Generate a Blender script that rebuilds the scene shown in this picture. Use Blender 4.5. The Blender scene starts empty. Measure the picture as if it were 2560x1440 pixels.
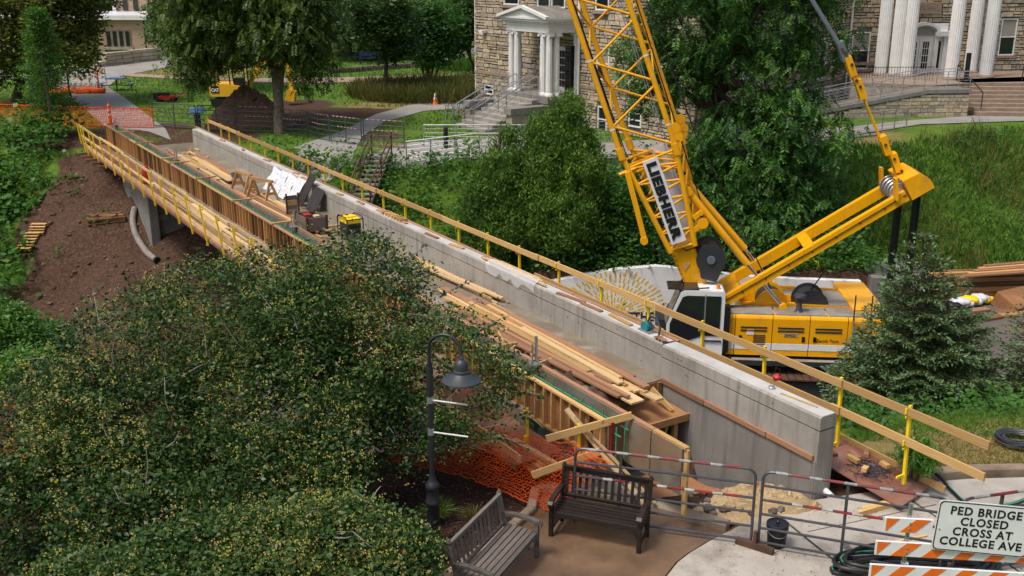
import bpy, math, random
import numpy as np
from math import sin, cos, tan, radians, pi, sqrt, atan2
from mathutils import Vector, Matrix
rng = np.random.default_rng(7)
random.seed(7)
SC = bpy.context.scene
COL = SC.collection

# ------------------------------------------------------------------ camera, sky, sun, exposure
CAM_H, PITCH, FPX = 8.5, radians(17.2), 2577.0       # metres above the plaza, look-down angle, focal length in px of a 2560 wide frame
cd = bpy.data.cameras.new('camera')
cam = bpy.data.objects.new('camera', cd)
COL.objects.link(cam)
cam.location = (0, 0, CAM_H)
cam.rotation_euler = (radians(90) - PITCH, 0, 0)
cd.sensor_width = 36
cd.lens = FPX / 2560 * 36
cd.clip_start, cd.clip_end = 0.5, 6000
SC.camera = cam
SUN_EL, SUN_AZ = radians(62), radians(-125)             # azimuth measured from +Y, clockwise
w = bpy.data.worlds.new('World'); SC.world = w; w.use_nodes = True
nt = w.node_tree
sky = nt.nodes.new('ShaderNodeTexSky'); sky.sky_type = 'NISHITA'; sky.sun_disc = False
sky.sun_elevation = SUN_EL; sky.sun_rotation = SUN_AZ
sky.air_density = 1.0; sky.dust_density = 6.0; sky.ozone_density = 0.6
nt.links.new(sky.outputs[0], nt.nodes['Background'].inputs[0])
nt.nodes['Background'].inputs[1].default_value = 0.095
sd = bpy.data.lights.new('sun', 'SUN'); so = bpy.data.objects.new('sun', sd); COL.objects.link(so)
sd.energy = 1.5; sd.angle = radians(12); sd.color = (1.0, 0.96, 0.9)
sv = Vector((sin(SUN_AZ) * cos(SUN_EL), cos(SUN_AZ) * cos(SUN_EL), sin(SUN_EL)))
so.rotation_euler = sv.to_track_quat('Z', 'Y').to_euler()
so.location = (0, 0, 60)
vs = SC.view_settings
vs.view_transform = 'Standard'; vs.look = 'None'; vs.exposure = 0.66; vs.gamma = 1.0
vs.use_curve_mapping = False

# ------------------------------------------------------------------ points read from the photograph, placed at their own distance
def ray(px, py):
    a = (px - 1280) / FPX; b = (720 - py) / FPX
    return Vector((a, cos(PITCH) + b * sin(PITCH), -sin(PITCH) + b * cos(PITCH)))
def P(px, py, z=0.0):
    r = ray(px, py); t = (z - CAM_H) / r.z
    return Vector((r.x * t, r.y * t, z))
def PD(px, py, d):
    r = ray(px, py); t = d / r.y
    return Vector((r.x * t, d, CAM_H + r.z * t))
def hit(px, py, p, n):
    r = ray(px, py); o = Vector((0, 0, CAM_H)); n = Vector(n)
    return o + r * ((Vector(p) - o).dot(n) / r.dot(n))

# ------------------------------------------------------------------ mesh helpers
def frame(x, up=(0, 0, 1)):
    x = Vector(x).normalized(); z = Vector(up)
    z = z - x * z.dot(x)
    if z.length < 1e-5: z = Vector((1, 0, 0)) - x * x.x
    z.normalize(); y = z.cross(x)
    return x, y, z
class MB:
    def __init__(s): s.v = []; s.f = []
    def add(s, vs, fs):
        n = len(s.v); s.v += [tuple(q) for q in vs]; s.f += [tuple(i + n for i in f) for f in fs]; return s
    def hexa(s, b, t):      # bottom 4 and top 4, both counter-clockwise from above
        return s.add(list(b) + list(t), [(3, 2, 1, 0), (4, 5, 6, 7), (0, 1, 5, 4), (1, 2, 6, 5), (2, 3, 7, 6), (3, 0, 4, 7)])
    def box(s, c, size, x=(1, 0, 0), up=(0, 0, 1)):
        c = Vector(c); X, Y, Z = frame(x, up); a, b, h = [q / 2 for q in size]
        bt = [c + X * i * a + Y * j * b - Z * h for i, j in ((-1, -1), (1, -1), (1, 1), (-1, 1))]
        tp = [c + X * i * a + Y * j * b + Z * h for i, j in ((-1, -1), (1, -1), (1, 1), (-1, 1))]
        return s.hexa(bt, tp)
    def beam(s, p, q, wd, ht, up=(0, 0, 1)):
        p, q = Vector(p), Vector(q)
        return s.box((p + q) / 2, ((q - p).length, wd, ht), q - p, up)
    def tube(s, p, q, r, r2=None, n=8):
        p, q = Vector(p), Vector(q); r2 = r if r2 is None else r2
        X, Y, Z = frame(q - p)
        vs = []
        for c, rr in ((p, r), (q, r2)):
            vs += [c + (Y * cos(2 * pi * k / n) + Z * sin(2 * pi * k / n)) * rr for k in range(n)]
        fs = [(k, (k + 1) % n, n + (k + 1) % n, n + k) for k in range(n)]
        fs += [tuple(range(n))[::-1], tuple(range(n, 2 * n))]
        return s.add(vs, fs)
    def path(s, pts, r, n=6):
        pts = [Vector(q) for q in pts]; m = len(pts)
        rs = r if isinstance(r, (list, tuple)) else [r] * m
        vs = []; up = Vector((0, 0, 1)); Zp = None
        for i, c in enumerate(pts):
            d = pts[min(i + 1, m - 1)] - pts[max(i - 1, 0)]
            X, Y, Z = frame(d, Zp if Zp is not None else up); Zp = Z
            vs += [c + (Y * cos(2 * pi * k / n) + Z * sin(2 * pi * k / n)) * rs[i] for k in range(n)]
        fs = []
        for i in range(m - 1):
            fs += [(i * n + k, i * n + (k + 1) % n, (i + 1) * n + (k + 1) % n, (i + 1) * n + k) for k in range(n)]
        fs += [tuple(range(n))[::-1], tuple(range((m - 1) * n, m * n))]
        return s.add(vs, fs)
    def lathe(s, prof, c, n=16, axis=(0, 0, 1)):
        c = Vector(c); A = Vector(axis).normalized()
        X, Y, Z = frame((1, 0, 0) if abs(A.x) < .9 else (0, 1, 0), A)
        vs = []
        for r, h_ in prof: vs += [c + (X * cos(2 * pi * k / n) + Y * sin(2 * pi * k / n)) * r + A * h_ for k in range(n)]
        m = len(prof); fs = []
        for i in range(m - 1):
            fs += [(i * n + k, i * n + (k + 1) % n, (i + 1) * n + (k + 1) % n, (i + 1) * n + k) for k in range(n)]
        if prof[0][0] > 1e-4: fs.append(tuple(range(n))[::-1])
        if prof[-1][0] > 1e-4: fs.append(tuple(range((m - 1) * n, m * n)))
        return s.add(vs, fs)
    def prism(s, poly, vec):    # polygon of 3-D points pushed along vec
        poly = [Vector(q) for q in poly]; vec = Vector(vec); n = len(poly)
        fs = [tuple(range(n)), tuple(range(n, 2 * n))[::-1]] + [(k, n + k, n + (k + 1) % n, (k + 1) % n) for k in range(n)]
        return s.add(poly + [q + vec for q in poly], fs)
    def poly(s, pts): return s.add(pts, [tuple(range(len(pts)))])
    def build(s, name, m, parent=None, smooth=False):
        me = bpy.data.meshes.new(name)
        me.from_pydata(s.v, [], s.f)
        if smooth:
            me.polygons.foreach_set('use_smooth', [True] * len(me.polygons))
            try: me.set_sharp_from_angle(angle=radians(40))
            except Exception: pass
        me.materials.append(m)
        # outward normals
        import bmesh
        bm = bmesh.new(); bm.from_mesh(me); bmesh.ops.recalc_face_normals(bm, faces=bm.faces); bm.to_mesh(me); bm.free()
        return link(bpy.data.objects.new(name, me), parent)
def wmat(o):
    return (wmat(o.parent) @ o.matrix_parent_inverse @ o.matrix_basis) if o.parent else o.matrix_basis.copy()
def link(o, parent=None):
    COL.objects.link(o)
    if parent is not None:
        o.parent = parent
        o.matrix_parent_inverse = wmat(parent).inverted()
    return o
def tag(o, label=None, cat=None, group=None, kind=None):
    if label: o['label'] = label
    if cat: o['category'] = cat
    if group: o['group'] = group
    if kind: o['kind'] = kind
    return o
def thing(name, label, cat, loc=(0, 0, 0), group=None):
    o = bpy.data.objects.new(name, None); COL.objects.link(o); o.location = loc
    o.empty_display_size = .2
    return tag(o, label, cat, group)
def copy_tree(o, parent=None):
    c = o.copy(); COL.objects.link(c)
    if parent is not None: c.parent = parent
    for ch in list(o.children): copy_tree(ch, c)
    return c
_boxes = {}
def unit_box(m):
    if m.name not in _boxes:
        b = MB().box((0, 0, 0), (1, 1, 1))
        me = bpy.data.meshes.new('box_' + m.name); me.from_pydata(b.v, [], b.f); me.materials.append(m); _boxes[m.name] = me
    return _boxes[m.name]
def ibeam(name, m, p, q, wd, ht, parent=None, up=(0, 0, 1), mesh=None):      # a board or bar that shares one box mesh
    p, q = Vector(p), Vector(q); X, Y, Z = frame(q - p, up); L = (q - p).length
    M = Matrix((X * L, Y * wd, Z * ht)).transposed().to_4x4(); M.translation = (p + q) / 2
    o = bpy.data.objects.new(name, mesh or unit_box(m)); link(o, parent); o.matrix_basis = M
    return o
def fast_mesh(name, verts, k, m, parent=None, cv=None, smooth=False):
    """verts (N,k,3): N separate k-gons; cv: one value per face"""
    N = len(verts); me = bpy.data.meshes.new(name)
    me.vertices.add(N * k); me.vertices.foreach_set('co', np.ascontiguousarray(verts, dtype=np.float32).ravel())
    me.loops.add(N * k); me.loops.foreach_set('vertex_index', np.arange(N * k, dtype=np.int32))
    me.polygons.add(N); me.polygons.foreach_set('loop_start', np.arange(0, N * k, k, dtype=np.int32))
    if cv is not None:
        at = me.attributes.new('cv', 'FLOAT', 'FACE'); at.data.foreach_set('value', np.asarray(cv, dtype=np.float32))
    me.update(calc_edges=True); me.materials.append(m)
    return link(bpy.data.objects.new(name, me), parent)
def grid_mesh(name, xs, ys, Z, m, masks=None, parent=None, keep=None):
    nx, ny = len(xs), len(ys)
    X, Y = np.meshgrid(xs, ys)
    co = np.stack([X, Y, Z], -1).reshape(-1, 3)
    i = np.arange(nx * ny).reshape(ny, nx)
    f = np.stack([i[:-1, :-1], i[:-1, 1:], i[1:, 1:], i[1:, :-1]], -1).reshape(-1, 4)
    if keep is not None: f = f[keep.reshape(-1)]
    me = bpy.data.meshes.new(name)
    me.vertices.add(len(co)); me.vertices.foreach_set('co', co.astype(np.float32).ravel())
    me.loops.add(f.size); me.loops.foreach_set('vertex_index', f.astype(np.int32).ravel())
    me.polygons.add(len(f)); me.polygons.foreach_set('loop_start', np.arange(0, f.size, 4, dtype=np.int32))
    me.polygons.foreach_set('use_smooth', np.ones(len(f), dtype=bool))
    if masks is not None:
        at = me.attributes.new('mask', 'FLOAT_COLOR', 'POINT')
        c = np.ones((nx * ny, 4), dtype=np.float32); c[:, :3] = masks.reshape(-1, 3); at.data.foreach_set('color', c.ravel())
    me.update(calc_edges=True); me.materials.append(m)
    return link(bpy.data.objects.new(name, me), parent)
def text_part(name, s, m, origin, xdir, updir, size, parent=None, align='LEFT', bold=0.0, depth=0.004, sx=1.0, spacing=1.0):
    cu = bpy.data.curves.new(name, 'FONT'); cu.body = s; cu.size = size; cu.align_x = align; cu.extrude = depth
    cu.offset = bold; cu.space_character = spacing; cu.resolution_u = 3
    t = bpy.data.objects.new(name, cu); COL.objects.link(t)
    me = bpy.data.meshes.new_from_object(t.evaluated_get(bpy.context.evaluated_depsgraph_get()))
    bpy.data.objects.remove(t); me.materials.clear(); me.materials.append(m)
    X = Vector(xdir).normalized(); U = Vector(updir); U = (U - X * U.dot(X)).normalized(); N = X.cross(U)
    M = Matrix((X * sx, U, N)).transposed().to_4x4(); M.translation = Vector(origin)
    me.transform(M)
    return link(bpy.data.objects.new(name, me), parent)

# ------------------------------------------------------------------ materials
def _base(name):
    m = bpy.data.materials.new(name); m.use_nodes = True
    nt = m.node_tree; return m, nt, nt.nodes['Principled BSDF']
def N(nt, t, **k):
    n = nt.nodes.new(t)
    for a, b in k.items(): setattr(n, a, b)
    return n
def ramp(nt, stops):
    r = nt.nodes.new('ShaderNodeValToRGB'); e = r.color_ramp.elements
    while len(e) < len(stops): e.new(.5)
    for q, (p, c) in zip(e, stops): q.position = p; q.color = (*c, 1)
    return r
def pmat(name, c1, c2=None, rough=.6, metal=0.0, scale=3.0, bump=0.0, bscale=20.0, ov=0.0, spec=.4, detail=6, contrast=(.35, .65), dirt=None, dscale=.7, dth=(.5, .7), coat=0.0, streak=None, sth=(.52, .8)):
    """two-tone noise in world space, optional per-object brightness, bump and grime patches"""
    m, nt, b = _base(name); L = nt.links.new
    g = N(nt, 'ShaderNodeNewGeometry')
    c2 = c2 or tuple(q * .8 for q in c1)
    nz = N(nt, 'ShaderNodeTexNoise'); nz.inputs['Scale'].default_value = scale; nz.inputs['Detail'].default_value = detail
    L(g.outputs['Position'], nz.inputs['Vector'])
    r = ramp(nt, [(contrast[0], c1), (contrast[1], c2)]); L(nz.outputs[0], r.inputs[0]); out = r.outputs[0]
    if dirt:
        n2 = N(nt, 'ShaderNodeTexNoise'); n2.inputs['Scale'].default_value = dscale; n2.inputs['Detail'].default_value = 8
        n2.inputs['Roughness'].default_value = .65
        L(g.outputs['Position'], n2.inputs['Vector'])
        mr = N(nt, 'ShaderNodeMapRange'); mr.inputs[1].default_value, mr.inputs[2].default_value = dth; L(n2.outputs[0], mr.inputs[0])
        mx = N(nt, 'ShaderNodeMix', data_type='RGBA'); mx.inputs[7].default_value = (*dirt, 1)
        L(mr.outputs[0], mx.inputs[0]); L(out, mx.inputs[6]); out = mx.outputs[2]
    if streak:          # rain runs and form marks: noise drawn out along z
        mp = N(nt, 'ShaderNodeMapping'); mp.inputs['Scale'].default_value = (5, 5, .35); L(g.outputs['Position'], mp.inputs[0])
        n4 = N(nt, 'ShaderNodeTexNoise'); n4.inputs['Scale'].default_value = 1.6; n4.inputs['Detail'].default_value = 5; L(mp.outputs[0], n4.inputs['Vector'])
        mr = N(nt, 'ShaderNodeMapRange'); mr.inputs[1].default_value, mr.inputs[2].default_value = sth; L(n4.outputs[0], mr.inputs[0])
        mx = N(nt, 'ShaderNodeMix', data_type='RGBA'); mx.inputs[7].default_value = (*streak, 1); L(mr.outputs[0], mx.inputs[0]); L(out, mx.inputs[6]); out = mx.outputs[2]
    if ov:
        oi = N(nt, 'ShaderNodeObjectInfo'); hs = N(nt, 'ShaderNodeHueSaturation'); mr = N(nt, 'ShaderNodeMapRange')
        mr.inputs[3].default_value, mr.inputs[4].default_value = 1 - ov, 1 + ov
        L(oi.outputs['Random'], mr.inputs[0]); L(mr.outputs[0], hs.inputs['Value']); L(out, hs.inputs['Color']); out = hs.outputs[0]
    L(out, b.inputs['Base Color'])
    b.inputs['Roughness'].default_value = rough; b.inputs['Metallic'].default_value = metal; b.inputs['Specular IOR Level'].default_value = spec
    b.inputs['Coat Weight'].default_value = coat
    if bump:
        n3 = N(nt, 'ShaderNodeTexNoise'); n3.inputs['Scale'].default_value = bscale; n3.inputs['Detail'].default_value = 6
        L(g.outputs['Position'], n3.inputs['Vector'])
        bp = N(nt, 'ShaderNodeBump'); bp.inputs['Strength'].default_value = bump; bp.inputs['Distance'].default_value = .03
        L(n3.outputs[0], bp.inputs['Height']); L(bp.outputs[0], b.inputs['Normal'])
    return m
def wood(name, c1, c2, rough=.65, ov=.18, knots=True):
    m, nt, b = _base(name); L = nt.links.new
    tc = N(nt, 'ShaderNodeTexCoord'); oi = N(nt, 'ShaderNodeObjectInfo')
    mp = N(nt, 'ShaderNodeMapping'); mp.inputs['Scale'].default_value = (5, 4, 7); L(tc.outputs['Object'], mp.inputs[0])
    nz = N(nt, 'ShaderNodeTexNoise', noise_dimensions='4D'); nz.inputs['Scale'].default_value = 2.2; nz.inputs['Detail'].default_value = 7
    mu = N(nt, 'ShaderNodeMath', operation='MULTIPLY'); mu.inputs[1].default_value = 60; L(oi.outputs['Random'], mu.inputs[0]); L(mu.outputs[0], nz.inputs['W'])
    L(mp.outputs[0], nz.inputs['Vector'])
    r = ramp(nt, [(.3, c1), (.72, c2)]); L(nz.outputs[0], r.inputs[0])
    hs = N(nt, 'ShaderNodeHueSaturation'); mr = N(nt, 'ShaderNodeMapRange'); mr.inputs[3].default_value, mr.inputs[4].default_value = 1 - ov, 1 + ov
    L(oi.outputs['Random'], mr.inputs[0]); L(mr.outputs[0], hs.inputs['Value']); L(r.outputs[0], hs.inputs['Color'])
    L(hs.outputs[0], b.inputs['Base Color']); b.inputs['Roughness'].default_value = rough; b.inputs['Specular IOR Level'].default_value = .3
    return m
def leaf_mat(name, stops, rough=.45, trans=.38, spec=.35):
    m, nt, b = _base(name); L = nt.links.new
    a = N(nt, 'ShaderNodeAttribute', attribute_name='cv')
    r = ramp(nt, stops); L(a.outputs['Fac'], r.inputs[0]); L(r.outputs[0], b.inputs['Base Color'])
    b.inputs['Roughness'].default_value = rough; b.inputs['Specular IOR Level'].default_value = spec
    tr = N(nt, 'ShaderNodeBsdfTranslucent'); L(r.outputs[0], tr.inputs[0])
    mx = N(nt, 'ShaderNodeMixShader'); mx.inputs[0].default_value = trans
    L(b.outputs[0], mx.inputs[1]); L(tr.outputs[0], mx.inputs[2]); L(mx.outputs[0], nt.nodes['Material Output'].inputs[0])
    return m

M = {}
M['lumber'] = wood('lumber', (.43, .25, .085), (.58, .385, .165), ov=.28)
M['lumber_pale'] = wood('lumber_pale', (.50, .34, .17), (.62, .46, .26), ov=.22)
M['lumber_brown'] = wood('lumber_brown', (.16, .075, .04), (.30, .17, .10), ov=.35)
M['lumber_red'] = wood('lumber_red', (.25, .125, .07), (.38, .215, .125), ov=.3)
M['stud'] = wood('stud', (.36, .185, .065), (.56, .33, .14), ov=.3)
M['stud_dark'] = wood('stud_dark', (.10, .055, .025), (.25, .14, .06), ov=.3)
M['plywood'] = pmat('plywood', (.34, .17, .07), (.24, .11, .05), .6, scale=1.5, dirt=(.13, .07, .04), dth=(.5, .75))
M['form_ply'] = pmat('form_ply', (.20, .075, .045), (.26, .12, .08), .35, scale=.9, dirt=(.33, .27, .22), dscale=1.1, dth=(.52, .8), spec=.5)
M['grey_ply'] = pmat('grey_ply', (.19, .18, .15), (.13, .11, .085), .7, scale=2.5, dirt=(.23, .13, .06), dth=(.5, .7))
M['old_grey_wood'] = wood('old_grey_wood', (.085, .07, .06), (.19, .165, .148), ov=.3)
M['black_wood'] = wood('black_wood', (.012, .009, .008), (.035, .026, .022), rough=.42, ov=.2)
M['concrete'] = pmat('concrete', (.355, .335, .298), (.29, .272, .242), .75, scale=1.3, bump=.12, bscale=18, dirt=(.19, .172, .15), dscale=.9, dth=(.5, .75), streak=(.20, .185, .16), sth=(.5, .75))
M['concrete_top'] = pmat('concrete_top', (.50, .49, .465), (.40, .39, .365), .7, scale=1.7, bump=.1, dirt=(.38, .35, .31), dscale=1.4, dth=(.55, .75))
M['concrete_wet'] = pmat('concrete_wet', (.24, .20, .145), (.155, .125, .09), .3, scale=1.2, bump=.15, dirt=(.30, .275, .23), dscale=.8, dth=(.5, .62))
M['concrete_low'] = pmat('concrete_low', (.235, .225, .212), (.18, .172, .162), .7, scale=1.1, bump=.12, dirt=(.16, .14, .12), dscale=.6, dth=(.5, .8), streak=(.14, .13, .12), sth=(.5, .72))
M['paving'] = pmat('paving', (.44, .405, .355), (.355, .325, .285), .45, scale=1.6, bump=.15, bscale=40, dirt=(.185, .15, .115), dscale=.9, dth=(.5, .7))
M['paving_brown'] = pmat('paving_brown', (.20, .125, .074), (.13, .082, .05), .25, scale=1.5, bump=.22, bscale=90, dirt=(.085, .055, .038), dscale=.6, dth=(.52, .72), spec=.5)
M['path'] = pmat('path', (.30, .285, .265), (.24, .228, .21), .6, scale=.8, bump=.1, dirt=(.24, .21, .175), dscale=.5, dth=(.5, .75))
M['path_brick'] = pmat('path_brick', (.33, .235, .175), (.27, .19, .145), .7, scale=4)
M['kerb'] = pmat('kerb', (.30, .235, .17), (.22, .165, .115), .75, scale=2.2, bump=.2, dirt=(.12, .095, .07), dscale=1.2)
M['asphalt'] = pmat('asphalt', (.14, .118, .10), (.10, .086, .076), .55, scale=.7, bump=.15, bscale=60, dirt=(.20, .15, .10), dscale=.35, dth=(.5, .75))
M['white_paint'] = pmat('white_paint', (.74, .74, .73), (.67, .67, .66), .45, scale=2)
M['white_wall'] = pmat('white_wall', (.86, .87, .87), (.81, .82, .82), .6, scale=1.2, dirt=(.30, .25, .20), dscale=1.1, dth=(.63, .74))
M['crane_yellow'] = pmat('crane_yellow', (.86, .41, .005), (.78, .36, .004), .36, scale=1.0, coat=.15, dirt=(.50, .26, .04), dscale=1.6, dth=(.55, .8), streak=(.42, .22, .03), sth=(.62, .85))
M['post_yellow'] = pmat('post_yellow', (.88, .62, .01), (.80, .55, .01), .5, scale=4)
M['white_post'] = pmat('white_post', (.75, .69, .45), (.60, .48, .2), .5, scale=6)
M['cat_yellow'] = pmat('cat_yellow', (.75, .42, .02), (.68, .37, .02), .45, scale=2)
M['steel_dark'] = pmat('steel_dark', (.075, .08, .095), (.055, .058, .07), .42, metal=.3, scale=3, dirt=(.11, .07, .045), dscale=2.0, dth=(.6, .8))
M['bar_grey'] = pmat('bar_grey', (.085, .088, .10), (.06, .062, .072), .4, metal=.35, scale=5, dirt=(.13, .08, .05), dscale=2.5, dth=(.6, .72))
M['rust'] = pmat('rust', (.10, .05, .03), (.06, .032, .022), .8, scale=4)
M['charcoal'] = pmat('charcoal', (.035, .037, .042), (.028, .03, .034), .5, scale=3)
M['black'] = pmat('black', (.012, .012, .013), (.009, .009, .01), .45, scale=3)
M['lamp_black'] = pmat('lamp_black', (.022, .025, .032), (.018, .02, .026), .42, scale=4, spec=.5)
M['rubber'] = pmat('rubber', (.018, .019, .02), (.013, .014, .014), .35, scale=8)
M['galv'] = pmat('galv', (.48, .49, .51), (.40, .41, .43), .35, metal=.7, scale=6)
M['chrome'] = pmat('chrome', (.75, .76, .78), (.7, .7, .72), .12, metal=1.0)
M['grating'] = pmat('grating', (.30, .285, .26), (.22, .205, .185), .6, scale=14, dirt=(.16, .13, .1), dscale=1.0)
M['shade_grey'] = pmat('shade_grey', (.042, .048, .058), (.034, .038, .047), .45, scale=6)
M['panel_dark'] = pmat('panel_dark', (.035, .028, .024), (.024, .02, .018), .5, scale=4)
M['grey_paint'] = pmat('grey_paint', (.15, .17, .20), (.12, .14, .165), .45, scale=3)
M['red_tape'] = pmat('red_tape', (.27, .02, .024), (.17, .015, .018), .5, scale=9)
M['white_tape'] = pmat('white_tape', (.42, .42, .41), (.25, .25, .24), .5, scale=9)
M['sign_white'] = pmat('sign_white', (.74, .75, .76), (.68, .69, .70), .4, scale=3)
M['sign_black'] = pmat('sign_black', (.012, .012, .014), None, .5)
M['orange'] = pmat('orange', (.80, .17, .02), (.70, .14, .02), .5, scale=5)
M['orange_net'] = pmat('orange_net', (.85, .13, .012), (.75, .11, .012), .55, scale=3)
M['rebar_green'] = pmat('rebar_green', (.03, .33, .17), (.025, .25, .13), .5, scale=6)
M['navy'] = pmat('navy', (.012, .025, .085), (.01, .02, .065), .5, scale=2)
M['sign_blue'] = pmat('sign_blue', (.10, .22, .42), (.08, .18, .36), .4)
M['mural_yellow'] = pmat('mural_yellow', (.85, .55, .015), (.78, .50, .015), .65, scale=6)
M['red'] = pmat('red', (.45, .03, .02), (.36, .025, .02), .45)
M['teal'] = pmat('teal', (.02, .22, .27), (.02, .17, .22), .4)
M['tarp_white'] = pmat('tarp_white', (.66, .68, .72), (.55, .57, .61), .4, scale=6)
M['tarp_brown'] = pmat('tarp_brown', (.11, .062, .038), (.075, .042, .028), .6, scale=5)
M['beacon'] = pmat('beacon', (.8, .2, .02), None, .3)
M['bark'] = pmat('bark', (.10, .075, .055), (.055, .04, .03), .85, scale=9, bump=.6, bscale=14)
M['bark_grey'] = pmat('bark_grey', (.20, .165, .125), (.12, .098, .072), .85, scale=7, bump=.6, bscale=14)
M['twig_pale'] = pmat('twig_pale', (.26, .23, .21), (.18, .155, .14), .7, scale=9)
M['heap_soil'] = pmat('heap_soil', (.24, .15, .10), (.15, .09, .058), .9, scale=6, bump=.9, bscale=9)
M['gravel'] = pmat('gravel', (.48, .35, .19), (.38, .27, .145), .85, scale=30, bump=.8, bscale=50)
M['clod'] = pmat('clod', (.11, .062, .04), (.07, .038, .025), .9, scale=8, bump=.5, ov=.4)
M['rock'] = pmat('rock', (.15, .12, .10), (.09, .072, .06), .85, scale=8, bump=.5, ov=.35)
M['brick'] = None
def glass_mat(name, col, rough=.06):
    m, nt, b = _base(name); b.inputs['Base Color'].default_value = (*col, 1); b.inputs['Roughness'].default_value = rough
    b.inputs['Specular IOR Level'].default_value = .6; return m
M['glass'] = glass_mat('glass', (.012, .016, .02)); M['blind'] = pmat('blind', (.30, .28, .25), (.26, .24, .21), .7)
# ------------------------------------------------------------------ terrain
def sm(t): t = np.clip(t, 0, 1); return t * t * (3 - 2 * t)
_g = np.random.default_rng(3); _GA = _g.random((64, 64))
def vnoise(x, y, f):
    x = np.asarray(x, float) * f; y = np.asarray(y, float) * f
    i, j = np.floor(x).astype(int), np.floor(y).astype(int); u, v = sm(x - i), sm(y - j)
    a = _GA[i % 64, j % 64]; b = _GA[(i + 1) % 64, j % 64]; c = _GA[i % 64, (j + 1) % 64]; d = _GA[(i + 1) % 64, (j + 1) % 64]
    return (a * (1 - u) + b * u) * (1 - v) + (c * (1 - u) + d * u) * v - .5
ROAD = -4.5
# bridge frame: J on the top inner edge of the far (right) parapet at its joint, U along the bridge away from us, V towards the left edge
J = P(1658, 860, 1.47); _E = P(480, 322, 1.47)
U = Vector((_E.x - J.x, _E.y - J.y, 0)).normalized(); V = Vector((-U.y, U.x, 0))
def B(s, v, z): return Vector((J.x, J.y, 0)) + U * s + V * v + Vector((0, 0, z))
def bs(x, y):
    dx, dy = np.asarray(x) - J.x, np.asarray(y) - J.y
    return dx * U.x + dy * U.y, dx * V.x + dy * V.y
DECK, TOP = 0.75, 1.47
KERB_R = [P(2195, 1215), P(2245, 1204), P(2300, 1194), P(2420, 1183), P(2560, 1180), Vector((12, 17.2, 0)), Vector((22, 18.0, 0))]
_kx = [q.x for q in KERB_R]; _ky = [q.y for q in KERB_R]
def hgt(x, y):
    x = np.asarray(x, float); y = np.asarray(y, float)
    y1 = np.interp(x, [-40, -8, 0, 3, 6, 8, 12, 20, 40], [16.5, 17.2, 17.0, 16.9, 17.3, 18.6, 19.2, 20.5, 22])
    y2 = np.interp(x, [-40, 0, 3, 7, 20], [24, 24.5, 25, 27, 30])
    y3 = np.interp(x, [-40, -14, -5, .5, 13.4, 15.5, 30, 60], [38.3, 37.2, 36.75, 36.75, 36.75, 40.0, 42, 46])
    y4 = np.interp(x, [-60, -30, -22, -14, -5, 0, 7, 12, 17, 25, 45], [56, 51, 49, 47.2, 44.2, 43.6, 43.2, 45, 48, 52.5, 56])
    wall = sm((x - .2) / .8) * sm((14.0 - x) / .5)
    zt = ROAD - .06 + wall * 2.25
    far = .72 + np.clip(y - 45, 0, 200) * .0185 + np.clip(y - 245, 0, 1e9) * .002
    z = np.where(y < y1, -.1, 0.)
    t = (y - y1) / (y2 - y1); z = np.where((y >= y1) & (y < y2), -.1 + (ROAD + .04) * sm(t) * .5 + (ROAD + .04) * np.clip(t, 0, 1) * .5, z)
    z = np.where((y >= y2) & (y < y3), ROAD - .06, z)
    t = (y - y3) / (y4 - y3); tt = .55 * sm(t) + .45 * np.clip(t, 0, 1)
    z = np.where((y >= y3) & (y < y4), zt + (far - zt) * tt, z)
    z = np.where(y >= y4, far, z)
    bank = np.clip(np.minimum((y - y1) / 1.2, 1), 0, 1) * np.clip((y4 + 1 - y) / 1.5, 0, 1) * ((y < y2) | (y > y3 + .4))
    z = z + bank * (vnoise(x, y, .45) * .5 + vnoise(x, y, 1.3) * .30 + vnoise(x + 9, y, 3.1) * .15)
    # lawn behind the near right kerb, pit beside the abutment, hole dug at the far bridge end
    ky = np.interp(x, _kx, _ky)
    z = np.where((x > 5.9) & (y > ky + .12) & (y < y1), .09 + vnoise(x, y, .9) * .06, z)
    s, v = bs(x, y)
    pit = sm((s + 3.9) / .5) * sm((2.9 - v) / .4) * (y < y1 + 1) * (v > -.4)
    z = np.where(y < y1 + 1, z - .75 * pit, z)
    hole = sm((s - 31.2) / 1.2) * sm((38.5 - s) / 1.5) * sm((v + .6) / .5) * sm((4.3 - v) / .8)
    z = z - .42 * hole * (y > 44)
    return z
def Hs(x, y): return float(hgt(np.array([x]), np.array([y]))[0])
def G(px, py, d0=30., d1=140.):
    """where the sight line first meets the ground"""
    r = ray(px, py)
    for d in np.arange(d0, d1, .1):
        t = d / r.y
        if CAM_H + r.z * t < Hs(r.x * t, d): return Vector((r.x * t, d, Hs(r.x * t, d)))
    return PD(px, py, d1)
xs = np.concatenate([np.array([-3000, -1200, -500, -220, -120, -90]), np.arange(-70, -27, 1.5), np.arange(-27, 29, .28), np.arange(29, 72, 1.5), np.array([90, 120, 220, 500, 1200, 3000])])
ys = np.concatenate([np.array([-800, -200, -60, -20, 0, 5]), np.arange(8, 62, .28), np.arange(62, 130, 1.0), np.array([140, 170, 220, 300, 500, 900, 1800, 4000])])
XX, YY = np.meshgrid(xs, ys); ZZ = hgt(XX, YY)
def ell(cx, cy, rx, ry, soft=.5):
    return np.clip((1 - np.sqrt(((XX - cx) / rx) ** 2 + ((YY - cy) / ry) ** 2)) / soft, 0, 1)
S_, V_ = bs(XX, YY)
dirt = np.zeros_like(XX)
dirt = np.maximum(dirt, sm((XX + 21.2 + vnoise(XX, YY, .35) * 2.2) / 1.2) * sm((V_ + 2.2) / 1.4) * (YY > 17) * (YY < 47.5))       # cut bank under the bridge
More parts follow.
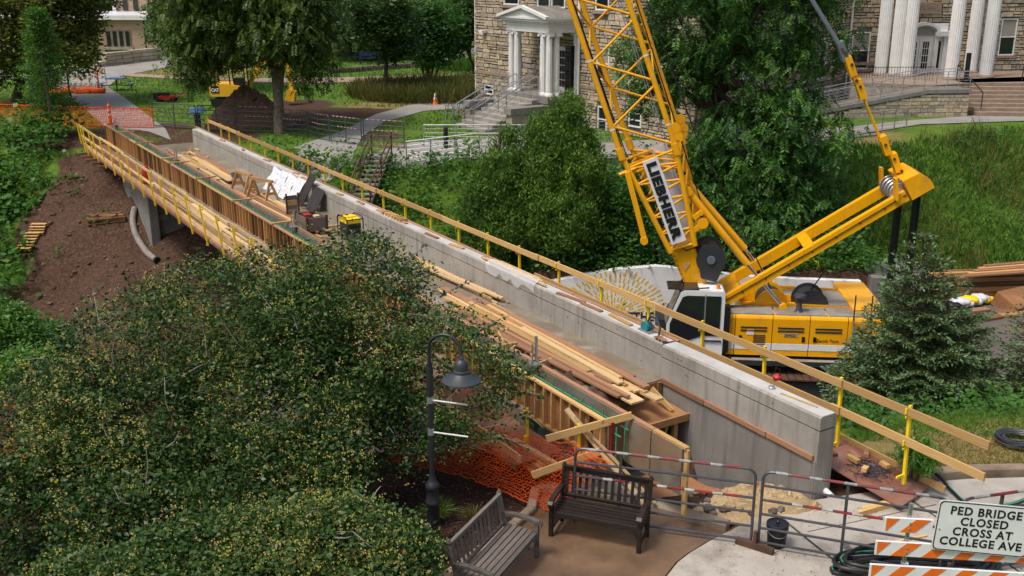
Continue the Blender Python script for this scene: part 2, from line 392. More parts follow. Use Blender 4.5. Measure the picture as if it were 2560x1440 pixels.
dirt = np.maximum(dirt, sm((YY - 36.4) / .3) * sm((37.7 - YY) / .6) * (XX > 0) * (XX < 14) * .9)
dirt = np.maximum(dirt, (YY > 23) * (YY < 42) * sm((-3.4 - ZZ) / .5))
for e in ((-9.5, 57, 5.5, 2.6), (-12.5, 60, 3, 3), (-12, 53.5, 3.2, 2.2), (-15, 49.5, 4, 2.6), (-18.5, 52, 3.5, 2), (-21.5, 49.5, 3.5, 2.2), (-7, 49.5, 2.5, 1.6)): dirt = np.maximum(dirt, ell(*e))
dirt = np.maximum(dirt, ((XX > 1.0) & (XX < 6.3) & (YY > 14.2) & (YY < 19)) * 1.0)
dry = np.maximum.reduce([ell(8.5, 17.2, 2.6, 1.0), ell(7, 17.6, 1.6, .7), ell(11, 18, 3, .9), ell(-6, 60, 5, 3), ell(-3, 47, 5, 1.2), ell(-22, 76, 9, 4), ell(0, 68, 9, 3), ell(2, 44.0, 5, 1.5), ell(16, 50, 4, 3)])
mulch = ((XX < 1.2) & (YY < 17.2) & (YY > 5)) * 1.0
mulch = np.maximum(mulch, ell(-22, 90, 14, 4))
m, nt, b = _base('ground'); L = nt.links.new
g = N(nt, 'ShaderNodeNewGeometry'); at = N(nt, 'ShaderNodeAttribute', attribute_name='mask'); sp = N(nt, 'ShaderNodeSeparateColor'); L(at.outputs['Color'], sp.inputs[0])
def nz_(scale, detail=6, rough=.6):
    n = N(nt, 'ShaderNodeTexNoise'); n.inputs['Scale'].default_value = scale; n.inputs['Detail'].default_value = detail; n.inputs['Roughness'].default_value = rough
    L(g.outputs['Position'], n.inputs['Vector']); return n
nA, nB, nC = nz_(1.4), nz_(9), nz_(.35)
gr = ramp(nt, [(.25, (.05, .10, .010)), (.5, (.085, .16, .016)), (.8, (.13, .195, .028))]); L(nA.outputs[0], gr.inputs[0])
dr = ramp(nt, [(.25, (.030, .016, .010)), (.5, (.070, .038, .024)), (.78, (.145, .084, .054))]); L(nB.outputs[0], dr.inputs[0])
dy = ramp(nt, [(.3, (.16, .15, .04)), (.7, (.28, .20, .085))]); L(nB.outputs[0], dy.inputs[0])
mc = ramp(nt, [(.3, (.022, .013, .009)), (.6, (.06, .03, .02)), (.8, (.13, .075, .05))]); L(nz_(28).outputs[0], mc.inputs[0])
def mixc(fac, a, c, hard=.35):
    ad = N(nt, 'ShaderNodeMath', operation='MULTIPLY_ADD'); ad.inputs[1].default_value = 1.0; L(fac, ad.inputs[0])
    sb = N(nt, 'ShaderNodeMath', operation='MULTIPLY_ADD'); sb.inputs[1].default_value = 1.1; sb.inputs[2].default_value = -.55; L(nA.outputs[0], sb.inputs[0]); L(sb.outputs[0], ad.inputs[2])
    mr = N(nt, 'ShaderNodeMapRange'); mr.inputs[1].default_value, mr.inputs[2].default_value = .5 - hard / 2, .5 + hard / 2; L(ad.outputs[0], mr.inputs[0])
    mx = N(nt, 'ShaderNodeMix', data_type='RGBA'); L(mr.outputs[0], mx.inputs[0]); L(a, mx.inputs[6]); L(c, mx.inputs[7]); return mx.outputs[2]
c = mixc(sp.outputs[1], gr.outputs[0], dy.outputs[0], .7); c = mixc(sp.outputs[0], c, dr.outputs[0]); c = mixc(sp.outputs[2], c, mc.outputs[0])
L(c, b.inputs['Base Color']); b.inputs['Roughness'].default_value = .85; b.inputs['Specular IOR Level'].default_value = .2
bp = N(nt, 'ShaderNodeBump'); bp.inputs['Strength'].default_value = .9; bp.inputs['Distance'].default_value = .12; L(nz_(5, 9, .65).outputs[0], bp.inputs['Height']); L(bp.outputs[0], b.inputs['Normal'])
M['ground'] = m
ground = grid_mesh('ground', xs, ys, ZZ, m, np.stack([dirt, dry, mulch], -1)); tag(ground, kind='structure')

def sheet(name, pts, m, off=.03, step=.5, flat=None, thick=0.0):
    """a paving sheet draped over the ground"""
    import bmesh
    bm = bmesh.new(); bm.faces.new([bm.verts.new((q[0], q[1], 0)) for q in pts])
    if flat is None:
        x0, x1 = min(q[0] for q in pts), max(q[0] for q in pts); y0, y1 = min(q[1] for q in pts), max(q[1] for q in pts)
        for k in np.arange(x0 + step, x1, step): bmesh.ops.bisect_plane(bm, geom=bm.verts[:] + bm.edges[:] + bm.faces[:], plane_co=(k, 0, 0), plane_no=(1, 0, 0))
        for k in np.arange(y0 + step, y1, step): bmesh.ops.bisect_plane(bm, geom=bm.verts[:] + bm.edges[:] + bm.faces[:], plane_co=(0, k, 0), plane_no=(0, 1, 0))
    for q in bm.verts: q.co.z = (flat if flat is not None else Hs(q.co.x, q.co.y) + off)
    if thick:
        r = bmesh.ops.extrude_face_region(bm, geom=bm.faces[:]); 
        for q in r['geom']:
            if isinstance(q, bmesh.types.BMVert): q.co.z -= thick
    bmesh.ops.recalc_face_normals(bm, faces=bm.faces)
    me = bpy.data.meshes.new(name); bm.to_mesh(me); bm.free(); me.materials.append(m)
    if not thick:
        for p in me.polygons:
            if p.normal.z < 0: p.flip()
    return tag(link(bpy.data.objects.new(name, me)), kind='structure')
# plaza: brown exposed-aggregate part, then pale concrete slabs with joints between them
edge = [P(1662, 1440), P(1690, 1405), P(1720, 1382), P(1770, 1352), P(1830, 1325)]
brown = [Vector((1.35, 11.0, 0))] + edge + [P(1640, 1262), P(1345, 1213), P(1330, 1275), P(1285, 1312), P(1120, 1440), Vector((-2.2, 11, 0))]
sheet('plaza_paving', brown, M['paving_brown'], flat=0.0, thick=.12)
slabs = [
    [Vector((1.40, 11, 0))] + [e + Vector((.03, .0, 0)) for e in edge[:4]] + [P(1925, 1275), P(2060, 1385), P(2215, 1500)],
    [P(1930, 1272), P(2005, 1255), P(2230, 1222), P(2560, 1440), P(2600, 1500), P(2222, 1500), P(2065, 1383)],
    [P(2238, 1221), P(2290, 1208), P(2420, 1197), P(2560, 1193), Vector((14, 16.6, 0)), Vector((14, 11, 0)), P(2640, 1500), P(2568, 1440)],
]
M['joint'] = pmat('joint', (.05, .04, .03), None, .9)
for a_, b_ in ((P(1925, 1275), P(2215, 1500)), (P(2232, 1222), P(2565, 1440)), (P(2020, 1330), P(2340, 1262)), (P(2130, 1420), P(2500, 1330))):
    o_ = ibeam('slab_joint', M['joint'], a_ + Vector((0, 0, .004)), b_ + Vector((0, 0, .004)), .012, .01); tag(o_, kind='structure')
for k, q in enumerate(slabs): sheet('concrete_slab', q, M['paving'], flat=.004 * (k % 2), thick=.12)
road = [Vector((-7.5, 24.6, 0)), Vector((3, 25.5, 0)), Vector((8, 27.6, 0)), Vector((20, 30.6, 0)), Vector((60, 36, 0)), Vector((60, 44.5, 0)), Vector((30, 41.4, 0)), Vector((15.5, 39.2, 0)), Vector((13.2, 36.4, 0)), Vector((-5, 36.4, 0)), Vector((-8.5, 33, 0))]
sheet('road', road, M['asphalt'], flat=ROAD)
# campus paths
def strip(name, centre, wd, m, off=.035):
    c = [Vector((q[0], q[1], 0)) for q in centre]; l = []; r = []
    for i, q in enumerate(c):
        d = (c[min(i + 1, len(c) - 1)] - c[max(i - 1, 0)]).normalized(); n = Vector((-d.y, d.x, 0)); ww = wd[i] if isinstance(wd, (list, tuple)) else wd
        l.append(q + n * ww / 2); r.append(q - n * ww / 2)
    return sheet(name, r + l[::-1], m, off)
def gz(pts, z=.9): return [P(x, y, z) for x, y in pts]
sheet('walk', gz([(270, 322), (425, 330), (310, 252), (255, 222), (140, 222), (190, 262)], .85), M['path'], .03)
sheet('path', gz([(140, 222), (255, 222), (300, 190), (470, 162), (470, 148), (400, 150), (230, 172), (100, 172), (-60, 176), (-60, 196), (120, 196)], 1.3), M['path'], .03)
sheet('brick_path', gz([(290, 192), (330, 196), (600, 208), (800, 210), (1190, 200), (1330, 200), (1330, 186), (1190, 190), (800, 199), (560, 200), (330, 190)], 1.15), M['path_brick'], .04)
sheet('path', gz([(700, 388), (800, 398), (880, 386), (905, 340), (960, 308), (1060, 283), (1200, 275), (1200, 256), (1060, 262), (940, 290), (850, 330), (760, 356)], .85), M['path'], .03)
sheet('path', gz([(880, 388), (1020, 392), (1500, 385), (1900, 352), (2140, 335), (2300, 312), (2700, 300), (2700, 280), (2440, 292), (2250, 305), (2100, 320), (1880, 335), (1500, 352), (1240, 340), (1190, 345), (1030, 352)], .88), M['path'], .045)
strip('street', [P(900, 118, 1.7), P(1120, 124, 1.7), P(1300, 130, 1.7), P(1600, 130, 1.7)], 5.0, M['asphalt'], .05)
sheet('path', gz([(740, 128), (1000, 120), (1000, 113), (740, 122)], 1.6), M['path_brick'], .05)
# kerbs
def kerb(name, pts, wd, z0, z1, label, n=1):
    t = thing(name, None, None, (pts[0].x, pts[0].y, z0)); t['kind'] = 'structure'
    for i in range(len(pts) - 1):
        p, q = Vector(pts[i]), Vector(pts[i + 1]); d = (q - p).normalized(); k_ = max(1, int((q - p).length / 1.6))
        for k in range(k_):
            a = p + (q - p) * (k / k_) + d * .006; c_ = p + (q - p) * ((k + 1) / k_) - d * .006
            mb = MB(); n_ = Vector((-d.y, d.x, 0)) * wd / 2; ch = .025
            prof = [(-1, z0), (1, z0), (1, z1 - ch), (.8, z1), (-.8, z1), (-1, z1 - ch)]
            mb.prism([a + n_ * u + Vector((0, 0, z)) for u, z in prof], c_ - a)
            mb.build('kerbstone', M['kerb'], t)
    return t
kerb('kerb', KERB_R[:5], .2, -.15, .13, 'weathered concrete kerb between pale slabs and the dry lawn')
kerb('kerb', [P(1345, 1222), P(1500, 1240), P(1640, 1272), P(1820, 1322)], .22, -.15, .12, 'brown stone kerb behind the dark bench ending in a rounded stub')
kerb('kerb', [P(1340, 1228), P(1328, 1280), P(1285, 1318), P(1120, 1446)], .16, -.15, .1, 'stone kerb of the mulch bed beside the grey bench')
# ------------------------------------------------------------------ the footbridge under construction
bridge = thing('footbridge', 'unfinished concrete footbridge with one cast parapet, crossing the cut above the road', 'bridge', B(0, 0, 0))
SF = 33.54           # far end of the cast parapet
mb = MB()
mb.hexa([B(-.05, -.55, .25), B(SF + .6, -.55, .25), B(SF + .6, 3.2, .25), B(-.05, 3.2, .25)][::-1][::-1], [B(-.05, -.55, DECK), B(SF + .6, -.55, DECK), B(SF + .6, 3.2, DECK), B(-.05, 3.2, DECK)])
mb.build('deck_slab', M['concrete_wet'], bridge)
k = .3
while k < 32:
    if int(k / 2.44) not in (3, 4, 9): ibeam('deck_plywood', M['form_ply'], B(k, 2.08 + .03 * sin(k), DECK + .012), B(min(k + 2.43, 32.2), 2.08, DECK + .012), .95, .018, bridge)
    k += 2.44
for v in (.2, 1.45, 2.7):
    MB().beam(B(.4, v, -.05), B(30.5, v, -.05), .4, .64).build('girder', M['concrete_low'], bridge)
# cast parapet: tall lower face, recessed reveal, coping
def parapet(s0, s1, z0, v_in=0.0, tilt=0.0):
    m_ = MB(); vo = -.33
    m_.hexa([B(s0, vo, z0), B(s1, vo, z0), B(s1, v_in, z0), B(s0, v_in, z0)], [B(s0, vo, 1.205), B(s1, vo, 1.205), B(s1, v_in, 1.205), B(s0, v_in, 1.205)])
    m_.build('parapet_wall', M['concrete'], bridge)
    m_ = MB(); m_.hexa([B(s0, vo + .02, 1.205), B(s1, vo + .02, 1.205), B(s1, v_in - .02, 1.205), B(s0, v_in - .02, 1.205)], [B(s0, vo + .02, 1.23), B(s1, vo + .02, 1.23), B(s1, v_in - .02, 1.23), B(s0, v_in - .02, 1.23)])
    m_.build('reveal', M['charcoal'], bridge)
    m_ = MB(); c_ = .03
    pr = [(vo, 1.23), (v_in, 1.23), (v_in, TOP - c_), (v_in - c_, TOP), (vo + c_, TOP), (vo, TOP - c_)]
    m_.prism([B(s0, v, z) for v, z in pr], U * (s1 - s0)); m_.build('coping', M['concrete'], bridge)
    m_ = MB(); m_.poly([B(s0 + .01, vo + c_, TOP + .004), B(s1 - .01, vo + c_, TOP + .004), B(s1 - .01, v_in - c_, TOP + .004), B(s0 + .01, v_in - c_, TOP + .004)]); m_.build('coping_top', M['concrete_top'], bridge)
ends = [0.012, 6.1, 12.2, 18.3, 24.4, SF - 1.0, SF]
parapet(0.03, SF - 1.3, DECK - .4); parapet(SF - 1.288, SF, DECK - .6)
parapet(-4.06, -.03, -1.2, .05)
# wing wall below the near parapet with its wooden strip, a little wider at the foot
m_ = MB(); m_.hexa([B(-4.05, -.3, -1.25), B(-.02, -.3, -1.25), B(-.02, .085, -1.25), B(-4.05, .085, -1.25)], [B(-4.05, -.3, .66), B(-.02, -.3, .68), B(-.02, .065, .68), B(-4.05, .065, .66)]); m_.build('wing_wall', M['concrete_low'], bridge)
for a, q, za, zq in ((-4.0, -2.95, .72, .735), (-2.93, -1.35, .725, .75), (-1.33, -.1, .74, .76)):
    ibeam('strip', M['lumber_red'], B(a, .085, za), B(q, .085, zq), .045, .09, bridge)
for s, v in ((-.9, .35), (-2.2, .35)):
    pass
mb = MB(); r_ = random.Random(4)
for k in range(46):
    s, v = r_.uniform(-3.7, 32), .012
    if -.2 < s < .1: continue
    c_ = B(s, .0 if s > 0 else .05, r_.choice((.9, 1.08, 1.33)))
    mb.tube(c_ - V * .01, c_ + V * .004, .014, n=6)
tag(mb.build('tie_holes', M['charcoal'], bridge), kind='stuff')
# abutments
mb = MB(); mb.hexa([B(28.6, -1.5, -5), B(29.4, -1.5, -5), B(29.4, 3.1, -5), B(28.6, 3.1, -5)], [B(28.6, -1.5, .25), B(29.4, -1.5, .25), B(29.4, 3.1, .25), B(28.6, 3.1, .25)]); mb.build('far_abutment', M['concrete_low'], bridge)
r_ = random.Random(8)
for row in range(5):
    z0 = -1.5 + row * .34; v = -.4 + (row % 2) * .25
    while v < 2.9:
        ln = min(r_.uniform(.42, .6), 3.05 - v)
        if ln > .15: ibeam('block', M['concrete_low'], B(28.56, v + .012, z0 + .17), B(28.56, v + ln - .012, z0 + .17), .1 + r_.uniform(0, .03), .315, bridge)
        v += ln
MB().hexa([B(28.35, 3.05, -5), B(33, 3.05, -5), B(33, 3.4, -5), B(28.35, 3.4, -5)], [B(28.35, 3.05, .2), B(33, 3.05, .2), B(33, 3.4, .2), B(28.35, 3.4, .2)]).build('wing_wall', M['concrete_low'], bridge)
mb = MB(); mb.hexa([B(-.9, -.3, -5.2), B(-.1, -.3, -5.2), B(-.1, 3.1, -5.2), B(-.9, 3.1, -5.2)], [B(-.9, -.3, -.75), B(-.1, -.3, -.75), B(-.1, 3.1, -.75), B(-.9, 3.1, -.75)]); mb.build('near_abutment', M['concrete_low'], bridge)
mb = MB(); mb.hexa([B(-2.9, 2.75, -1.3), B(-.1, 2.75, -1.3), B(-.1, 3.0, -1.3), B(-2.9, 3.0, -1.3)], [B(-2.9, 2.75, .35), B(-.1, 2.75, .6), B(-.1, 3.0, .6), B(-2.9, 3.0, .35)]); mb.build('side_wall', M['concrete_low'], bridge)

# formwork of the second parapet: outer and inner panels, studs, plates, ties
form = thing('formwork', 'long timber formwork with rows of studs and green rebar along the open bridge edge', 'formwork', B(17, 2.9, DECK))
S0, S1 = -2.25, 37.3
def board(name, mat_, s0, s1, v, z, wd, ht, par): return ibeam(name, M[mat_], B(s0, v, z), B(s1, v, z), wd, ht, par)
k = S0; i = 0
while k < S1:
    e = min(k + 4.88, S1)
    board('plywood_panel', 'plywood', k + .006, e - .006, 3.06, 1.06, .02, .76, form)
    board('plywood_panel', 'grey_ply', k - .7 + .006, e - .7 - .006, 2.70, 1.04, .02, .80, form)
    board('top_plate', 'lumber_red' if i % 2 else 'lumber', k + .004, e - .004, 3.115, 1.45, .085, .04, form)
    board('top_plate', 'lumber_red', k - .7 + .004, e - .7 - .004, 2.64, 1.45, .09, .04, form)
    board('sole_plate', 'stud', k + .004, e - .004, 3.115, .70, .088, .04, form)
    k = e; i += 1
k = S0 + .05; i = 0; r_ = random.Random(2)
while k < S1:
    dk = r_.random() < .26
    ibeam('stud', M['stud_dark' if dk else 'stud'], B(k, 3.115, .72), B(k, 3.115, 1.43), .04, .085, form, up=V)
    if i % 3 == 0: ibeam('stud', M['stud_dark'], B(k, 2.64, .76), B(k, 2.64, 1.43), .04, .085, form, up=V)
    k += .285 + r_.uniform(-.05, .05); i += 1
for s in (1.5, 7.2, 10.6, 13.6, 17.2, 21.5, 25.0, 26.2, 30.5, 34.0):
    d_ = r_.uniform(-.1, .1)
    ibeam('spreader', M['lumber'], B(s, 2.45, 1.50), B(s + d_, 3.2, 1.50), .085, .04, form)
# end of the formwork near us: end panel and its stiffener
ibeam('end_panel', M['plywood'], B(-2.28, 2.72, 1.05), B(-2.28, 3.05, 1.05), .03, .75, form)
ibeam('plywood_panel', M['grey_ply'], B(-3.7, 2.70, 1.04), B(-2.97, 2.70, 1.04), .02, .80, form)
ibeam('top_plate', M['lumber'], B(-3.75, 2.64, 1.45), B(-2.96, 2.64, 1.45), .09, .04, form)
ibeam('end_post', M['lumber'], B(-3.74, 2.64, .3), B(-3.74, 2.64, 1.43), .09, .04, form, up=V)
for s in (-3.4, -3.05, -2.7): ibeam('stud', M['stud'], B(s, 2.64, .6), B(s, 2.64, 1.43), .04, .085, form, up=V)
ibeam('kicker', M['red_tape'], B(-2.33, 3.0, .75), B(-2.33, 3.0, 1.42), .02, .06, form, up=V)
# rebar in the gap
for v, z in ((2.80, 1.3), (2.96, 1.22)):
    MB().tube(B(-2.5, v, z), B(37, v, z), .013, n=6).build('rebar', M['rebar_green'], form, True)
mb = MB(); k = -2.4
while k < 37:
    a = .012
    mb.path([B(k, 2.80, .76), B(k, 2.80, 1.4 + r_.uniform(-.02, .05))], a, 5); mb.path([B(k + .02, 2.96, .76), B(k + .02, 2.96, 1.34)], a, 5)
    k += .3
tag(mb.build('stirrup', M['rebar_green'], form), kind='stuff')
# galvanised screw jacks standing in the form
for s, hh in ((.35, .55), (12.9, .45), (25.6, .4), (36.4, .35)):
    p = thing('screw_jack', ['galvanised screw jack standing in the form gap beside the brown tarp', 'galvanised screw jack clamped on the form by the tool chest', 'galvanised screw jack on the form beside the tarp-covered sheets', 'galvanised screw jack at the far end of the form'][[.35, 12.9, 25.6, 36.4].index(s)], 'jack', B(s, 2.72, 1.47))
    m_ = MB(); m_.tube(B(s, 2.75, 1.3), B(s, 2.75, 1.5 + hh), .028, n=8); m_.tube(B(s, 2.83, 1.3), B(s, 2.83, 1.5 + hh * .75), .018, n=8); m_.build('tube', M['galv'], p, True)
    m_ = MB(); m_.lathe([(.05, 0), (.11, 0), (.11, .03), (.05, .03)], B(s, 2.78, 1.5), 12); m_.build('collar_plate', M['galv'], p)

# walkway on the left side
walk = thing('scaffold_walkway', 'plywood scaffold walkway with toe boards along the formwork side of the bridge', 'walkway', B(17, 3.6, .4))
k = -1.2; i = 0
while k < 37.4:
    e = min(k + 2.44, 37.4)
    board('deck_board', 'form_ply', k + .004, e - .004, 3.66, .475 + .004 * (i % 2), .95, .022, walk); k = e; i += 1
k = -1.2
while k < 37.4:
    e = min(k + 4.3, 37.4)
    board('fascia', 'form_ply', k + .004, e - .004, 4.165, .44, .04, .10, walk)
    board('toe_board', 'lumber_pale', k + .004, e - .004, 4.06, .555, .04, .14, walk); k = e
for s in np.arange(0, 37, 1.22): ibeam('joist', M['stud_dark'], B(s, 2.9, .40), B(s, 4.12, .40), .05, .11, walk)
for k_, s in enumerate((36.2, 35.2, 34.2, 33.2, 32.2)): ibeam('joist', M['lumber_brown'], B(s, 3.3, .34), B(s, 4.75 - k_ * .06, .34), .09, .09, walk)
# guard rails
def rail_post(par, base, top, inward, white=True, wm='post_yellow'):
    """yellow slotted post with two hook brackets that hold the rail boards"""
    base, top = Vector(base), Vector(top); d = top - base
    m_ = MB(); m_.beam(base, top, .05, .05, inward); pb = m_.build('post', M['post_yellow'], par)
    if white:
        m_ = MB(); m_.beam(base + d * .5 - Vector(inward) * .004, base + d * .9 - Vector(inward) * .004, .045, .05, inward); m_.build('label_strip', M['white_post'], pb)
    for f in (.53, .93):
        c_ = base + d * f; m_ = MB(); iw = Vector(inward)
        m_.beam(c_ + iw * .0, c_ + iw * .10, .02, .03); m_.beam(c_ + iw * .10 - Vector((0, 0, .03)), c_ + iw * .10 + Vector((0, 0, .07)), .03, .02, iw)
        m_.beam(c_ + Vector((0, 0, -.09)), c_ + iw * .10 + Vector((0, 0, -.09)), .02, .03); m_.build('bracket', M['post_yellow'], pb)
    m_ = MB(); m_.beam(base + d * .12, base + d * .12 + Vector(inward) * .2, .03, .04); m_.build('foot', M['post_yellow'], pb)
    return pb
gl = thing('guard_rail', 'yellow post and pale board guard rail along the formwork walkway', 'guard rail', B(17, 4.2, .4))
lps = [35.9, 34.5, 33.6, 32.0, 30.2, 28.5, 26.85, 25.15, 23.4, 21.8, 20.1, 18.5, 16.8, 15.1, 13.5, 11.9, 10.3, 8.7, 7.1, 5.5, 3.9, 2.3]
lps = [37.2, 36.5] + lps
for s in lps: rail_post(gl, B(s, 4.2, .28), B(s + .12, 4.33, 1.58), -V, False)
for z, v, nm in ((1.47, 4.22, 'lumber_pale'), (1.0, 4.17, 'lumber_pale')):
    k = 37.5; i = 0
    while k > 1:
        e = max(k - 4.6, 1)
        board('rail_board', nm, e - .15, k, v - .045 * (i % 2) * 1.0, z + .01 * (i % 2), .038, .088, gl); k = e; i += 1
gr = thing('guard_rail', 'yellow post and lumber guard rail on the outer side of the cast parapet', 'guard rail', B(10, -1.25, .4))
def solve_top(px, py, v):         # height at which a sight line crosses the vertical plane at v
    q = hit(px, py, B(0, v, 0), V); return q
rps = [(520, 308), (551, 311), (571, 317), (597, 327), (626, 341), (661, 355), (694, 367), (730, 381), (769, 397), (810, 414), (855, 432), (904, 452), (957, 474), (1012, 497), (1076, 523), (1146, 551), (1219, 580), (1298, 614), (1397, 655), (1504, 697), (1622, 745), (1757, 799), (1913, 865), (2104, 944), (2276, 1018)]
VR = -1.15
for px, py in rps:
    q = solve_top(px, py, VR); s = (q - B(0, 0, 0)).dot(U)
    rail_post(gr, Vector((q.x, q.y, .3)) + U * -.05, Vector((q.x, q.y, 1.7)), V, True)
zr = 1.62
k = SF + 1.0; i = 0
segs = [34.5, 30.2, 25.4, 20.6, 15.8, 11.0, 6.2, 1.4, -3.4, -6.2]
for i in range(len(segs) - 1):
    ibeam('rail_board', M['lumber'], B(segs[i] + .1, VR + .06 + .04 * (i % 2), zr + .01 * (i % 2)), B(segs[i + 1] - .12, VR + .06 + .04 * (i % 2), zr + .01 * (i % 2) - (.02 if i == 8 else 0)), .038, .14, gr)
for i in range(6, len(segs) - 1):
    ibeam('mid_rail', M['lumber'], B(segs[i] + .1, VR + .06 + .04 * (i % 2), 1.12), B(segs[i + 1] - .12, VR + .06 + .04 * (i % 2), 1.12 - (.05 if i == 8 else 0)), .038, .14, gr)
# outer walkway behind the cast parapet
walk2 = thing('scaffold_walkway', 'plywood scaffold walkway hung outside the cast parapet', 'walkway', B(10, -.8, .4))
k = -3.2; i = 0
while k < 34.5:
    e = min(k + 2.44, 34.5); z_ = .46
    board('deck_board', 'form_ply', k + .004, e - .004, -.84, z_ + .004 * (i % 2), .96, .022, walk2); k = e; i += 1
ibeam('deck_board', M['form_ply'], B(-3.22, -.92, .44), B(-5.05, -1.28, .09), 1.02, .025, walk2)
ibeam('toe_board', M['lumber'], B(-2.9, -1.36, .50), B(-5.2, -1.84, .14), .04, .13, walk2)
k = 0.
while k < 34:
    board('form_rim', 'lumber_red', k + .01, min(k + 3.6, 34.4) - .01, -.40, 1.43, .09, .06, walk2); k += 3.6
for s in np.arange(-2.8, 34, 1.6): ibeam('bracket_arm', M['steel_dark'], B(s, -.34, .38), B(s, -1.25, .38), .06, .09, walk2)
# near end of the left walkway: crossed loose boards
# ------------------------------------------------------------------ crawler crane on the road
AL = radians(5)
FW = Vector((-cos(AL), sin(AL), 0)); SD = Vector((sin(AL), cos(AL), 0))        # forward (cab end), far side
C0 = Vector((8.7, 31.5, 0))
def K(a, b, z): return C0 + FW * a + SD * b + Vector((0, 0, z))
def KP(px, py, b):          # sight line meets the upright plane at side offset b
    return hit(px, py, C0 + SD * b, SD)
crane = thing('crawler_crane', 'yellow lattice boom crawler crane parked on the road beside the bridge', 'crane', K(0, 0, ROAD))
Y = M['crane_yellow']
# tracks
TZ = ROAD + 1.03
for b0, nm in ((-2.3, 'near'), (1.5, 'far')):
    fr = MB(); a0, a1 = -3.9, 3.6
    fr.hexa([K(a0 + .3, b0 + .12, ROAD + .18), K(a1 - .3, b0 + .12, ROAD + .18), K(a1 - .3, b0 + .7, ROAD + .18), K(a0 + .3, b0 + .7, ROAD + .18)], [K(a0 + .3, b0 + .12, TZ - .14), K(a1 - .3, b0 + .12, TZ - .14), K(a1 - .3, b0 + .7, TZ - .14), K(a0 + .3, b0 + .7, TZ - .14)])
    f_ = fr.build('track_frame', M['charcoal'], crane)
    for k in range(9):
        a = a0 + .8 + k * .74
        MB().tube(K(a, b0 + .08, ROAD + .2), K(a, b0 + .75, ROAD + .2), .17, n=12).build('roller', M['steel_dark'], f_, True)
    MB().box(K(-1.6, b0 + .05, ROAD + .55), (.7, .1, .3), FW).build('step', M['grating'], f_)
    rr = (TZ - ROAD) / 2; pitch = .22; k = 0
    per = 2 * (a1 - a0 - 2 * rr) + 2 * pi * rr
    n_ = int(per / pitch)
    shoe = MB().box((0, 0, 0), (pitch * .88, .8, .05)); me = bpy.data.meshes.new('track_shoe'); me.from_pydata(shoe.v, [], shoe.f); me.materials.append(M['rust'])
    for i in range(n_):
        d = i * per / n_; st = a1 - a0 - 2 * rr
        if d < st: a, z, dx, nz_v = a0 + rr + d, TZ, FW, Vector((0, 0, 1))
        elif d < st + pi * rr:
            t_ = (d - st) / rr; a, z = a1 - rr + rr * sin(t_), ROAD + rr + rr * cos(t_); nz_v = FW * sin(t_) + Vector((0, 0, cos(t_))); dx = FW * cos(t_) - Vector((0, 0, sin(t_)))
        elif d < 2 * st + pi * rr:
            a, z, dx, nz_v = a1 - rr - (d - st - pi * rr), ROAD + .03, -FW, Vector((0, 0, -1))
        else:
            t_ = (d - 2 * st - pi * rr) / rr; a, z = a0 + rr - rr * sin(t_), ROAD + rr - rr * cos(t_); nz_v = -FW * sin(t_) - Vector((0, 0, cos(t_))); dx = -FW * cos(t_) + Vector((0, 0, sin(t_)))
        c_ = K(a, b0 + .4, z) - nz_v * .025; q = c_ + dx * .001
        ibeam('track_shoe', None, c_ - dx * .5, c_ + dx * .5, 1, 1, f_, up=nz_v, mesh=me)
mb = MB(); mb.hexa([K(-1.6, -1.6, ROAD + .45), K(1.6, -1.6, ROAD + .45), K(1.6, 1.6, ROAD + .45), K(-1.6, 1.6, ROAD + .45)], [K(-1.4, -1.5, -3.35), K(1.4, -1.5, -3.35), K(1.4, 1.5, -3.35), K(-1.4, 1.5, -3.35)]); mb.build('car_body', M['charcoal'], crane)
MB().tube(K(0, 0, -3.4), K(0, 0, -3.1), 1.0, n=24).build('slew_ring', M['charcoal'], crane, True)
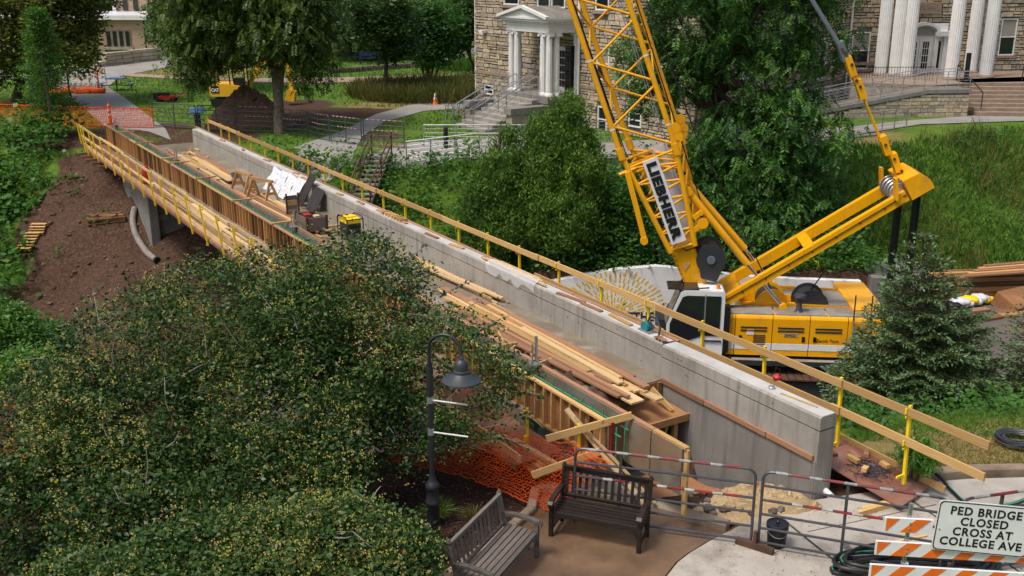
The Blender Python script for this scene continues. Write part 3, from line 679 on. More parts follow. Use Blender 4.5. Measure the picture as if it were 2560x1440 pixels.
# upper works
HB, HT = -3.0, -1.72          # side cover bottom and top
AF = (K(0, 0, 0) - KP(1815, 840, -1.5)).dot(FW) * -1     # front end of the side covers
AR = (KP(2225, 840, -1.5) - K(0, 0, 0)).dot(FW)
MB().hexa([K(AR + .1, -1.35, -3.25), K(AF + 1.0, -1.35, -3.25), K(AF + 1.0, 1.35, -3.25), K(AR + .1, 1.35, -3.25)], [K(AR + .1, -1.35, -2.95), K(AF + 1.0, -1.35, -2.95), K(AF + 1.0, 1.35, -2.95), K(AR + .1, 1.35, -2.95)]).build('slewing_platform', M['charcoal'], crane)
def aat(px, b=-1.5): return (KP(px, 850, b) - K(0, 0, 0)).dot(FW)
doors = [1815, 1836, 1929, 2022, 2117, 2215]
for i in range(len(doors) - 1):
    a1, a0 = aat(doors[i]) - .012, aat(doors[i + 1]) + .012
    m_ = MB(); c_ = .09
    pr = [(-1.5, HB), (-.85, HB), (-.85, HT), (-1.5 + c_, HT), (-1.5 + c_ * .3, HT - c_ * .3), (-1.5, HT - c_)]
    m_.prism([K(a0, b, z) for b, z in pr], FW * (a1 - a0)); d_ = m_.build('engine_cover', Y, crane)
    MB().box(K((a0 + a1) / 2, -1.505, HB + .29), (a1 - a0, .012, .20), FW).build('white_band', M['sign_white'], d_)
    if i in (1, 2, 3):
        for z in (HT - .37, HT - .47): MB().box(K((a0 + a1) / 2, -1.508, z), ((a1 - a0) * .72, .02, .045), FW).build('louvre', M['charcoal'], d_)
        MB().box(K(a0 + .16 if i == 2 else a1 - .16, -1.508, HT - .72), (.09, .03, .16), FW).build('latch', M['black'], d_)
    if i == 1:
        for k in range(7): MB().box(K((a0 + a1) / 2 - .18, -1.508, HT - .62 - k * .06), (.36, .02, .025), FW).build('louvre', M['rust'], d_)
        MB().box(K((a0 + a1) / 2 + .1, -1.508, HT - .53), (.22, .01, .17), FW).build('decal', M['sign_white'], d_); MB().box(K((a0 + a1) / 2 + .1, -1.514, HT - .475), (.21, .01, .05), FW).build('decal', M['red'], d_)
    if i == 2:
        MB().box(K((a0 + a1) / 2, -1.506, HT - .60), (.46, .008, .12), FW).build('number_plate', M['lumber_pale'], d_)
        text_part('number', '204022', M['navy'], K((a0 + a1) / 2 + .19, -1.512, HT - .64), -FW, (0, 0, 1), .12, d_)
    if i == 3:
        text_part('lettering', 'Zenith Tech', M['rust'], K((a0 + a1) / 2 + .36, -1.506, HT - .80), -FW, (0, 0, 1), .14, d_)
m_ = MB(); m_.box(K((AR + aat(1815)) / 2, -1.72, -3.12), (abs(AR - aat(1815)), .42, .05), FW); m_.build('catwalk', M['grating'], crane)
m_ = MB(); m_.box(K((AR + aat(1815)) / 2, -1.93, -3.10), (abs(AR - aat(1815)), .03, .16), FW); m_.build('catwalk_edge', M['charcoal'], crane)
am = aat(1815)
# roof deck
for a0, a1, nm in ((AR, am - 3.1, 'grating'), (am - 3.05, am - 1.5, 'grating'), (am - 1.45, am, 'grating')):
    MB().box(K((a0 + a1) / 2, -.98, HT + .01), (abs(a1 - a0), .8, .05), FW).build('roof_plate', M[nm], crane)
MB().hexa([K(AR, -.55, HB), K(am - .6, -.55, HB), K(am - .6, 1.5, HB), K(AR, 1.5, HB)], [K(AR, -.55, HT - .12), K(am - .6, -.55, HT - .12), K(am - .6, 1.5, HT - .12), K(AR, 1.5, HT - .12)]).build('machine_deck', Y, crane)
for b in (-.5, .42, 1.42):
    MB().hexa([K(AR, b, HT - .1), K(am - .3, b, HT - .1), K(am - .3, b + .08, HT - .1), K(AR, b + .08, HT - .1)], [K(AR, b, HT + .02), K(am - .9, b, HT + .14), K(am - .9, b + .08, HT + .14), K(AR, b + .08, HT + .02)]).build('deck_girder', Y, crane)
for a in (am - 1.5, am - 2.75):
    m_ = MB(); m_.tube(K(a, -.4, HT + .02), K(a, .4, HT + .02), .42, n=20); m_.build('winch_drum', M['charcoal'], crane, True)
    for b in (-.44, .40): MB().tube(K(a, b, HT + .02), K(a, b + .05, HT + .02), .52, n=20).build('winch_flange', Y if a > am - 2 else M['charcoal'], crane)
MB().box(K(am - 3.9, .1, HT + .06), (1.5, 1.15, .06), FW).build('cover_plate', M['grating'], crane)
MB().box(K(am - 3.4, 1.0, HT - .02), (2.6, .7, .08), FW).build('rear_cover', M['grating'], crane)
for k in range(4): MB().box(K(AR + .55, .5, HB + .15 + k * .36), (1.0, 3.0, .34), FW).build('counterweight', Y, crane)
m_ = MB(); m_.lathe([(.14, 0), (.11, .03), (.09, .06), (.09, .42), (.16, .44), (.19, .5), (.17, .56), (.08, .6)], K(aat(1998), -1.05, HT + .03), 16); m_.build('exhaust_stack', M['steel_dark'], crane, True)
# ladder at the rear of the covers
a1, a0 = aat(2130, -1.56), aat(2172, -1.56)
for a in (a0, a1): MB().beam(K(a, -1.56, HB + .3), K(a, -1.56, HT - .05), .03, .04).build('ladder_rail', M['galv'], crane)
for k in range(6): MB().beam(K(a0, -1.56, HB + .35 + k * .16), K(a1, -1.56, HB + .35 + k * .16), .05, .02).build('ladder_rung', M['galv'], crane)
for a in (a0, a1): MB().tube(K(a, -1.5, HT - .2), K(a, -1.5, HT + .75), .02, n=6).build('grab_rail', M['black'], crane)
# cab
ca1, ca0 = aat(1662, -1.55), aat(1806, -1.55)
cb0, cb1 = -1.62, -.62; CZ0, CZ1 = -2.98, -.93
side = [(ca0, CZ0), (ca1 - .55, CZ0), (ca1 - .02, CZ0 + .55), (ca1 - .02, CZ0 + .95), (ca1 - .42, CZ1 - .06), (ca1 - .55, CZ1), (ca0 + .06, CZ1), (ca0, CZ1 - .06)]
cab = thing('cab', None, None, K(ca0, cb0, CZ0)); del_keys = None
COL.objects.unlink(cab); bpy.data.objects.remove(cab)
m_ = MB(); m_.prism([K(a, cb0, z) for a, z in side], SD * (cb1 - cb0)); cab = m_.build('cab', M['sign_white'], crane)
win = [(ca0 + .62, CZ0 + .62), (ca1 - .62, CZ0 + .42), (ca1 - .12, CZ0 + .66), (ca1 - .12, CZ0 + .98), (ca1 - .48, CZ1 - .2), (ca1 - .62, CZ1 - .15), (ca0 + .62, CZ1 - .15)]
m_ = MB(); m_.prism([K(a, cb0 - .012, z) for a, z in win], -SD * .012); m_.build('side_window', M['glass'], cab)
m_ = MB(); m_.prism([K(a, cb0 - .012, z) for a, z in ((ca0 + .12, CZ0 + .62), (ca0 + .57, CZ0 + .62), (ca0 + .57, CZ1 - .15), (ca0 + .12, CZ1 - .15))], -SD * .012); m_.build('side_window', M['glass'], cab)
MB().beam(K(ca0 + .595, cb0 - .03, CZ0 + .1), K(ca0 + .595, cb0 - .03, CZ1 - .1), .03, .03, SD).build('door_frame', M['galv'], cab)
MB().beam(K(ca0 + .05, cb0 - .03, CZ0 + .45), K(ca0 + .58, cb0 - .03, CZ0 + .45), .02, .05).build('door_handle', M['charcoal'], cab)
m_ = MB(); fr_ = [(ca1 - .0, CZ0 + .57), (ca1 - .0, CZ0 + .94), (ca1 - .40, CZ1 - .06)]
m_.prism([K(ca1 - .5, cb0 + .06, CZ0 + .02), K(ca1 + .005, cb0 + .06, CZ0 + .55), K(ca1 + .005, cb0 + .06, CZ0 + .95), K(ca1 - .38, cb0 + .06, CZ1 - .08), K(ca1 - .55, cb0 + .06, CZ1 - .1)], SD * (cb1 - cb0 - .12)); m_.build('windscreen', M['glass'], cab)
MB().box(K(ca1 - .5, (cb0 + cb1) / 2, CZ1 + .02), (.95, .86, .03), FW, (.05, 0, 1)).build('roof_glass', M['glass'], cab)
m_ = MB()
for b in (cb0 + .05, cb1 - .05): m_.path([K(ca1 - .02, b, CZ0 + .95), K(ca1 - .45, b, CZ1 + .02), K(ca0 + .5, b, CZ1 + .1)], .025, 6)
m_.path([K(ca1 - .45, cb0 + .05, CZ1 + .03), K(ca1 - .45, cb1 - .05, CZ1 + .03)], .025, 6); tag(m_.build('roof_guard', M['black'], cab), kind='stuff')
MB().tube(K(ca0 + .2, cb0 + .3, CZ1), K(ca0 + .2, cb0 + .3, CZ1 + .14), .06, n=12).build('beacon', M['beacon'], cab, True)
m_ = MB(); m_.path([K(ca1 - .5, cb0 + .2, CZ1 + .05), K(ca1 - .5, cb0 + .2, CZ1 + .22)], .015, 5); m_.box(K(ca1 - .45, cb0 + .2, CZ1 + .24), (.06, .14, .1), FW); m_.build('work_lamp', M['black'], cab)
MB().box(K(ca0 - .1, -1.5, (CZ0 + CZ1) / 2 - .2), (.16, .3, 1.5), FW).build('cab_mount', M['black'], crane)
MB().box(K(ca0 + .7, -1.72, -3.12), (2.0, .5, .05), FW).build('catwalk', M['grating'], crane)
MB().box(K(aat(1700), -.2, -2.6), (1.4, 1.0, .8), FW).build('front_frame', M['charcoal'], crane)

# boom: solid foot, then four chords with lacing
boom = MB()
NB, FB = -.95, .95            # side offsets of the near and far chord planes
def L3(px, py, b): return KP(px, py, b)
foot = [(1677, 632), (1735, 612), (1778, 735), (1722, 742)]
b_foot = None
for b in (NB + .15, FB - .15):
    pts = [KP(x, y, NB) + SD * (b - NB) for x, y in foot]
    m_ = MB(); m_.prism(pts, SD * (.12 if b < 0 else -.12)); o_ = m_.build('boom_foot_plate', Y, crane)
    if b_foot is None: b_foot = o_
fpl = pts = [KP(x, y, NB) for x, y in foot]
m_ = MB(); m_.prism([q + SD * .3 for q in (pts[0], pts[1], pts[2], pts[3])], SD * 1.3); m_.build('boom_foot', Y, crane)
for nm, f0 in (('warning_decal', .3),):
    c_ = (pts[0] * .42 + pts[1] * .18 + pts[3] * .25 + pts[2] * .15) + SD * .14
    m_ = MB(); m_.prism([c_ + FW * x + Vector((0, 0, z)) for x, z in ((-.14, .12), (.12, .12), (0, -.12))], -SD * .012); m_.build('warning_decal', M['lumber'], b_foot)
# chord lines on the near plane
l0, l1 = KP(1677, 632, NB), KP(1420, 10, NB); r0, r1 = KP(1738, 614, NB), KP(1578, 10, NB)
lj, rj = KP(1552, 385, NB), KP(1690, 372, NB)            # joint between base section and first insert
dl = (l1 - lj).normalized(); dr_ = (r1 - rj).normalized()
dd = ((dl + dr_) / 2).normalized()
LT = 26.0                                               # runs on far above the picture
lt, rt = lj + dd * LT, rj + dd * LT
off = SD * (FB - NB) - FW * .3
for k, (p0, p1, p2) in enumerate(((l0, lj, lt), (r0, rj, rt), (l0 + off, lj + off, lt + off), (r0 + off, rj + off, rt + off))):
    MB().path([p0, p1], .085, 10).build('chord', Y, crane, True); MB().path([p1, p2], .085, 10).build('chord', Y, crane, True)
    m_ = MB(); m_.tube(p1 - dd * .18, p1 + dd * .18, .12, n=10); m_.build('chord_joint', Y, crane, True)
    if k < 2:
        for f in (.75, 2.9, 5.4): MB().tube(p1 + dd * f, p1 + dd * (f + .05), .092, n=10).build('tape_band', M['sign_white'], crane)
def lace(p, q, r=.038): MB().tube(p, q, r, n=8).build('lacing', Y, crane, True)
# lacing of the parallel sections
n_p = 11; stp = 2.0
for i in range(n_p):
    for o_, sh in ((Vector((0, 0, 0)), 0.), (off, 1.0)):
        a, c_ = lj + dd * (stp * i + .9 + sh) + o_, rj + dd * (stp * i + .15 + sh) + o_
        lace(a, c_); lace(a - dd * .06, rj + dd * (stp * (i + 1) + .02 + sh) + o_)
    a, c_ = lj + dd * (stp * i + .9), rj + dd * (stp * i + .15)
    lace(a, a + off + dd, .03); lace(a + dd * stp, a + off + dd, .03); lace(c_, c_ + off + dd, .03); lace(c_ + dd * stp, c_ + off + dd, .03)
# base section lacing
nb = 6
for i in range(nb):
    f, f2 = (i + .15) / nb, (i + 1.1) / nb
    for o_ in (Vector((0, 0, 0)), off):
        a, c_ = l0.lerp(lj, f) + o_, r0.lerp(rj, f) + o_; lace(a, c_); lace(a, r0.lerp(rj, min(f2, 1)) + o_)
    lace(l0.lerp(lj, f), l0.lerp(lj, f) + off); lace(r0.lerp(rj, f), r0.lerp(rj, min(f2, 1)) + off, .035)
for f in (.8, .88, .94): lace(l0.lerp(lj, f), r0.lerp(rj, f + .06) + off, .045); lace(r0.lerp(rj, f), l0.lerp(lj, f) + off, .045)
# grey walkway inside the boom
p, q = KP(1650, 375, NB) + SD * .9, KP(1722, 585, NB) + SD * .9
ibeam('boom_ladder', M['tarp_white'], p, q, .5, .05, crane, up=SD)
# pendant lugs at the section joint
for o_ in (Vector((0, 0, 0)), off):
    for px, py in ((1687, 320), (1694, 343), (1690, 362)):
        c_ = KP(px, py, NB) + o_; MB().tube(c_ - SD * .05, c_ + SD * .05, .16, n=14).build('pendant_lug', Y, crane, True)
# name board
sg = [KP(1608, 404, NB - .1), KP(1641, 394, NB - .1), KP(1714, 601, NB - .1), KP(1681, 611, NB - .1)]
ax = ((sg[3] - sg[0]) + (sg[2] - sg[1])).normalized(); up_ = ((sg[0] - sg[3]).cross(SD)); ay = (sg[1] - sg[0]); ay = (ay - ax * ay.dot(ax)).normalized()
Ls, Ws = (sg[3] - sg[0]).length, .47
c_ = (sg[0] + sg[1] + sg[2] + sg[3]) / 4
board_ = ibeam('name_board', M['sign_white'], c_ - ax * Ls / 2, c_ + ax * Ls / 2, .03, Ws, crane, up=ay)
tm = text_part('lettering', 'LIEBHERR', M['sign_black'], (0, 0, 0), (1, 0, 0), (0, 1, 0), 1.0, None, bold=.07, depth=.01, spacing=1.16)
co = np.array([v.co[:] for v in tm.data.vertices]); mn, mx = co.min(0), co.max(0)
S3 = Matrix.Diagonal((Ls * .93 / (mx[0] - mn[0]), Ws * .66 / (mx[1] - mn[1]), 1, 1))
tm.data.transform(S3 @ Matrix.Translation((-(mn[0] + mx[0]) / 2, -(mn[1] + mx[1]) / 2, 0)))
nrm = ax.cross(ay); 
RM = Matrix((ax, ay, nrm)).transposed().to_4x4(); RM.translation = c_ - SD * .028
if nrm.dot(SD) > 0: print('sign normal flipped')
tm.data.transform(RM); tm.parent = board_; tm.matrix_parent_inverse = wmat(board_).inverted()
for f in (.12, .88): MB().tube(c_ + ax * Ls * (f - .5) - ay * .2, c_ + ax * Ls * (f - .5) + ay * .2 + SD * .1, .02, n=6).build('board_bracket', Y, crane)
# boom winch, hanging link, back-stop cylinders
c_ = KP(1772, 634, -.2)
for b in (-.75, .45): MB().tube(c_ + SD * b, c_ + SD * (b + .06), .46, n=24).build('boom_winch_flange', M['charcoal'], crane)
MB().tube(c_ - SD * .7, c_ + SD * .45, .36, n=20).build('boom_winch_drum', M['charcoal'], crane, True)
MB().tube(c_ - SD * .8, c_ - SD * .74, .13, n=14).build('boom_winch_hub', M['grey_paint'], crane)
MB().prism([c_ - SD * .76 + FW * x + Vector((0, 0, z)) for x, z in ((.4, .1), (-.46, -.05), (-.2, -.72), (.28, -.6))], SD * .06).build('boom_winch_bracket', M['charcoal'], crane)
p, q = KP(1568, 430, NB - .15), KP(1612, 602, NB - .15)
MB().beam(p, q, .09, .16, FW).build('hanging_link', Y, crane)
MB().tube(q - SD * .08 + FW * .02, q + SD * .08 + FW * .02, .12, n=14).build('link_eye', Y, crane)
MB().path([q, KP(1640, 625, NB - .1), KP(1680, 652, NB - .1)], .035, 6).build('link_rope', M['black'], crane, True)
MB().tube(KP(1548, 437, NB), KP(1590, 420, NB), .06, n=8).build('deflector_arm', Y, crane)
for (x0, y0), (x1, y1), (x2, y2), b in (((1720, 478), (1868, 660), (1957, 768), -.75), ((1714, 450), (1862, 622), (1935, 715), .75)):
    p, q, e = KP(x0, y0, b), KP(x1, y1, b), KP(x2, y2, b)
    MB().tube(p, q, .115, n=12).build('backstop_cylinder', Y, crane, True); MB().tube(q, e, .055, n=10).build('piston_rod', M['chrome'], crane, True)
    MB().tube(p - SD * .14, p + SD * .14, .14, n=12).build('cylinder_eye', Y, crane); MB().tube(e - SD * .12, e + SD * .12, .13, n=12).build('rod_eye', Y, crane)
    MB().path([p + Vector((0, 0, .14)), p.lerp(q, .5) + Vector((0, 0, .17)), q + Vector((0, 0, .15))], .018, 5).build('hydraulic_hose', M['black'], crane)
for x0, y0, x1, y1 in ((1732, 578, 1757, 558), (1733, 545, 1752, 532)):
    p, q = KP(x0, y0, NB), KP(x1, y1, NB); MB().beam(p, q, .1, .14, (0, 0, 1)).build('pulley_arm', Y, crane)
    MB().tube(q - SD * .06, q + SD * .06, .17 if y0 == 578 else .08, n=16).build('pulley', Y, crane)
# gantry mast
for b, pts in ((-.78, ((1812, 752), (2266, 487))), (.78, ((1812, 752), (2266, 487)))):
    p, q = KP(*pts[0], -.78) + SD * (b + .78), KP(*pts[1], -.78) + SD * (b + .78)
    MB().beam(p, q, .24, .32, SD.cross(q - p)).build('mast_leg', Y, crane)
    if b < 0: mp0, mp1 = p, q
md = (mp1 - mp0).normalized(); mu = md.cross(SD).normalized()
if mu.z < 0: mu = -mu
for f in (.06, .49): MB().beam(mp0.lerp(mp1, f), mp0.lerp(mp1, f) + SD * 1.56, .32 if f > .2 else .5, .3, mu).build('mast_cross_member', Y, crane)
# mast head
hd = mp1 + SD * .78
m_ = MB(); pr = [(-.1, -.22), (.62, -.22), (.62, .12), (.42, .46), (-.05, .52), (-.1, .3)]
m_.prism([hd - SD * .92 + md * x + mu * z for x, z in ((.05, -.2), (.78, -.2), (.78, .1), (.6, .42), (.1, .46))], SD * 1.84); m_.build('mast_head', Y, crane)
for k in range(5):
    c_ = hd + md * -.12 + mu * .1 + SD * (-.6 + k * .3)
    m_ = MB(); m_.lathe([(.1, -.05), (.3, -.05), (.26, 0), (.3, .05), (.1, .05)], c_, 20, SD); m_.build('sheave', M['galv'], crane, True)
MB().tube(mp1 - SD * .16 - md * .25, mp1 + SD * .1 - md * .25, .12, n=14).build('mast_pin', Y, crane)
for b in (-.2, 1.5):
    MB().beam(mp1 + SD * b - md * .35 + mu * .1, mp1 + SD * b - md * .05 + mu * .7, .08, .3, SD).build('pendant_anchor', Y, crane)
# pendants up to the boom tip
pa = KP(2240, 400, 0); pth = [(2257, 436), (2200, 345), (2140, 200), (2122, 150), (2030, 0)]
for b, sgn in ((-.12, -1), (.12, 1)):
    w0 = [KP(x, y, 0) + SD * b for x, y in pth]
    tip = w0[4] + (w0[4] - w0[3]) * 7
    for (i, j_, wd, mt) in ((0, 1, .13, 'crane_yellow'), (1, 2, .035, 'crane_yellow'), (2, 3, .16, 'crane_yellow')):
        MB().beam(w0[i], w0[j_], .05, wd, FW).build('pendant_bar', M[mt], crane)
    MB().beam(w0[3], tip, .05, .09, FW).build('pendant_strap', M['grey_paint'], crane)
for x, y in ((2250, 425), (2232, 395), (2210, 360), (2147, 215), (2138, 200), (2126, 160), (2110, 130), (2102, 122)):
    c_ = KP(x, y, 0); MB().tube(c_ - SD * .22, c_ + SD * .22, .045, n=10).build('pendant_pin', M['rust'], crane)
for x, y, rr in ((2212, 362, .13), (2238, 405, .16), (2150, 222, .12), (2106, 128, .14), (2125, 165, .12)):
    c_ = KP(x, y, 0); MB().beam(c_ - FW * .0 + Vector((-.12, 0, .28)), c_ + Vector((.12, 0, -.28)), .36, .2, FW).build('link_plate', Y if y > 140 else M['grey_paint'], crane)
# hoist ropes from the mast head to the deck, and the thin rope down the front
for x, y0, y1, n_ in ((2243, 505, 660, 5), (2290, 490, 655, 5)):
    p, q = KP(x, y0, -.3), KP(x - 2, y1, -.3)
    q = Vector((p.x + .05, p.y + .05, HT + .1))
    MB().beam(p, q, .16, .1, SD).build('luffing_rope', M['rubber'], crane)
    MB().beam(p - SD * .06 - FW * .1, q - SD * .06 - FW * .1, .05, .06, SD).build('luffing_rope', M['black'], crane)
MB().path([KP(2240, 478, -.6), KP(2060, 680, -.4), K(am - 2.75, 0, HT + .4)], .022, 5).build('hoist_rope', M['black'], crane)
MB().path([KP(1617, 0, .2), KP(1740, 340, .2), KP(1850, 560, .2), K(am - 1.5, 0, HT + .45)], .02, 5).build('hoist_rope', M['black'], crane)
MB().path([KP(1560, -400, .2), KP(1617, 0, .2)], .02, 5).build('hoist_rope', M['black'], crane)
# ropes, hoses and bolts along the boom
for dx, dz, r0_, mt in ((.22, .5, .014, 'galv'), (.3, .62, .014, 'galv'), (-.25, .9, .02, 'black')):
    a_ = rj + SD * dz - FW * -dx; MB().path([a_ - dd * 2.2, a_, a_ + dd * 24], r0_, 5).build('boom_rope', M[mt], crane)
for k in range(2):
    a_ = lj + SD * .12; MB().path([l0.lerp(lj, .1) + SD * .12 - FW * (.1 + .05 * k), l0.lerp(lj, .6) + SD * .12 - FW * (.16 + .05 * k), a_ - FW * (.1 + .05 * k), a_ + dd * 6 - FW * .1], .018, 5).build('hydraulic_hose', M['black'], crane)
for k in range(9):
    q = fpl[0].lerp(fpl[3], .1 + .1 * k) + SD * .13 - FW * .06; MB().tube(q, q - SD * .02, .022, n=6).build('bolt', M['rust'], b_foot)
for i in range(7):
    q = mp0.lerp(mp1, .1 + .13 * i) - SD * .13; MB().tube(q, q - SD * .015, .03, n=8).build('bolt', M['rust'], crane)
MB().path([mp0 - SD * .14 + mu * .05, mp0.lerp(mp1, .5) - SD * .14 + mu * .02, mp1 - SD * .14 + mu * .05], .014, 5).build('mast_cable', M['black'], crane)
# hoses at the boom foot
for k in range(4):
    c_ = KP(1700 + 8 * k, 615 - 2 * k, NB + .3 * k); MB().path([c_, c_ + Vector((.2, 0, -.15)), c_ + Vector((.55, .1, -.05)), c_ + Vector((.75, .1, .2))], .022, 5).build('hydraulic_hose', M['black'], crane, True)
# ------------------------------------------------------------------ mural wall beside the road
WY = 36.5
wall_pts = [(1300, 716), (1390, 702), (1460, 688), (1540, 674), (1640, 666), (1740, 674), (1850, 690), (1990, 698), (2154, 704)]
top = [PD(x, y, WY) for x, y in wall_pts]
mural = thing('mural_wall', 'low white painted retaining wall with a yellow sunburst mural behind the crane', 'wall', (top[0].x, WY, ROAD))
m_ = MB()
m_.prism([Vector((top[0].x, WY, ROAD - .1)), Vector((top[-1].x, WY, ROAD - .1))] + top[::-1], (0, .3, 0)); m_.build('wall', M['white_wall'], mural)
r_ = random.Random(11); cx, cz = PD(1535, 790, WY).x, PD(1535, 790, WY).z
m_ = MB()
for ring in range(6):
    n_ = 16 + ring * 3
    for k in range(n_):
        a = radians(2) + (pi - radians(4)) * (k + .5 * (ring % 2) + r_.uniform(-.15, .15)) / n_; r0 = .3 + ring * .25 + r_.uniform(-.04, .04); r1 = r0 + r_.uniform(.17, .27); e_ = 1.12
        p, q = Vector((cx + cos(a) * r0 * e_, WY - .006, cz + sin(a) * r0)), Vector((cx + cos(a) * r1 * e_, WY - .006, cz + sin(a) * r1)); n = Vector((-(q - p).z, 0, (q - p).x)).normalized() * .03
        m_.add([p - n, q - n, q + n, p + n], [(0, 1, 2, 3)])
tag(m_.build('sunburst', M['mural_yellow'], mural), kind='stuff')
q = PD(1655, 800, WY); text_part('lettering', 'ETHER', M['navy'], PD(1568, 802, WY - .012), (1, 0, 0), (0, 0, 1), .47, mural, bold=.015, sx=.85, spacing=1.1)
text_part('lettering', 'LAWREN', M['navy'], PD(1656, 771, WY - .012), (1, 0, 0), (0, 0, 1), .3, mural, bold=.008, sx=.9)
# concrete block at the wall end
cb = thing('concrete_chamber', 'grey precast concrete block at the end of the white mural wall', 'concrete block', (13.9, 36.6, ROAD))
MB().hexa([Vector((13.25, 36.3, ROAD)), Vector((15.3, 36.3, ROAD)), Vector((15.3, 37.6, ROAD)), Vector((13.25, 37.6, ROAD))], [Vector((13.25, 36.3, -2.35)), Vector((15.3, 36.3, -2.35)), Vector((15.3, 37.6, -2.35)), Vector((13.25, 37.6, -2.35))]).build('block', M['concrete_low'], cb)
MB().hexa([Vector((13.15, 36.9, -2.35)), Vector((15.4, 36.9, -2.35)), Vector((15.4, 37.7, -2.35)), Vector((13.15, 37.7, -2.35))], [Vector((13.15, 36.9, -2.12)), Vector((15.4, 36.9, -2.12)), Vector((15.4, 37.7, -2.12)), Vector((13.15, 37.7, -2.12))]).build('cap', M['concrete_low'], cb)

# ------------------------------------------------------------------ stone hall
def stone_mat(name, attr):
    m, nt, b = _base(name); L = nt.links.new
    if attr: src = N(nt, 'ShaderNodeAttribute', attribute_name='cv').outputs['Fac']
    else: src = N(nt, 'ShaderNodeObjectInfo').outputs['Random']
    r = ramp(nt, [(0, (.29, .245, .195)), (.18, (.38, .305, .22)), (.4, (.50, .405, .28)), (.6, (.56, .465, .33)), (.8, (.43, .36, .27)), (.92, (.32, .29, .25)), (1, (.53, .42, .27))]); L(src, r.inputs[0])
    g = N(nt, 'ShaderNodeNewGeometry'); nz = N(nt, 'ShaderNodeTexNoise'); nz.inputs['Scale'].default_value = 7; nz.inputs['Detail'].default_value = 7; L(g.outputs['Position'], nz.inputs['Vector'])
    mr = N(nt, 'ShaderNodeMapRange'); mr.inputs[1].default_value, mr.inputs[2].default_value, mr.inputs[3].default_value, mr.inputs[4].default_value = .3, .75, .6, 1.2; L(nz.outputs[0], mr.inputs[0])
    hs = N(nt, 'ShaderNodeHueSaturation'); L(mr.outputs[0], hs.inputs['Value']); L(r.outputs[0], hs.inputs['Color']); L(hs.outputs[0], b.inputs['Base Color']); b.inputs['Roughness'].default_value = .85
    bp = N(nt, 'ShaderNodeBump'); bp.inputs['Strength'].default_value = .7; bp.inputs['Distance'].default_value = .05; L(nz.outputs[0], bp.inputs['Height']); L(bp.outputs[0], b.inputs['Normal'])
    return m
M['stone'] = stone_mat('stone', False); M['stone_all'] = stone_mat('stone_all', True)
M['mortar'] = pmat('mortar', (.20, .175, .145), (.14, .12, .10), .9, scale=5)
M['sandstone'] = pmat('sandstone', (.30, .225, .165), (.23, .17, .125), .8, scale=3, bump=.2)
hall = thing('stone_hall', 'rough tan stone college hall with white columned porches and sash windows', 'building', (8.35, 46.1, .7))
zf = 2.42                                  # main floor level
eAB = Vector((.574, -.819, 0)).normalized(); KC = P(1372, 240, zf); nAB = Vector((-eAB.y, eAB.x, 0)) * -1
if nAB.y > 0: nAB = -nAB                   # facing us
W0 = KC - nAB * 1.8                         # where the porch side meets the wall
A0 = W0 - eAB * 9.35; B0 = W0 + eAB * 8.6
C1 = Vector((20.2, 63.8, 0)); eBC = (C1 - B0); eBC.z = 0; eBC.normalize(); eCD = Vector((sin(radians(82)), cos(radians(82)), 0)); D1 = C1 + eCD * 24
NST = [0]; stone_me = [unit_box(M['stone'])]
st_v, st_c = [], []
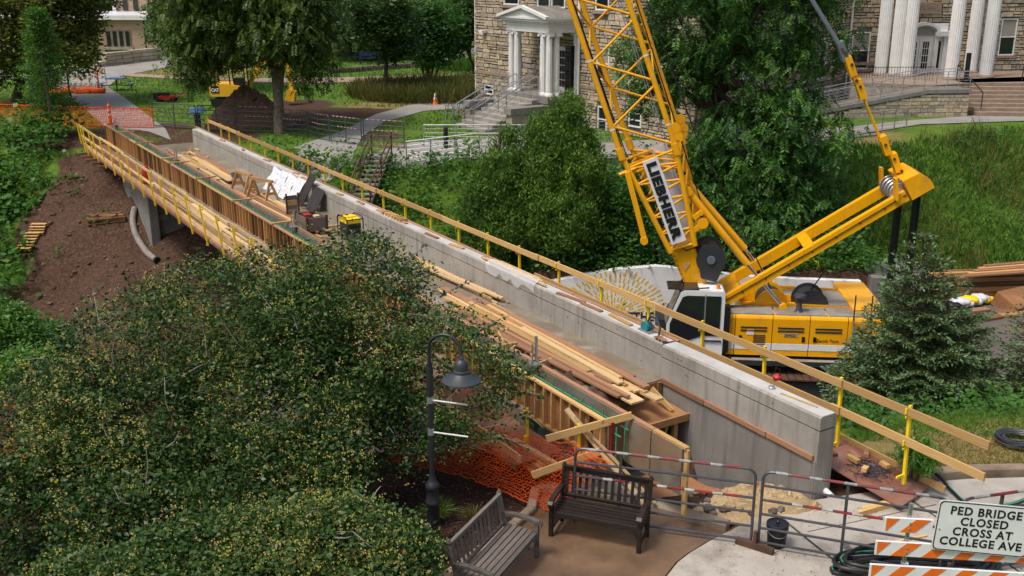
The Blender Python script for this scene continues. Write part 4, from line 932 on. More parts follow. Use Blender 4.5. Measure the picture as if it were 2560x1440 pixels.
def facade(p0, p1, nrm, z0, z1, openings, seed, want=0, tvis=None):
    """coursed rubble stones standing proud of a mortar backing; openings are (t0, t1, z0, z1)"""
    r_ = random.Random(seed); p0 = Vector((p0.x, p0.y, 0)); p1 = Vector((p1.x, p1.y, 0)); e = (p1 - p0).normalized(); Lw = (p1 - p0).length
    m_ = MB(); m_.prism([p0 + Vector((0, 0, z0)), p1 + Vector((0, 0, z0)), p1 + Vector((0, 0, z1)), p0 + Vector((0, 0, z1))], -nrm * .4); m_.build('wall', M['mortar'], hall)
    z = z0
    while z < z1 - .05:
        hh = r_.choice((.15, .2, .24, .28, .32)); t = r_.uniform(-.3, 0)
        while t < Lw:
            ln = r_.uniform(.22, .34) if r_.random() < .25 else r_.uniform(.36, .85)
            segs = []
            if hh > .25 and r_.random() < .35: segs = [(t, t + ln, z, z + hh * .48), (t, t + ln, z + hh * .5, z + hh)]
            else: segs = [(t, t + ln, z, z + hh)]
            t += ln
            for t0, t1, a, c in segs:
                t0, t1 = max(t0, 0), min(t1, Lw); c = min(c, z1)
                for o0, o1, oz0, oz1 in openings:
                    if t1 > o0 and t0 < o1 and c > oz0 + .02 and a < oz1 - .02:
                        if t0 < o0 - .1: t1 = o0
                        elif t1 > o1 + .1: t0 = o1
                        else: t0 = t1
                if t1 - t0 < .06 or c - a < .05: continue
                g_ = .012; pr = .1 + r_.uniform(0, .05); u0, u1, v0, v1 = t0 + g_, t1 - g_, a + g_, c - g_
                if NST[0] < 300 and want and tvis[0] < t0 < tvis[1] and a > tvis[2] and (t1 - t0) > .34 and r_.random() < want:
                    NST[0] += 1
                    q = p0 + e * ((u0 + u1) / 2) + nrm * (pr / 2)
                    ibeam('stone', None, q - e * (u1 - u0) / 2 + Vector((0, 0, (v0 + v1) / 2)), q + e * (u1 - u0) / 2 + Vector((0, 0, (v0 + v1) / 2)), pr, v1 - v0, hall, mesh=stone_me[0])
                    continue
                ch = .025
                f = [p0 + e * (u0 + ch) + nrm * pr + Vector((0, 0, v0 + ch)), p0 + e * (u1 - ch) + nrm * pr + Vector((0, 0, v0 + ch)), p0 + e * (u1 - ch) + nrm * pr + Vector((0, 0, v1 - ch)), p0 + e * (u0 + ch) + nrm * pr + Vector((0, 0, v1 - ch))]
                bk = [p0 + e * u0 + Vector((0, 0, v0)), p0 + e * u1 + Vector((0, 0, v0)), p0 + e * u1 + Vector((0, 0, v1)), p0 + e * u0 + Vector((0, 0, v1))]
                cvv = r_.random()
                for qd in (f, [bk[0], bk[1], f[1], f[0]], [bk[1], bk[2], f[2], f[1]], [bk[2], bk[3], f[3], f[2]], [bk[3], bk[0], f[0], f[3]]): st_v.append([tuple(x) for x in qd]); st_c.append(cvv)
        z += hh
def tz(px, py, p0, nrm):            # (along, height) of a picture point on a facade
    q = hit(px, py, p0, nrm); return q
def sash(p0, e, nrm, t0, t1, z0, z1, arch=False, blind=True, sill=True, part='window'):
    p0 = Vector((p0.x, p0.y, 0)); q = lambda t, o, z: p0 + e * t + nrm * o + Vector((0, 0, z))
    m_ = MB(); fw = .07
    for (a, b, c, d) in ((t0, t0 + fw, z0, z1), (t1 - fw, t1, z0, z1), (t0 + fw, t1 - fw, z1 - fw, z1), (t0 + fw, t1 - fw, z0, z0 + fw)):
        m_.prism([q(a, .02, c), q(b, .02, c), q(b, .02, d), q(a, .02, d)], nrm * .07)
    w_ = m_.build(part, M['white_paint'], hall)
    zm = (z0 + z1) / 2
    MB().prism([q(t0 + fw, .03, zm - .03), q(t1 - fw, .03, zm - .03), q(t1 - fw, .03, zm + .03), q(t0 + fw, .03, zm + .03)], nrm * .045).build('meeting_rail', M['white_paint'], w_)
    MB().prism([q(t0 + fw, .022, z0 + fw), q(t1 - fw, .022, z0 + fw), q(t1 - fw, .022, zm - .03), q(t0 + fw, .022, zm - .03)], nrm * .012).build('pane', M['glass'], w_)
    MB().prism([q(t0 + fw, .022, zm + .03), q(t1 - fw, .022, zm + .03), q(t1 - fw, .022, z1 - fw), q(t0 + fw, .022, z1 - fw)], nrm * .018).build('pane', M['blind'] if blind else M['glass'], w_)
    if sill: MB().prism([q(t0 - .12, 0, z0 - .16), q(t1 + .12, 0, z0 - .16), q(t1 + .12, 0, z0), q(t0 - .12, 0, z0)], nrm * .19).build('sill', M['sandstone'], w_)
    return (t0 - .02, t1 + .02, z0 - .16, z1 + .02)
def rect(px0, py0, px1, py1, p0, e, nrm):
    a = hit(px0, (py0 + py1) / 2, p0, nrm); c = hit(px1, (py0 + py1) / 2, p0, nrm); mid = (px0 + px1) / 2
    t = lambda q: (Vector((q.x, q.y, 0)) - Vector((p0.x, p0.y, 0))).dot(e)
    return t(a), t(c), hit(mid, py1, p0, nrm).z, hit(mid, py0, p0, nrm).z
op = []
for r4 in ((1262, -40, 1300, 12), (1346, -40, 1378, 18), (1382, -40, 1416, 20), (1492, -40, 1526, 26), (1494, 118, 1526, 200), (1640, 118, 1680, 215)):
    op.append(sash(A0, eAB, nAB, *rect(*r4, A0, eAB, nAB)))
for r4 in ((1214, 212, 1236, 236), (1497, 266, 1520, 330), (1574, 282, 1606, 318)):
    op.append(sash(A0, eAB, nAB, *rect(*r4, A0, eAB, nAB), blind=False, sill=False))
LAB = (B0 - A0).length
q0 = W0 - A0; tp = Vector((q0.x, q0.y, 0)).dot(eAB)
facade(A0, B0, nAB, .5, 9.6, op, 5, .55, (0, LAB * .75, 1.6))
def course(p0, e, nrm, t0, t1, z, h_=.2, o=.17): 
    q = lambda t, zz: Vector((p0.x, p0.y, 0)) + e * t + Vector((0, 0, zz)); MB().prism([q(t0, z), q(t1, z), q(t1, z + h_), q(t0, z + h_)], nrm * o).build('string_course', M['sandstone'], hall)
course(A0, eAB, nAB, 0, LAB, zf + .35, .16)
nBC = Vector((eBC.y, -eBC.x, 0)); nCD = Vector((eCD.y, -eCD.x, 0))
op = [sash(B0, eBC, nBC, *rect(2002, 108, 2062, 200, B0, eBC, nBC)), sash(B0, eBC, nBC, *rect(1905, 130, 1960, 230, B0, eBC, nBC)), sash(B0, eBC, nBC, *rect(1838, 140, 1880, 250, B0, eBC, nBC))]
facade(B0, C1, nBC, .5, 9.6, op, 6); course(B0, eBC, nBC, 0, (C1 - B0).length, zf + .35, .18)
op = [sash(C1, eCD, nCD, *rect(2126, 80, 2172, 172, C1, eCD, nCD)), sash(C1, eCD, nCD, *rect(2498, 46, 2538, 138, C1, eCD, nCD))]
dr4 = rect(2272, 58, 2362, 186, C1, eCD, nCD); dz0 = dr4[2]
op.append((dr4[0], dr4[1], 0, dr4[3]))
facade(C1, D1, nCD, .5, 10.2, op, 7, .5, (0, 16, 2.2))
for f in (.5,): course(C1, eCD, nCD, 0, dr4[0] - .6, zf + .5, .18)
tag(fast_mesh('stone_courses', np.array(st_v, dtype=np.float32), 4, M['stone_all'], hall, st_c), kind='stuff')
# quoin-like white corner board at the far left, downspouts
for p0, e, nrm, t in ((A0, eAB, nAB, tp + .35), (B0, eBC, nBC, (C1 - B0).length - .25)):
    q = Vector((p0.x, p0.y, 0)) + e * t + nrm * .22; MB().tube(q + Vector((0, 0, 1.2)), q + Vector((0, 0, 9)), .07, n=8).build('downspout', M['white_paint'], hall, True)
MB().tube(Vector((A0.x, A0.y, .8)) + nAB * .06, Vector((A0.x, A0.y, 9.6)) + nAB * .06, .06, n=6).build('corner_pipe', M['white_paint'], hall)
# carved name stone and the door behind the big columns
ns = rect(2288, 6, 2350, 34, C1, eCD, nCD)
qc = lambda t, o, z: Vector((C1.x, C1.y, 0)) + eCD * t + nCD * o + Vector((0, 0, z))
MB().prism([qc(ns[0], .1, ns[2]), qc(ns[1], .1, ns[2]), qc(ns[1], .1, ns[3]), qc(ns[0], .1, ns[3])], nCD * .1).build('name_stone', M['sandstone'], hall)
text_part('name_lettering', 'AW HALL', M['mortar'], qc(ns[0] + .1, .205, ns[2] + .2), eCD, (0, 0, 1), .42, hall, sx=.72)
t0, t1, z0, z1 = dr4
m_ = MB(); m_.prism([qc(t0, .02, z0), qc(t1, .02, z0), qc(t1, .02, z1), qc(t0, .02, z1)], nCD * .1); m_.build('door_surround', M['white_paint'], hall)
wd = (t1 - t0); dd_ = [(t0 + wd * .04, t0 + wd * .22, .0), (t0 + wd * .24, t0 + wd * .6, .06)]
for a, c, o in dd_:
    d_ = MB().prism([qc(a, .125, z0 + .05), qc(c, .125, z0 + .05), qc(c, .125, z0 + 2.15), qc(a, .125, z0 + 2.15)], nCD * .06).build('door', M['white_paint'], hall)
    for i in range(4 if c - a > .6 else 1):
        for k in range(4):
            ww = (c - a) * .5 / (3 if c - a > .6 else 1); x0 = a + (c - a) * .25 + i * ww * 1.0
            if i == 3: continue
            MB().prism([qc(x0 + .02, .19, z0 + .35 + k * .42), qc(x0 + ww - .02, .19, z0 + .35 + k * .42), qc(x0 + ww - .02, .19, z0 + .72 + k * .42), qc(x0 + .02, .19, z0 + .72 + k * .42)], nCD * .01).build('pane', M['glass'], d_)
    if o: MB().tube(qc(a + .1, .24, z0 + 1.0), qc(a + .1, .24, z0 + 1.35), .02, n=6).build('handle', M['galv'], d_)
m_ = MB(); n_ = 12; arc = [(t0 + wd * .32 + cos(pi * k / n_) * wd * .34, z0 + 2.35 + sin(pi * k / n_) * .5) for k in range(n_ + 1)]
m_.prism([qc(a, .12, z) for a, z in arc], nCD * .06); m_.build('fanlight', M['blind'], hall)
m_ = MB()
arc2 = [(t0 + wd * .32 + cos(pi * k / n_) * wd * .44, z0 + 2.42 + sin(pi * k / n_) * .72) for k in range(n_ + 1)]; arc1 = [(t0 + wd * .32 + cos(pi * k / n_) * wd * .37, z0 + 2.38 + sin(pi * k / n_) * .58) for k in range(n_ + 1)]
m_.prism([qc(a, .1, z) for a, z in arc2 + arc1[::-1]], nCD * .3); m_.build('arched_hood', M['white_paint'], hall)
for f in (.68, .93):
    a = t0 + wd * f; MB().prism([qc(a - .12, .12, z0), qc(a + .12, .12, z0), qc(a + .12, .12, z0 + 2.3), qc(a - .12, .12, z0 + 2.3)], nCD * .2).build('pilaster', M['white_paint'], hall)
MB().prism([qc(t0 + wd * .62, .12, z0 + 2.3), qc(t1 + .2, .12, z0 + 2.3), qc(t1 + .2, .12, z0 + 2.6), qc(t0 + wd * .62, .12, z0 + 2.6)], nCD * .35).build('entablature', M['white_paint'], hall)
a = t0 + wd * .8; MB().prism([qc(a - .1, .13, z0 + .4), qc(a + .1, .13, z0 + .4), qc(a + .1, .13, z0 + 2.0), qc(a - .1, .13, z0 + 2.0)], nCD * .02).build('side_light', M['glass'], hall)
# fluted columns
def fluted(base, h_, r0, r1, n=20, ionic=None, mat_=None, par=None):
    m_ = MB(); prof = []
    rows = [(0, 1), (.33, 1.0), (.7, .95), (1, r1 / r0)]
    vs = []; nn = n * 2
    for f, k in rows: vs += [Vector((base.x + cos(pi * i / n) * r0 * k * (1 if i % 2 else .93), base.y + sin(pi * i / n) * r0 * k * (1 if i % 2 else .93), base.z + .14 + f * (h_ - .14))) for i in range(nn)]
    fs = []
    for j in range(len(rows) - 1): fs += [(j * nn + i, j * nn + (i + 1) % nn, (j + 1) * nn + (i + 1) % nn, (j + 1) * nn + i) for i in range(nn)]
    m_.add(vs, fs); c_ = m_.build('column', M['white_paint'], par or hall)
    MB().lathe([(r0 * 1.3, 0), (r0 * 1.3, .06), (r0 * 1.2, .09), (r0 * 1.08, .14), (r0, .16)], base, 20).build('base', M['sandstone'] if r0 > .25 else M['white_paint'], c_, True)
    return c_
for x, y in ((2200, 188), (2236, 190), (2264, 191), (2376, 198), (2424, 181), (2444, 178), (2463, 193)):
    fluted(P(x, y, zf), 8.2, .37, .32)
# porch floor, ramp, steps
qf = [P(2128, 205, zf), P(2330, 214, zf), P(2440, 206, zf), P(2700, 202, zf), P(2800, 150, zf), P(2110, 160, zf)]
MB().prism([q - Vector((0, 0, .18)) for q in qf], (0, 0, .18)).build('porch_floor', M['sandstone'], hall)
m_ = MB(); m_.prism([Vector((q.x, q.y, .6)) for q in (qf[0], qf[1], qf[2], qf[3], qf[4], qf[5])], (0, 0, zf - .8)); m_.build('porch_base', M['stone'], hall)
sb = P(2440, 289, .98); st_n = 8
for k in range(st_n):
    z = .98 + (zf - .98) * (k + 1) / st_n; yy = sb.y + k * .42
    MB().hexa([Vector((sb.x + .05 * k, yy, .6)), Vector((sb.x + 9, yy - .6, .6)), Vector((sb.x + 9, yy + 4.5, .6)), Vector((sb.x + .05 * k, yy + 4.5 - k * .4, .6))], [Vector((sb.x + .05 * k, yy, z)), Vector((sb.x + 9, yy - .6, z)), Vector((sb.x + 9, yy + 4.5, z)), Vector((sb.x + .05 * k, yy + 4.5 - k * .4, z))]).build('step', M['sandstone'], hall)
def rail(par, pts, h_, mat_, posts, bars=0, r=.025, nm='handrail'):
    pts = [Vector(q) for q in pts]
    MB().path([q + Vector((0, 0, h_)) for q in pts], r, 6).build(nm, mat_, par)
    for k in range(bars):
        z = h_ * (k + 1) / (bars + 1); MB().path([q + Vector((0, 0, z)) for q in pts], .008, 4).build('cable', mat_, par)
    L = [0]
    for a, c in zip(pts, pts[1:]): L.append(L[-1] + (c - a).length)
    for k in range(posts):
        d = L[-1] * k / (posts - 1)
        for i in range(len(pts) - 1):
            if d <= L[i + 1] + 1e-6:
                q = pts[i].lerp(pts[i + 1], (d - L[i]) / max(L[i + 1] - L[i], 1e-6)); break
        MB().tube(q, q + Vector((0, 0, h_)), r * .9, n=6).build('post', mat_, par)
# ramp: stone base with a concrete kerb
ra, rb, rc = P(2416, 290, .95), P(2310, 290, .95), P(2045, 294, .95)
zz = (2.36, 2.33, 1.3)
ramp_t = thing('access_ramp', 'long access ramp with stone base and cable railing before the big columns', 'ramp', (rb.x, rb.y, .8))
fr = [Vector((ra.x, ra.y, .6)), Vector((rb.x, rb.y, .6)), Vector((rc.x, rc.y, .6)), Vector((rc.x, rc.y, zz[2])), Vector((rb.x, rb.y, zz[1])), Vector((ra.x, ra.y, zz[0]))]
MB().prism([fr[0], fr[1], fr[4], fr[5]], (0, 1.7, 0)).build('core', M['mortar'], ramp_t); MB().prism([fr[1], fr[2], fr[3], fr[4]], (0, 1.7, 0)).build('core', M['mortar'], ramp_t)
r_ = random.Random(5); z = .9
while z < 2.3:
    hh = r_.choice((.16, .2, .24)); x = rc.x + .1
    while x < ra.x:
        ln = r_.uniform(.3, .75); tp_ = np.interp((x + min(x + ln, ra.x)) / 2 - ln * .4, [rc.x, rb.x, ra.x], [zz[2], zz[1], zz[0]]) - .2
        e_ = min(x + ln, ra.x); zt_ = min(z + hh, tp_)
        if zt_ - z > .06 and e_ - x > .08: ibeam('stone', M['stone'], (x + .012, np.interp(x, [rc.x, rb.x], [rc.y, rb.y]) - .02, (z + zt_) / 2), (e_ - .012, np.interp(e_, [rc.x, rb.x], [rc.y, rb.y]) - .02, (z + zt_) / 2), .12, zt_ - z - .025, ramp_t)
        x = e_ if e_ < ra.x else ra.x + 1
    z += hh
for (p, zp), (q, zq) in zip(((ra, zz[0]), (rb, zz[1])), ((rb, zz[1]), (rc, zz[2]))):
    MB().beam(Vector((p.x + .05, p.y + .1, zp - .08)), Vector((q.x - .05, q.y + .1, zq - .08)), .42, .2).build('ramp_kerb', M['concrete_low'], ramp_t)
for dy in (0.05, 1.5): rail(ramp_t, [Vector((ra.x, ra.y + dy, zz[0])), Vector((rb.x, rb.y + dy, zz[1])), Vector((rc.x, rc.y + dy, zz[2])), Vector((rc.x - 5, rc.y + dy - 1, .95))], .95, M['galv'], 12, 5)
# iron fence along the porch floor edge
fence = thing('iron_fence', 'black iron picket fence along the porch between ramp and columns', 'fence', P(2200, 205, zf))
p, q = P(2118, 210, zf - .4), P(2330, 210, zf - .2)
for z in (.1, .95): MB().beam(p + Vector((0, 0, z)), q + Vector((0, 0, z)), .03, .03).build('rail', M['black'], fence)
for k in range(32): MB().beam(p.lerp(q, k / 31) + Vector((0, 0, .05)), p.lerp(q, k / 31) + Vector((0, 0, 1.0)), .018, .018, (1, 0, 0)).build('picket', M['black'], fence)
hr = thing('stair_railing', 'black iron handrails beside the brown stone steps', 'handrail', sb)
for x0 in (.3, 4.0):
    pts = [sb + Vector((x0, .2, .3)), sb + Vector((x0 - .4 + .2, 3.3, 1.5))]
    rail(hr, pts, .9, M['black'], 3, 0, .03)
MB().tube(P(2414, 205, zf), P(2414, 205, zf) + Vector((0, 0, 1.6)), .13, n=12).build('ash_urn', M['black'], hall)
# side porch of the left wing
pc = lambda t, o, z: Vector((KC.x, KC.y, 0)) - eAB * t + nAB * o + Vector((0, 0, z))         # t to the left along the front, o outwards
PW = 3.25
MB().prism([pc(-.35, .3, .6), pc(PW + .3, .3, .6), pc(PW + .3, -1.8, .6), pc(-.35, -1.8, .6)], (0, 0, zf - .95)).build('porch_base', M['stone'], hall)
MB().prism([pc(-.45, .4, zf - .35), pc(PW + .4, .4, zf - .35), pc(PW + .4, -1.8, zf - .35), pc(-.45, -1.8, zf - .35)], (0, 0, .35)).build('porch_floor', M['concrete_low'], hall)
PH = 3.0
for t, o in ((0, 0), (.5, 0), (0, -.45), (PW, 0), (PW - .5, 0), (PW, -.45), (0, -1.7)):
    b_ = pc(t, o, zf); c_ = fluted(b_, PH, .17, .145, 12)
    m_ = MB(); m_.box(b_ + Vector((0, 0, PH + .02)), (.42, .34, .1), eAB); m_.build('capital', M['white_paint'], c_)
    for s in (-1, 1): MB().tube(b_ + eAB * s * .19 + nAB * -.17 + Vector((0, 0, PH - .06)), b_ + eAB * s * .19 + nAB * .17 + Vector((0, 0, PH - .06)), .075, n=10).build('volute', M['white_paint'], c_)
ze = zf + PH + .06
for o_, z_, h_ in ((.2, 0, .3), (.24, .3, .22), (.42, .52, .12), (.5, .64, .1)):
    MB().prism([pc(-o_, o_, ze + z_), pc(PW + o_, o_, ze + z_), pc(PW + o_, -1.8, ze + z_), pc(-o_, -1.8, ze + z_)], (0, 0, h_)).build('entablature', M['white_paint'], hall)
for k in range(24): MB().box(pc(-.2 + k * .16, .3, ze + .47), (.08, .1, .08), eAB).build('dentil', M['white_paint'], hall)
for k in range(11): MB().box(pc(-.33, .1 - k * .16, ze + .47), (.1, .08, .08), eAB).build('dentil', M['white_paint'], hall)
zr_ = ze + .74; ridge = zr_ + .5
M['slate'] = pmat('slate', (.20, .19, .17), (.13, .125, .115), .65, scale=6, dirt=(.28, .26, .22), dscale=1.4)
l_, r__, c2 = PW + .5, -.5, PW / 2
MB().add([pc(r__, .5, zr_), pc(c2, .5, ridge), pc(c2, -1.8, ridge), pc(r__, -1.8, zr_), pc(l_, .5, zr_), pc(l_, -1.8, zr_)], [(0, 1, 2, 3), (1, 4, 5, 2)]).build('roof', M['slate'], hall)
MB().prism([pc(r__ + .1, .45, zr_), pc(l_ - .1, .45, zr_), pc(c2, .45, ridge - .08)], -nAB * .08).build('pediment', M['white_paint'], hall)
for a, c in (((r__, zr_), (c2, ridge)), ((l_, zr_), (c2, ridge))): MB().beam(pc(a[0], .52, a[1]), pc(c[0], .52, c[1]), .2, .14).build('raking_cornice', M['white_paint'], hall)
# porch doors
for t, o, dx in ((.75, -1.5, eAB), (2.3, -1.5, eAB)):
    d_ = MB().prism([pc(t + .55, o, zf), pc(t - .55, o, zf), pc(t - .55, o, zf + 2.3), pc(t + .55, o, zf + 2.3)], -nAB * .08).build('door', M['white_paint'], hall)
    for i in range(3):
        for k in range(5): MB().prism([pc(t + .42 - i * .28, o + .01, zf + .3 + k * .37), pc(t + .18 - i * .28, o + .01, zf + .3 + k * .37), pc(t + .18 - i * .28, o + .01, zf + .62 + k * .37), pc(t + .42 - i * .28, o + .01, zf + .62 + k * .37)], nAB * .01).build('pane', M['glass'], d_)
MB().prism([pc(-.05, -1.0, zf), pc(-.05, -1.75, zf), pc(-.05, -1.75, zf + 2.4), pc(-.05, -1.0, zf + 2.4)], -eAB * .05).build('side_window', M['glass'], hall)
MB().box(Vector((A0.x, A0.y, 0)) + eAB * 1.1 + nAB * .3 + Vector((0, 0, hit(1212, 78, A0, nAB).z)), (.35, .3, .16), eAB).build('flood_light', M['white_paint'], hall)
# side porch stairs with steel handrails
n_ = 8
stairs = thing('entrance_steps', 'concrete steps with steel handrails down from the small white porch', 'steps', pc(PW / 2, 4, .9))
for k in range(n_):
    z1_ = zf - .02 - k * (zf - 1.0) / n_; o0 = .4 + k * .4
    MB().prism([pc(.35, o0, .6), pc(PW - .1, o0, .6), pc(PW - .1, o0 + .4, .6), pc(.35, o0 + .4, .6)], (0, 0, z1_ - .6 - (zf - 1.0) / n_)).build('step', M['concrete'], stairs)
for t in (-.25, PW + .25): MB().prism([pc(t - .25, .4, .6), pc(t + .25, .4, .6), pc(t + .25, 2.6, .6), pc(t - .25, 2.6, .6)], (0, 0, zf - 1.3)).build('cheek_wall', M['stone'], stairs); MB().prism([pc(t - .3, .4, zf - .7), pc(t + .3, .4, zf - .7), pc(t + .3, 2.7, zf - .7), pc(t - .3, 2.7, zf - .7)], (0, 0, .3)).build('cheek_cap', M['concrete_low'], stairs)
for t in (.5, 1.2, PW - .9, PW - .2):
    rail(stairs, [pc(t, .3, zf), pc(t, .5, zf), pc(t, 3.7, 1.0), pc(t, 4.2, 1.0)], .92, M['galv'], 3, 0, .028); MB().path([pc(t, .3, zf + .55), pc(t, .5, zf + .55), pc(t, 3.7, 1.55), pc(t, 4.2, 1.55)], .02, 5).build('handrail', M['galv'], stairs)
# steel cable railings along the campus path
for pts, posts, lb in ((((1016, 388), (1180, 387), (1500, 383)), 9, 'steel cable railing at the top of the bank beside the evergreen hedge trees'), (((1060, 362), (1300, 362), (1530, 352)), 7, 'second steel cable railing behind the evergreen hedge trees'), (((1790, 352), (1900, 348), (2000, 345)), 5, 'steel cable railing seen under the big leafy tree'), (((2130, 332), (2200, 328), (2265, 321)), 5, 'short steel cable railing at the path above the weedy slope')):
    w_ = [P(x, y, .9) for x, y in pts]; t = thing('cable_railing', lb, 'railing', w_[0])
    for q in w_: q.z = Hs(q.x, q.y)
    rail(t, w_, 1.05, M['galv'], posts, 5, .03)
# low concrete wall under the path
lw = thing('retaining_wall', 'low grey concrete retaining wall between path and weedy slope', 'wall', P(2100, 380, .2))
pp = [P(1480, 398, .85), P(1860, 372, .85), P(2200, 335, .85)]
for p, q in zip(pp, pp[1:]): MB().beam(p + Vector((0, -.1, -.45)), q + Vector((0, -.1, -.45)), .25, 1.0).build('wall_panel', M['concrete_low'], lw)

# ------------------------------------------------------------------ brick building at the far left
def brick_mat():
    m, nt, b = _base('brick'); L = nt.links.new; tc = N(nt, 'ShaderNodeTexCoord'); mp = N(nt, 'ShaderNodeMapping'); L(tc.outputs['Object'], mp.inputs[0]); mp.inputs['Rotation'].default_value = (radians(90), 0, 0)
    bt = N(nt, 'ShaderNodeTexBrick'); bt.inputs['Scale'].default_value = 1.0; bt.inputs['Brick Width'].default_value = .32; bt.inputs['Row Height'].default_value = .11; bt.inputs['Mortar Size'].default_value = .009
    bt.inputs['Color1'].default_value = (.46, .32, .21, 1); bt.inputs['Color2'].default_value = (.37, .25, .165, 1); bt.inputs['Mortar'].default_value = (.30, .24, .18, 1)
    L(mp.outputs[0], bt.inputs[0]); L(bt.outputs[0], b.inputs['Base Color']); b.inputs['Roughness'].default_value = .85; return m
M['brick'] = brick_mat()
bb = thing('brick_building', 'low tan brick building with a flat white edged roof behind the stone planter', 'building', PD(290, 140, 88))
yb = 88.0
def bx(px, py): return PD(px, py, yb)
gzb = Hs(bx(290, 140).x, yb)
x0, x1 = bx(-60, 100).x, bx(362, 100).x; zt = bx(300, 49).z
MB().hexa([Vector((x0, yb, .5)), Vector((x1, yb, .5)), Vector((x1, yb + 9, .5)), Vector((x0, yb + 9, .5))], [Vector((x0, yb, zt)), Vector((x1, yb, zt)), Vector((x1, yb + 9, zt)), Vector((x0, yb + 9, zt))]).build('wall', M['brick'], bb)
MB().hexa([Vector((x0, yb - .35, zt)), Vector((x1 + .4, yb - .35, zt)), Vector((x1 + .4, yb + 9, zt)), Vector((x0, yb + 9, zt))], [Vector((x0, yb - .35, zt + .35)), Vector((x1 + .4, yb - .35, zt + .35)), Vector((x1 + .4, yb + 9, zt + .35)), Vector((x0, yb + 9, zt + .35))]).build('roof', M['tarp_white'], bb)
MB().box(Vector(((x0 + x1) / 2, yb - .37, zt + .17)), (x1 - x0 + .8, .03, .36)).build('fascia', M['white_paint'], bb)
for wx0, wx1 in ((262, 330), (150, 205)):
    a, c = bx(wx0, 75), bx(wx1, 118); f_ = MB()
    f_.hexa([Vector((a.x, yb - .06, c.z)), Vector((c.x, yb - .06, c.z)), Vector((c.x, yb, c.z)), Vector((a.x, yb, c.z))], [Vector((a.x, yb - .06, a.z)), Vector((c.x, yb - .06, a.z)), Vector((c.x, yb, a.z)), Vector((a.x, yb, a.z))])
    w_ = f_.build('window', M['kerb'], bb); n_ = 4; st_ = (c.x - a.x) / n_
    for k in range(n_): MB().box(Vector((a.x + st_ * (k + .5), yb - .07, (a.z + c.z) / 2)), (st_ - .22, .04, a.z - c.z - .2)).build('pane', M['glass'], w_)
    MB().box(Vector(((a.x + c.x) / 2, yb - .12, c.z - .1)), (c.x - a.x + .3, .24, .18)).build('sill', M['concrete'], w_)
xu0, xu1 = PD(285, 20, 96).x, PD(470, 20, 96).x
MB().hexa([Vector((xu0, 96, 2)), Vector((xu1, 96, 2)), Vector((xu1, 104, 2)), Vector((xu0, 104, 2))], [Vector((xu0, 96, 14)), Vector((xu1, 96, 14)), Vector((xu1, 104, 14)), Vector((xu0, 104, 14))]).build('upper_block', M['brick'], bb)
for px in (312, 338): MB().box(Vector((PD(px, 10, 95.9).x, 95.95, PD(px, 8, 96).z + 1)), (.4, .1, 3.2)).build('window', M['charcoal'], bb)
MB().box(Vector((PD(286, 10, 95.9).x, 95.9, 8)), (.3, .3, 10)).build('downspout', M['white_paint'], bb)
MB().hexa([Vector((x1, yb + 1, .5)), Vector((x1 + 12, yb + 1, .5)), Vector((x1 + 12, yb + 8, .5)), Vector((x1, yb + 8, .5))], [Vector((x1, yb + 1, zt - .3)), Vector((x1 + 12, yb + 1, zt - .3)), Vector((x1 + 12, yb + 8, zt - .3)), Vector((x1, yb + 8, zt - .3))]).build('recessed_wing', M['charcoal'], bb)
MB().box(Vector((x1 + .6, yb + .4, (zt + .5) / 2)), (.9, .9, zt - .5)).build('pier', M['brick'], bb)
fb = thing('apartment_building', 'distant red brick block seen above the white edged roof', 'building', (-50, 150, 1.5))
MB().hexa([Vector((-75, 150, 1)), Vector((75, 150, 1)), Vector((75, 160, 1)), Vector((-75, 160, 1))], [Vector((-75, 150, 16)), Vector((75, 150, 16)), Vector((75, 160, 16)), Vector((-75, 160, 16))]).build('wall', M['brick'], fb)
for k in range(16): MB().box(Vector((-70 + k * 9, 149.9, 6)), (1.6, .2, 2.4)).build('window', M['glass'], fb)
MB().box(Vector((PD(270, 10, 149).x, 149.5, PD(270, 9, 149).z)), (4.5, .8, .5)).build('awning', M['sign_blue'], fb)
# stone planter
pl = thing('stone_planter', 'low dry-laid pale stone planter wall before the brick building', 'planter', P(330, 165, 1.35))
r_ = random.Random(3); pts = [P(238, 172, 1.3), P(262, 169, 1.3), P(330, 162, 1.3), P(402, 155, 1.3)]
M['pale_stone'] = pmat('pale_stone', (.50, .42, .30), (.40, .33, .235), .85, scale=3, ov=.25, bump=.3)
for (p, q), rows in zip(zip(pts, pts[1:]), (2, 4, 4)):
    d = q - p; d.z = 0; L_ = d.length; d.normalize(); g0 = min(Hs(p.x, p.y), Hs(q.x, q.y)) - .1
    for k in range(rows):
        t = 0
        while t < L_:
            ln = min(r_.uniform(.5, 1.1), L_ - t)
            ibeam('stone', M['pale_stone'], Vector((p.x, p.y, g0 + .15 + k * .28)) + d * (t + .02), Vector((p.x, p.y, g0 + .15 + k * .28)) + d * (t + ln - .02), .5 + r_.uniform(-.06, .06), .25, pl); t += ln + .001
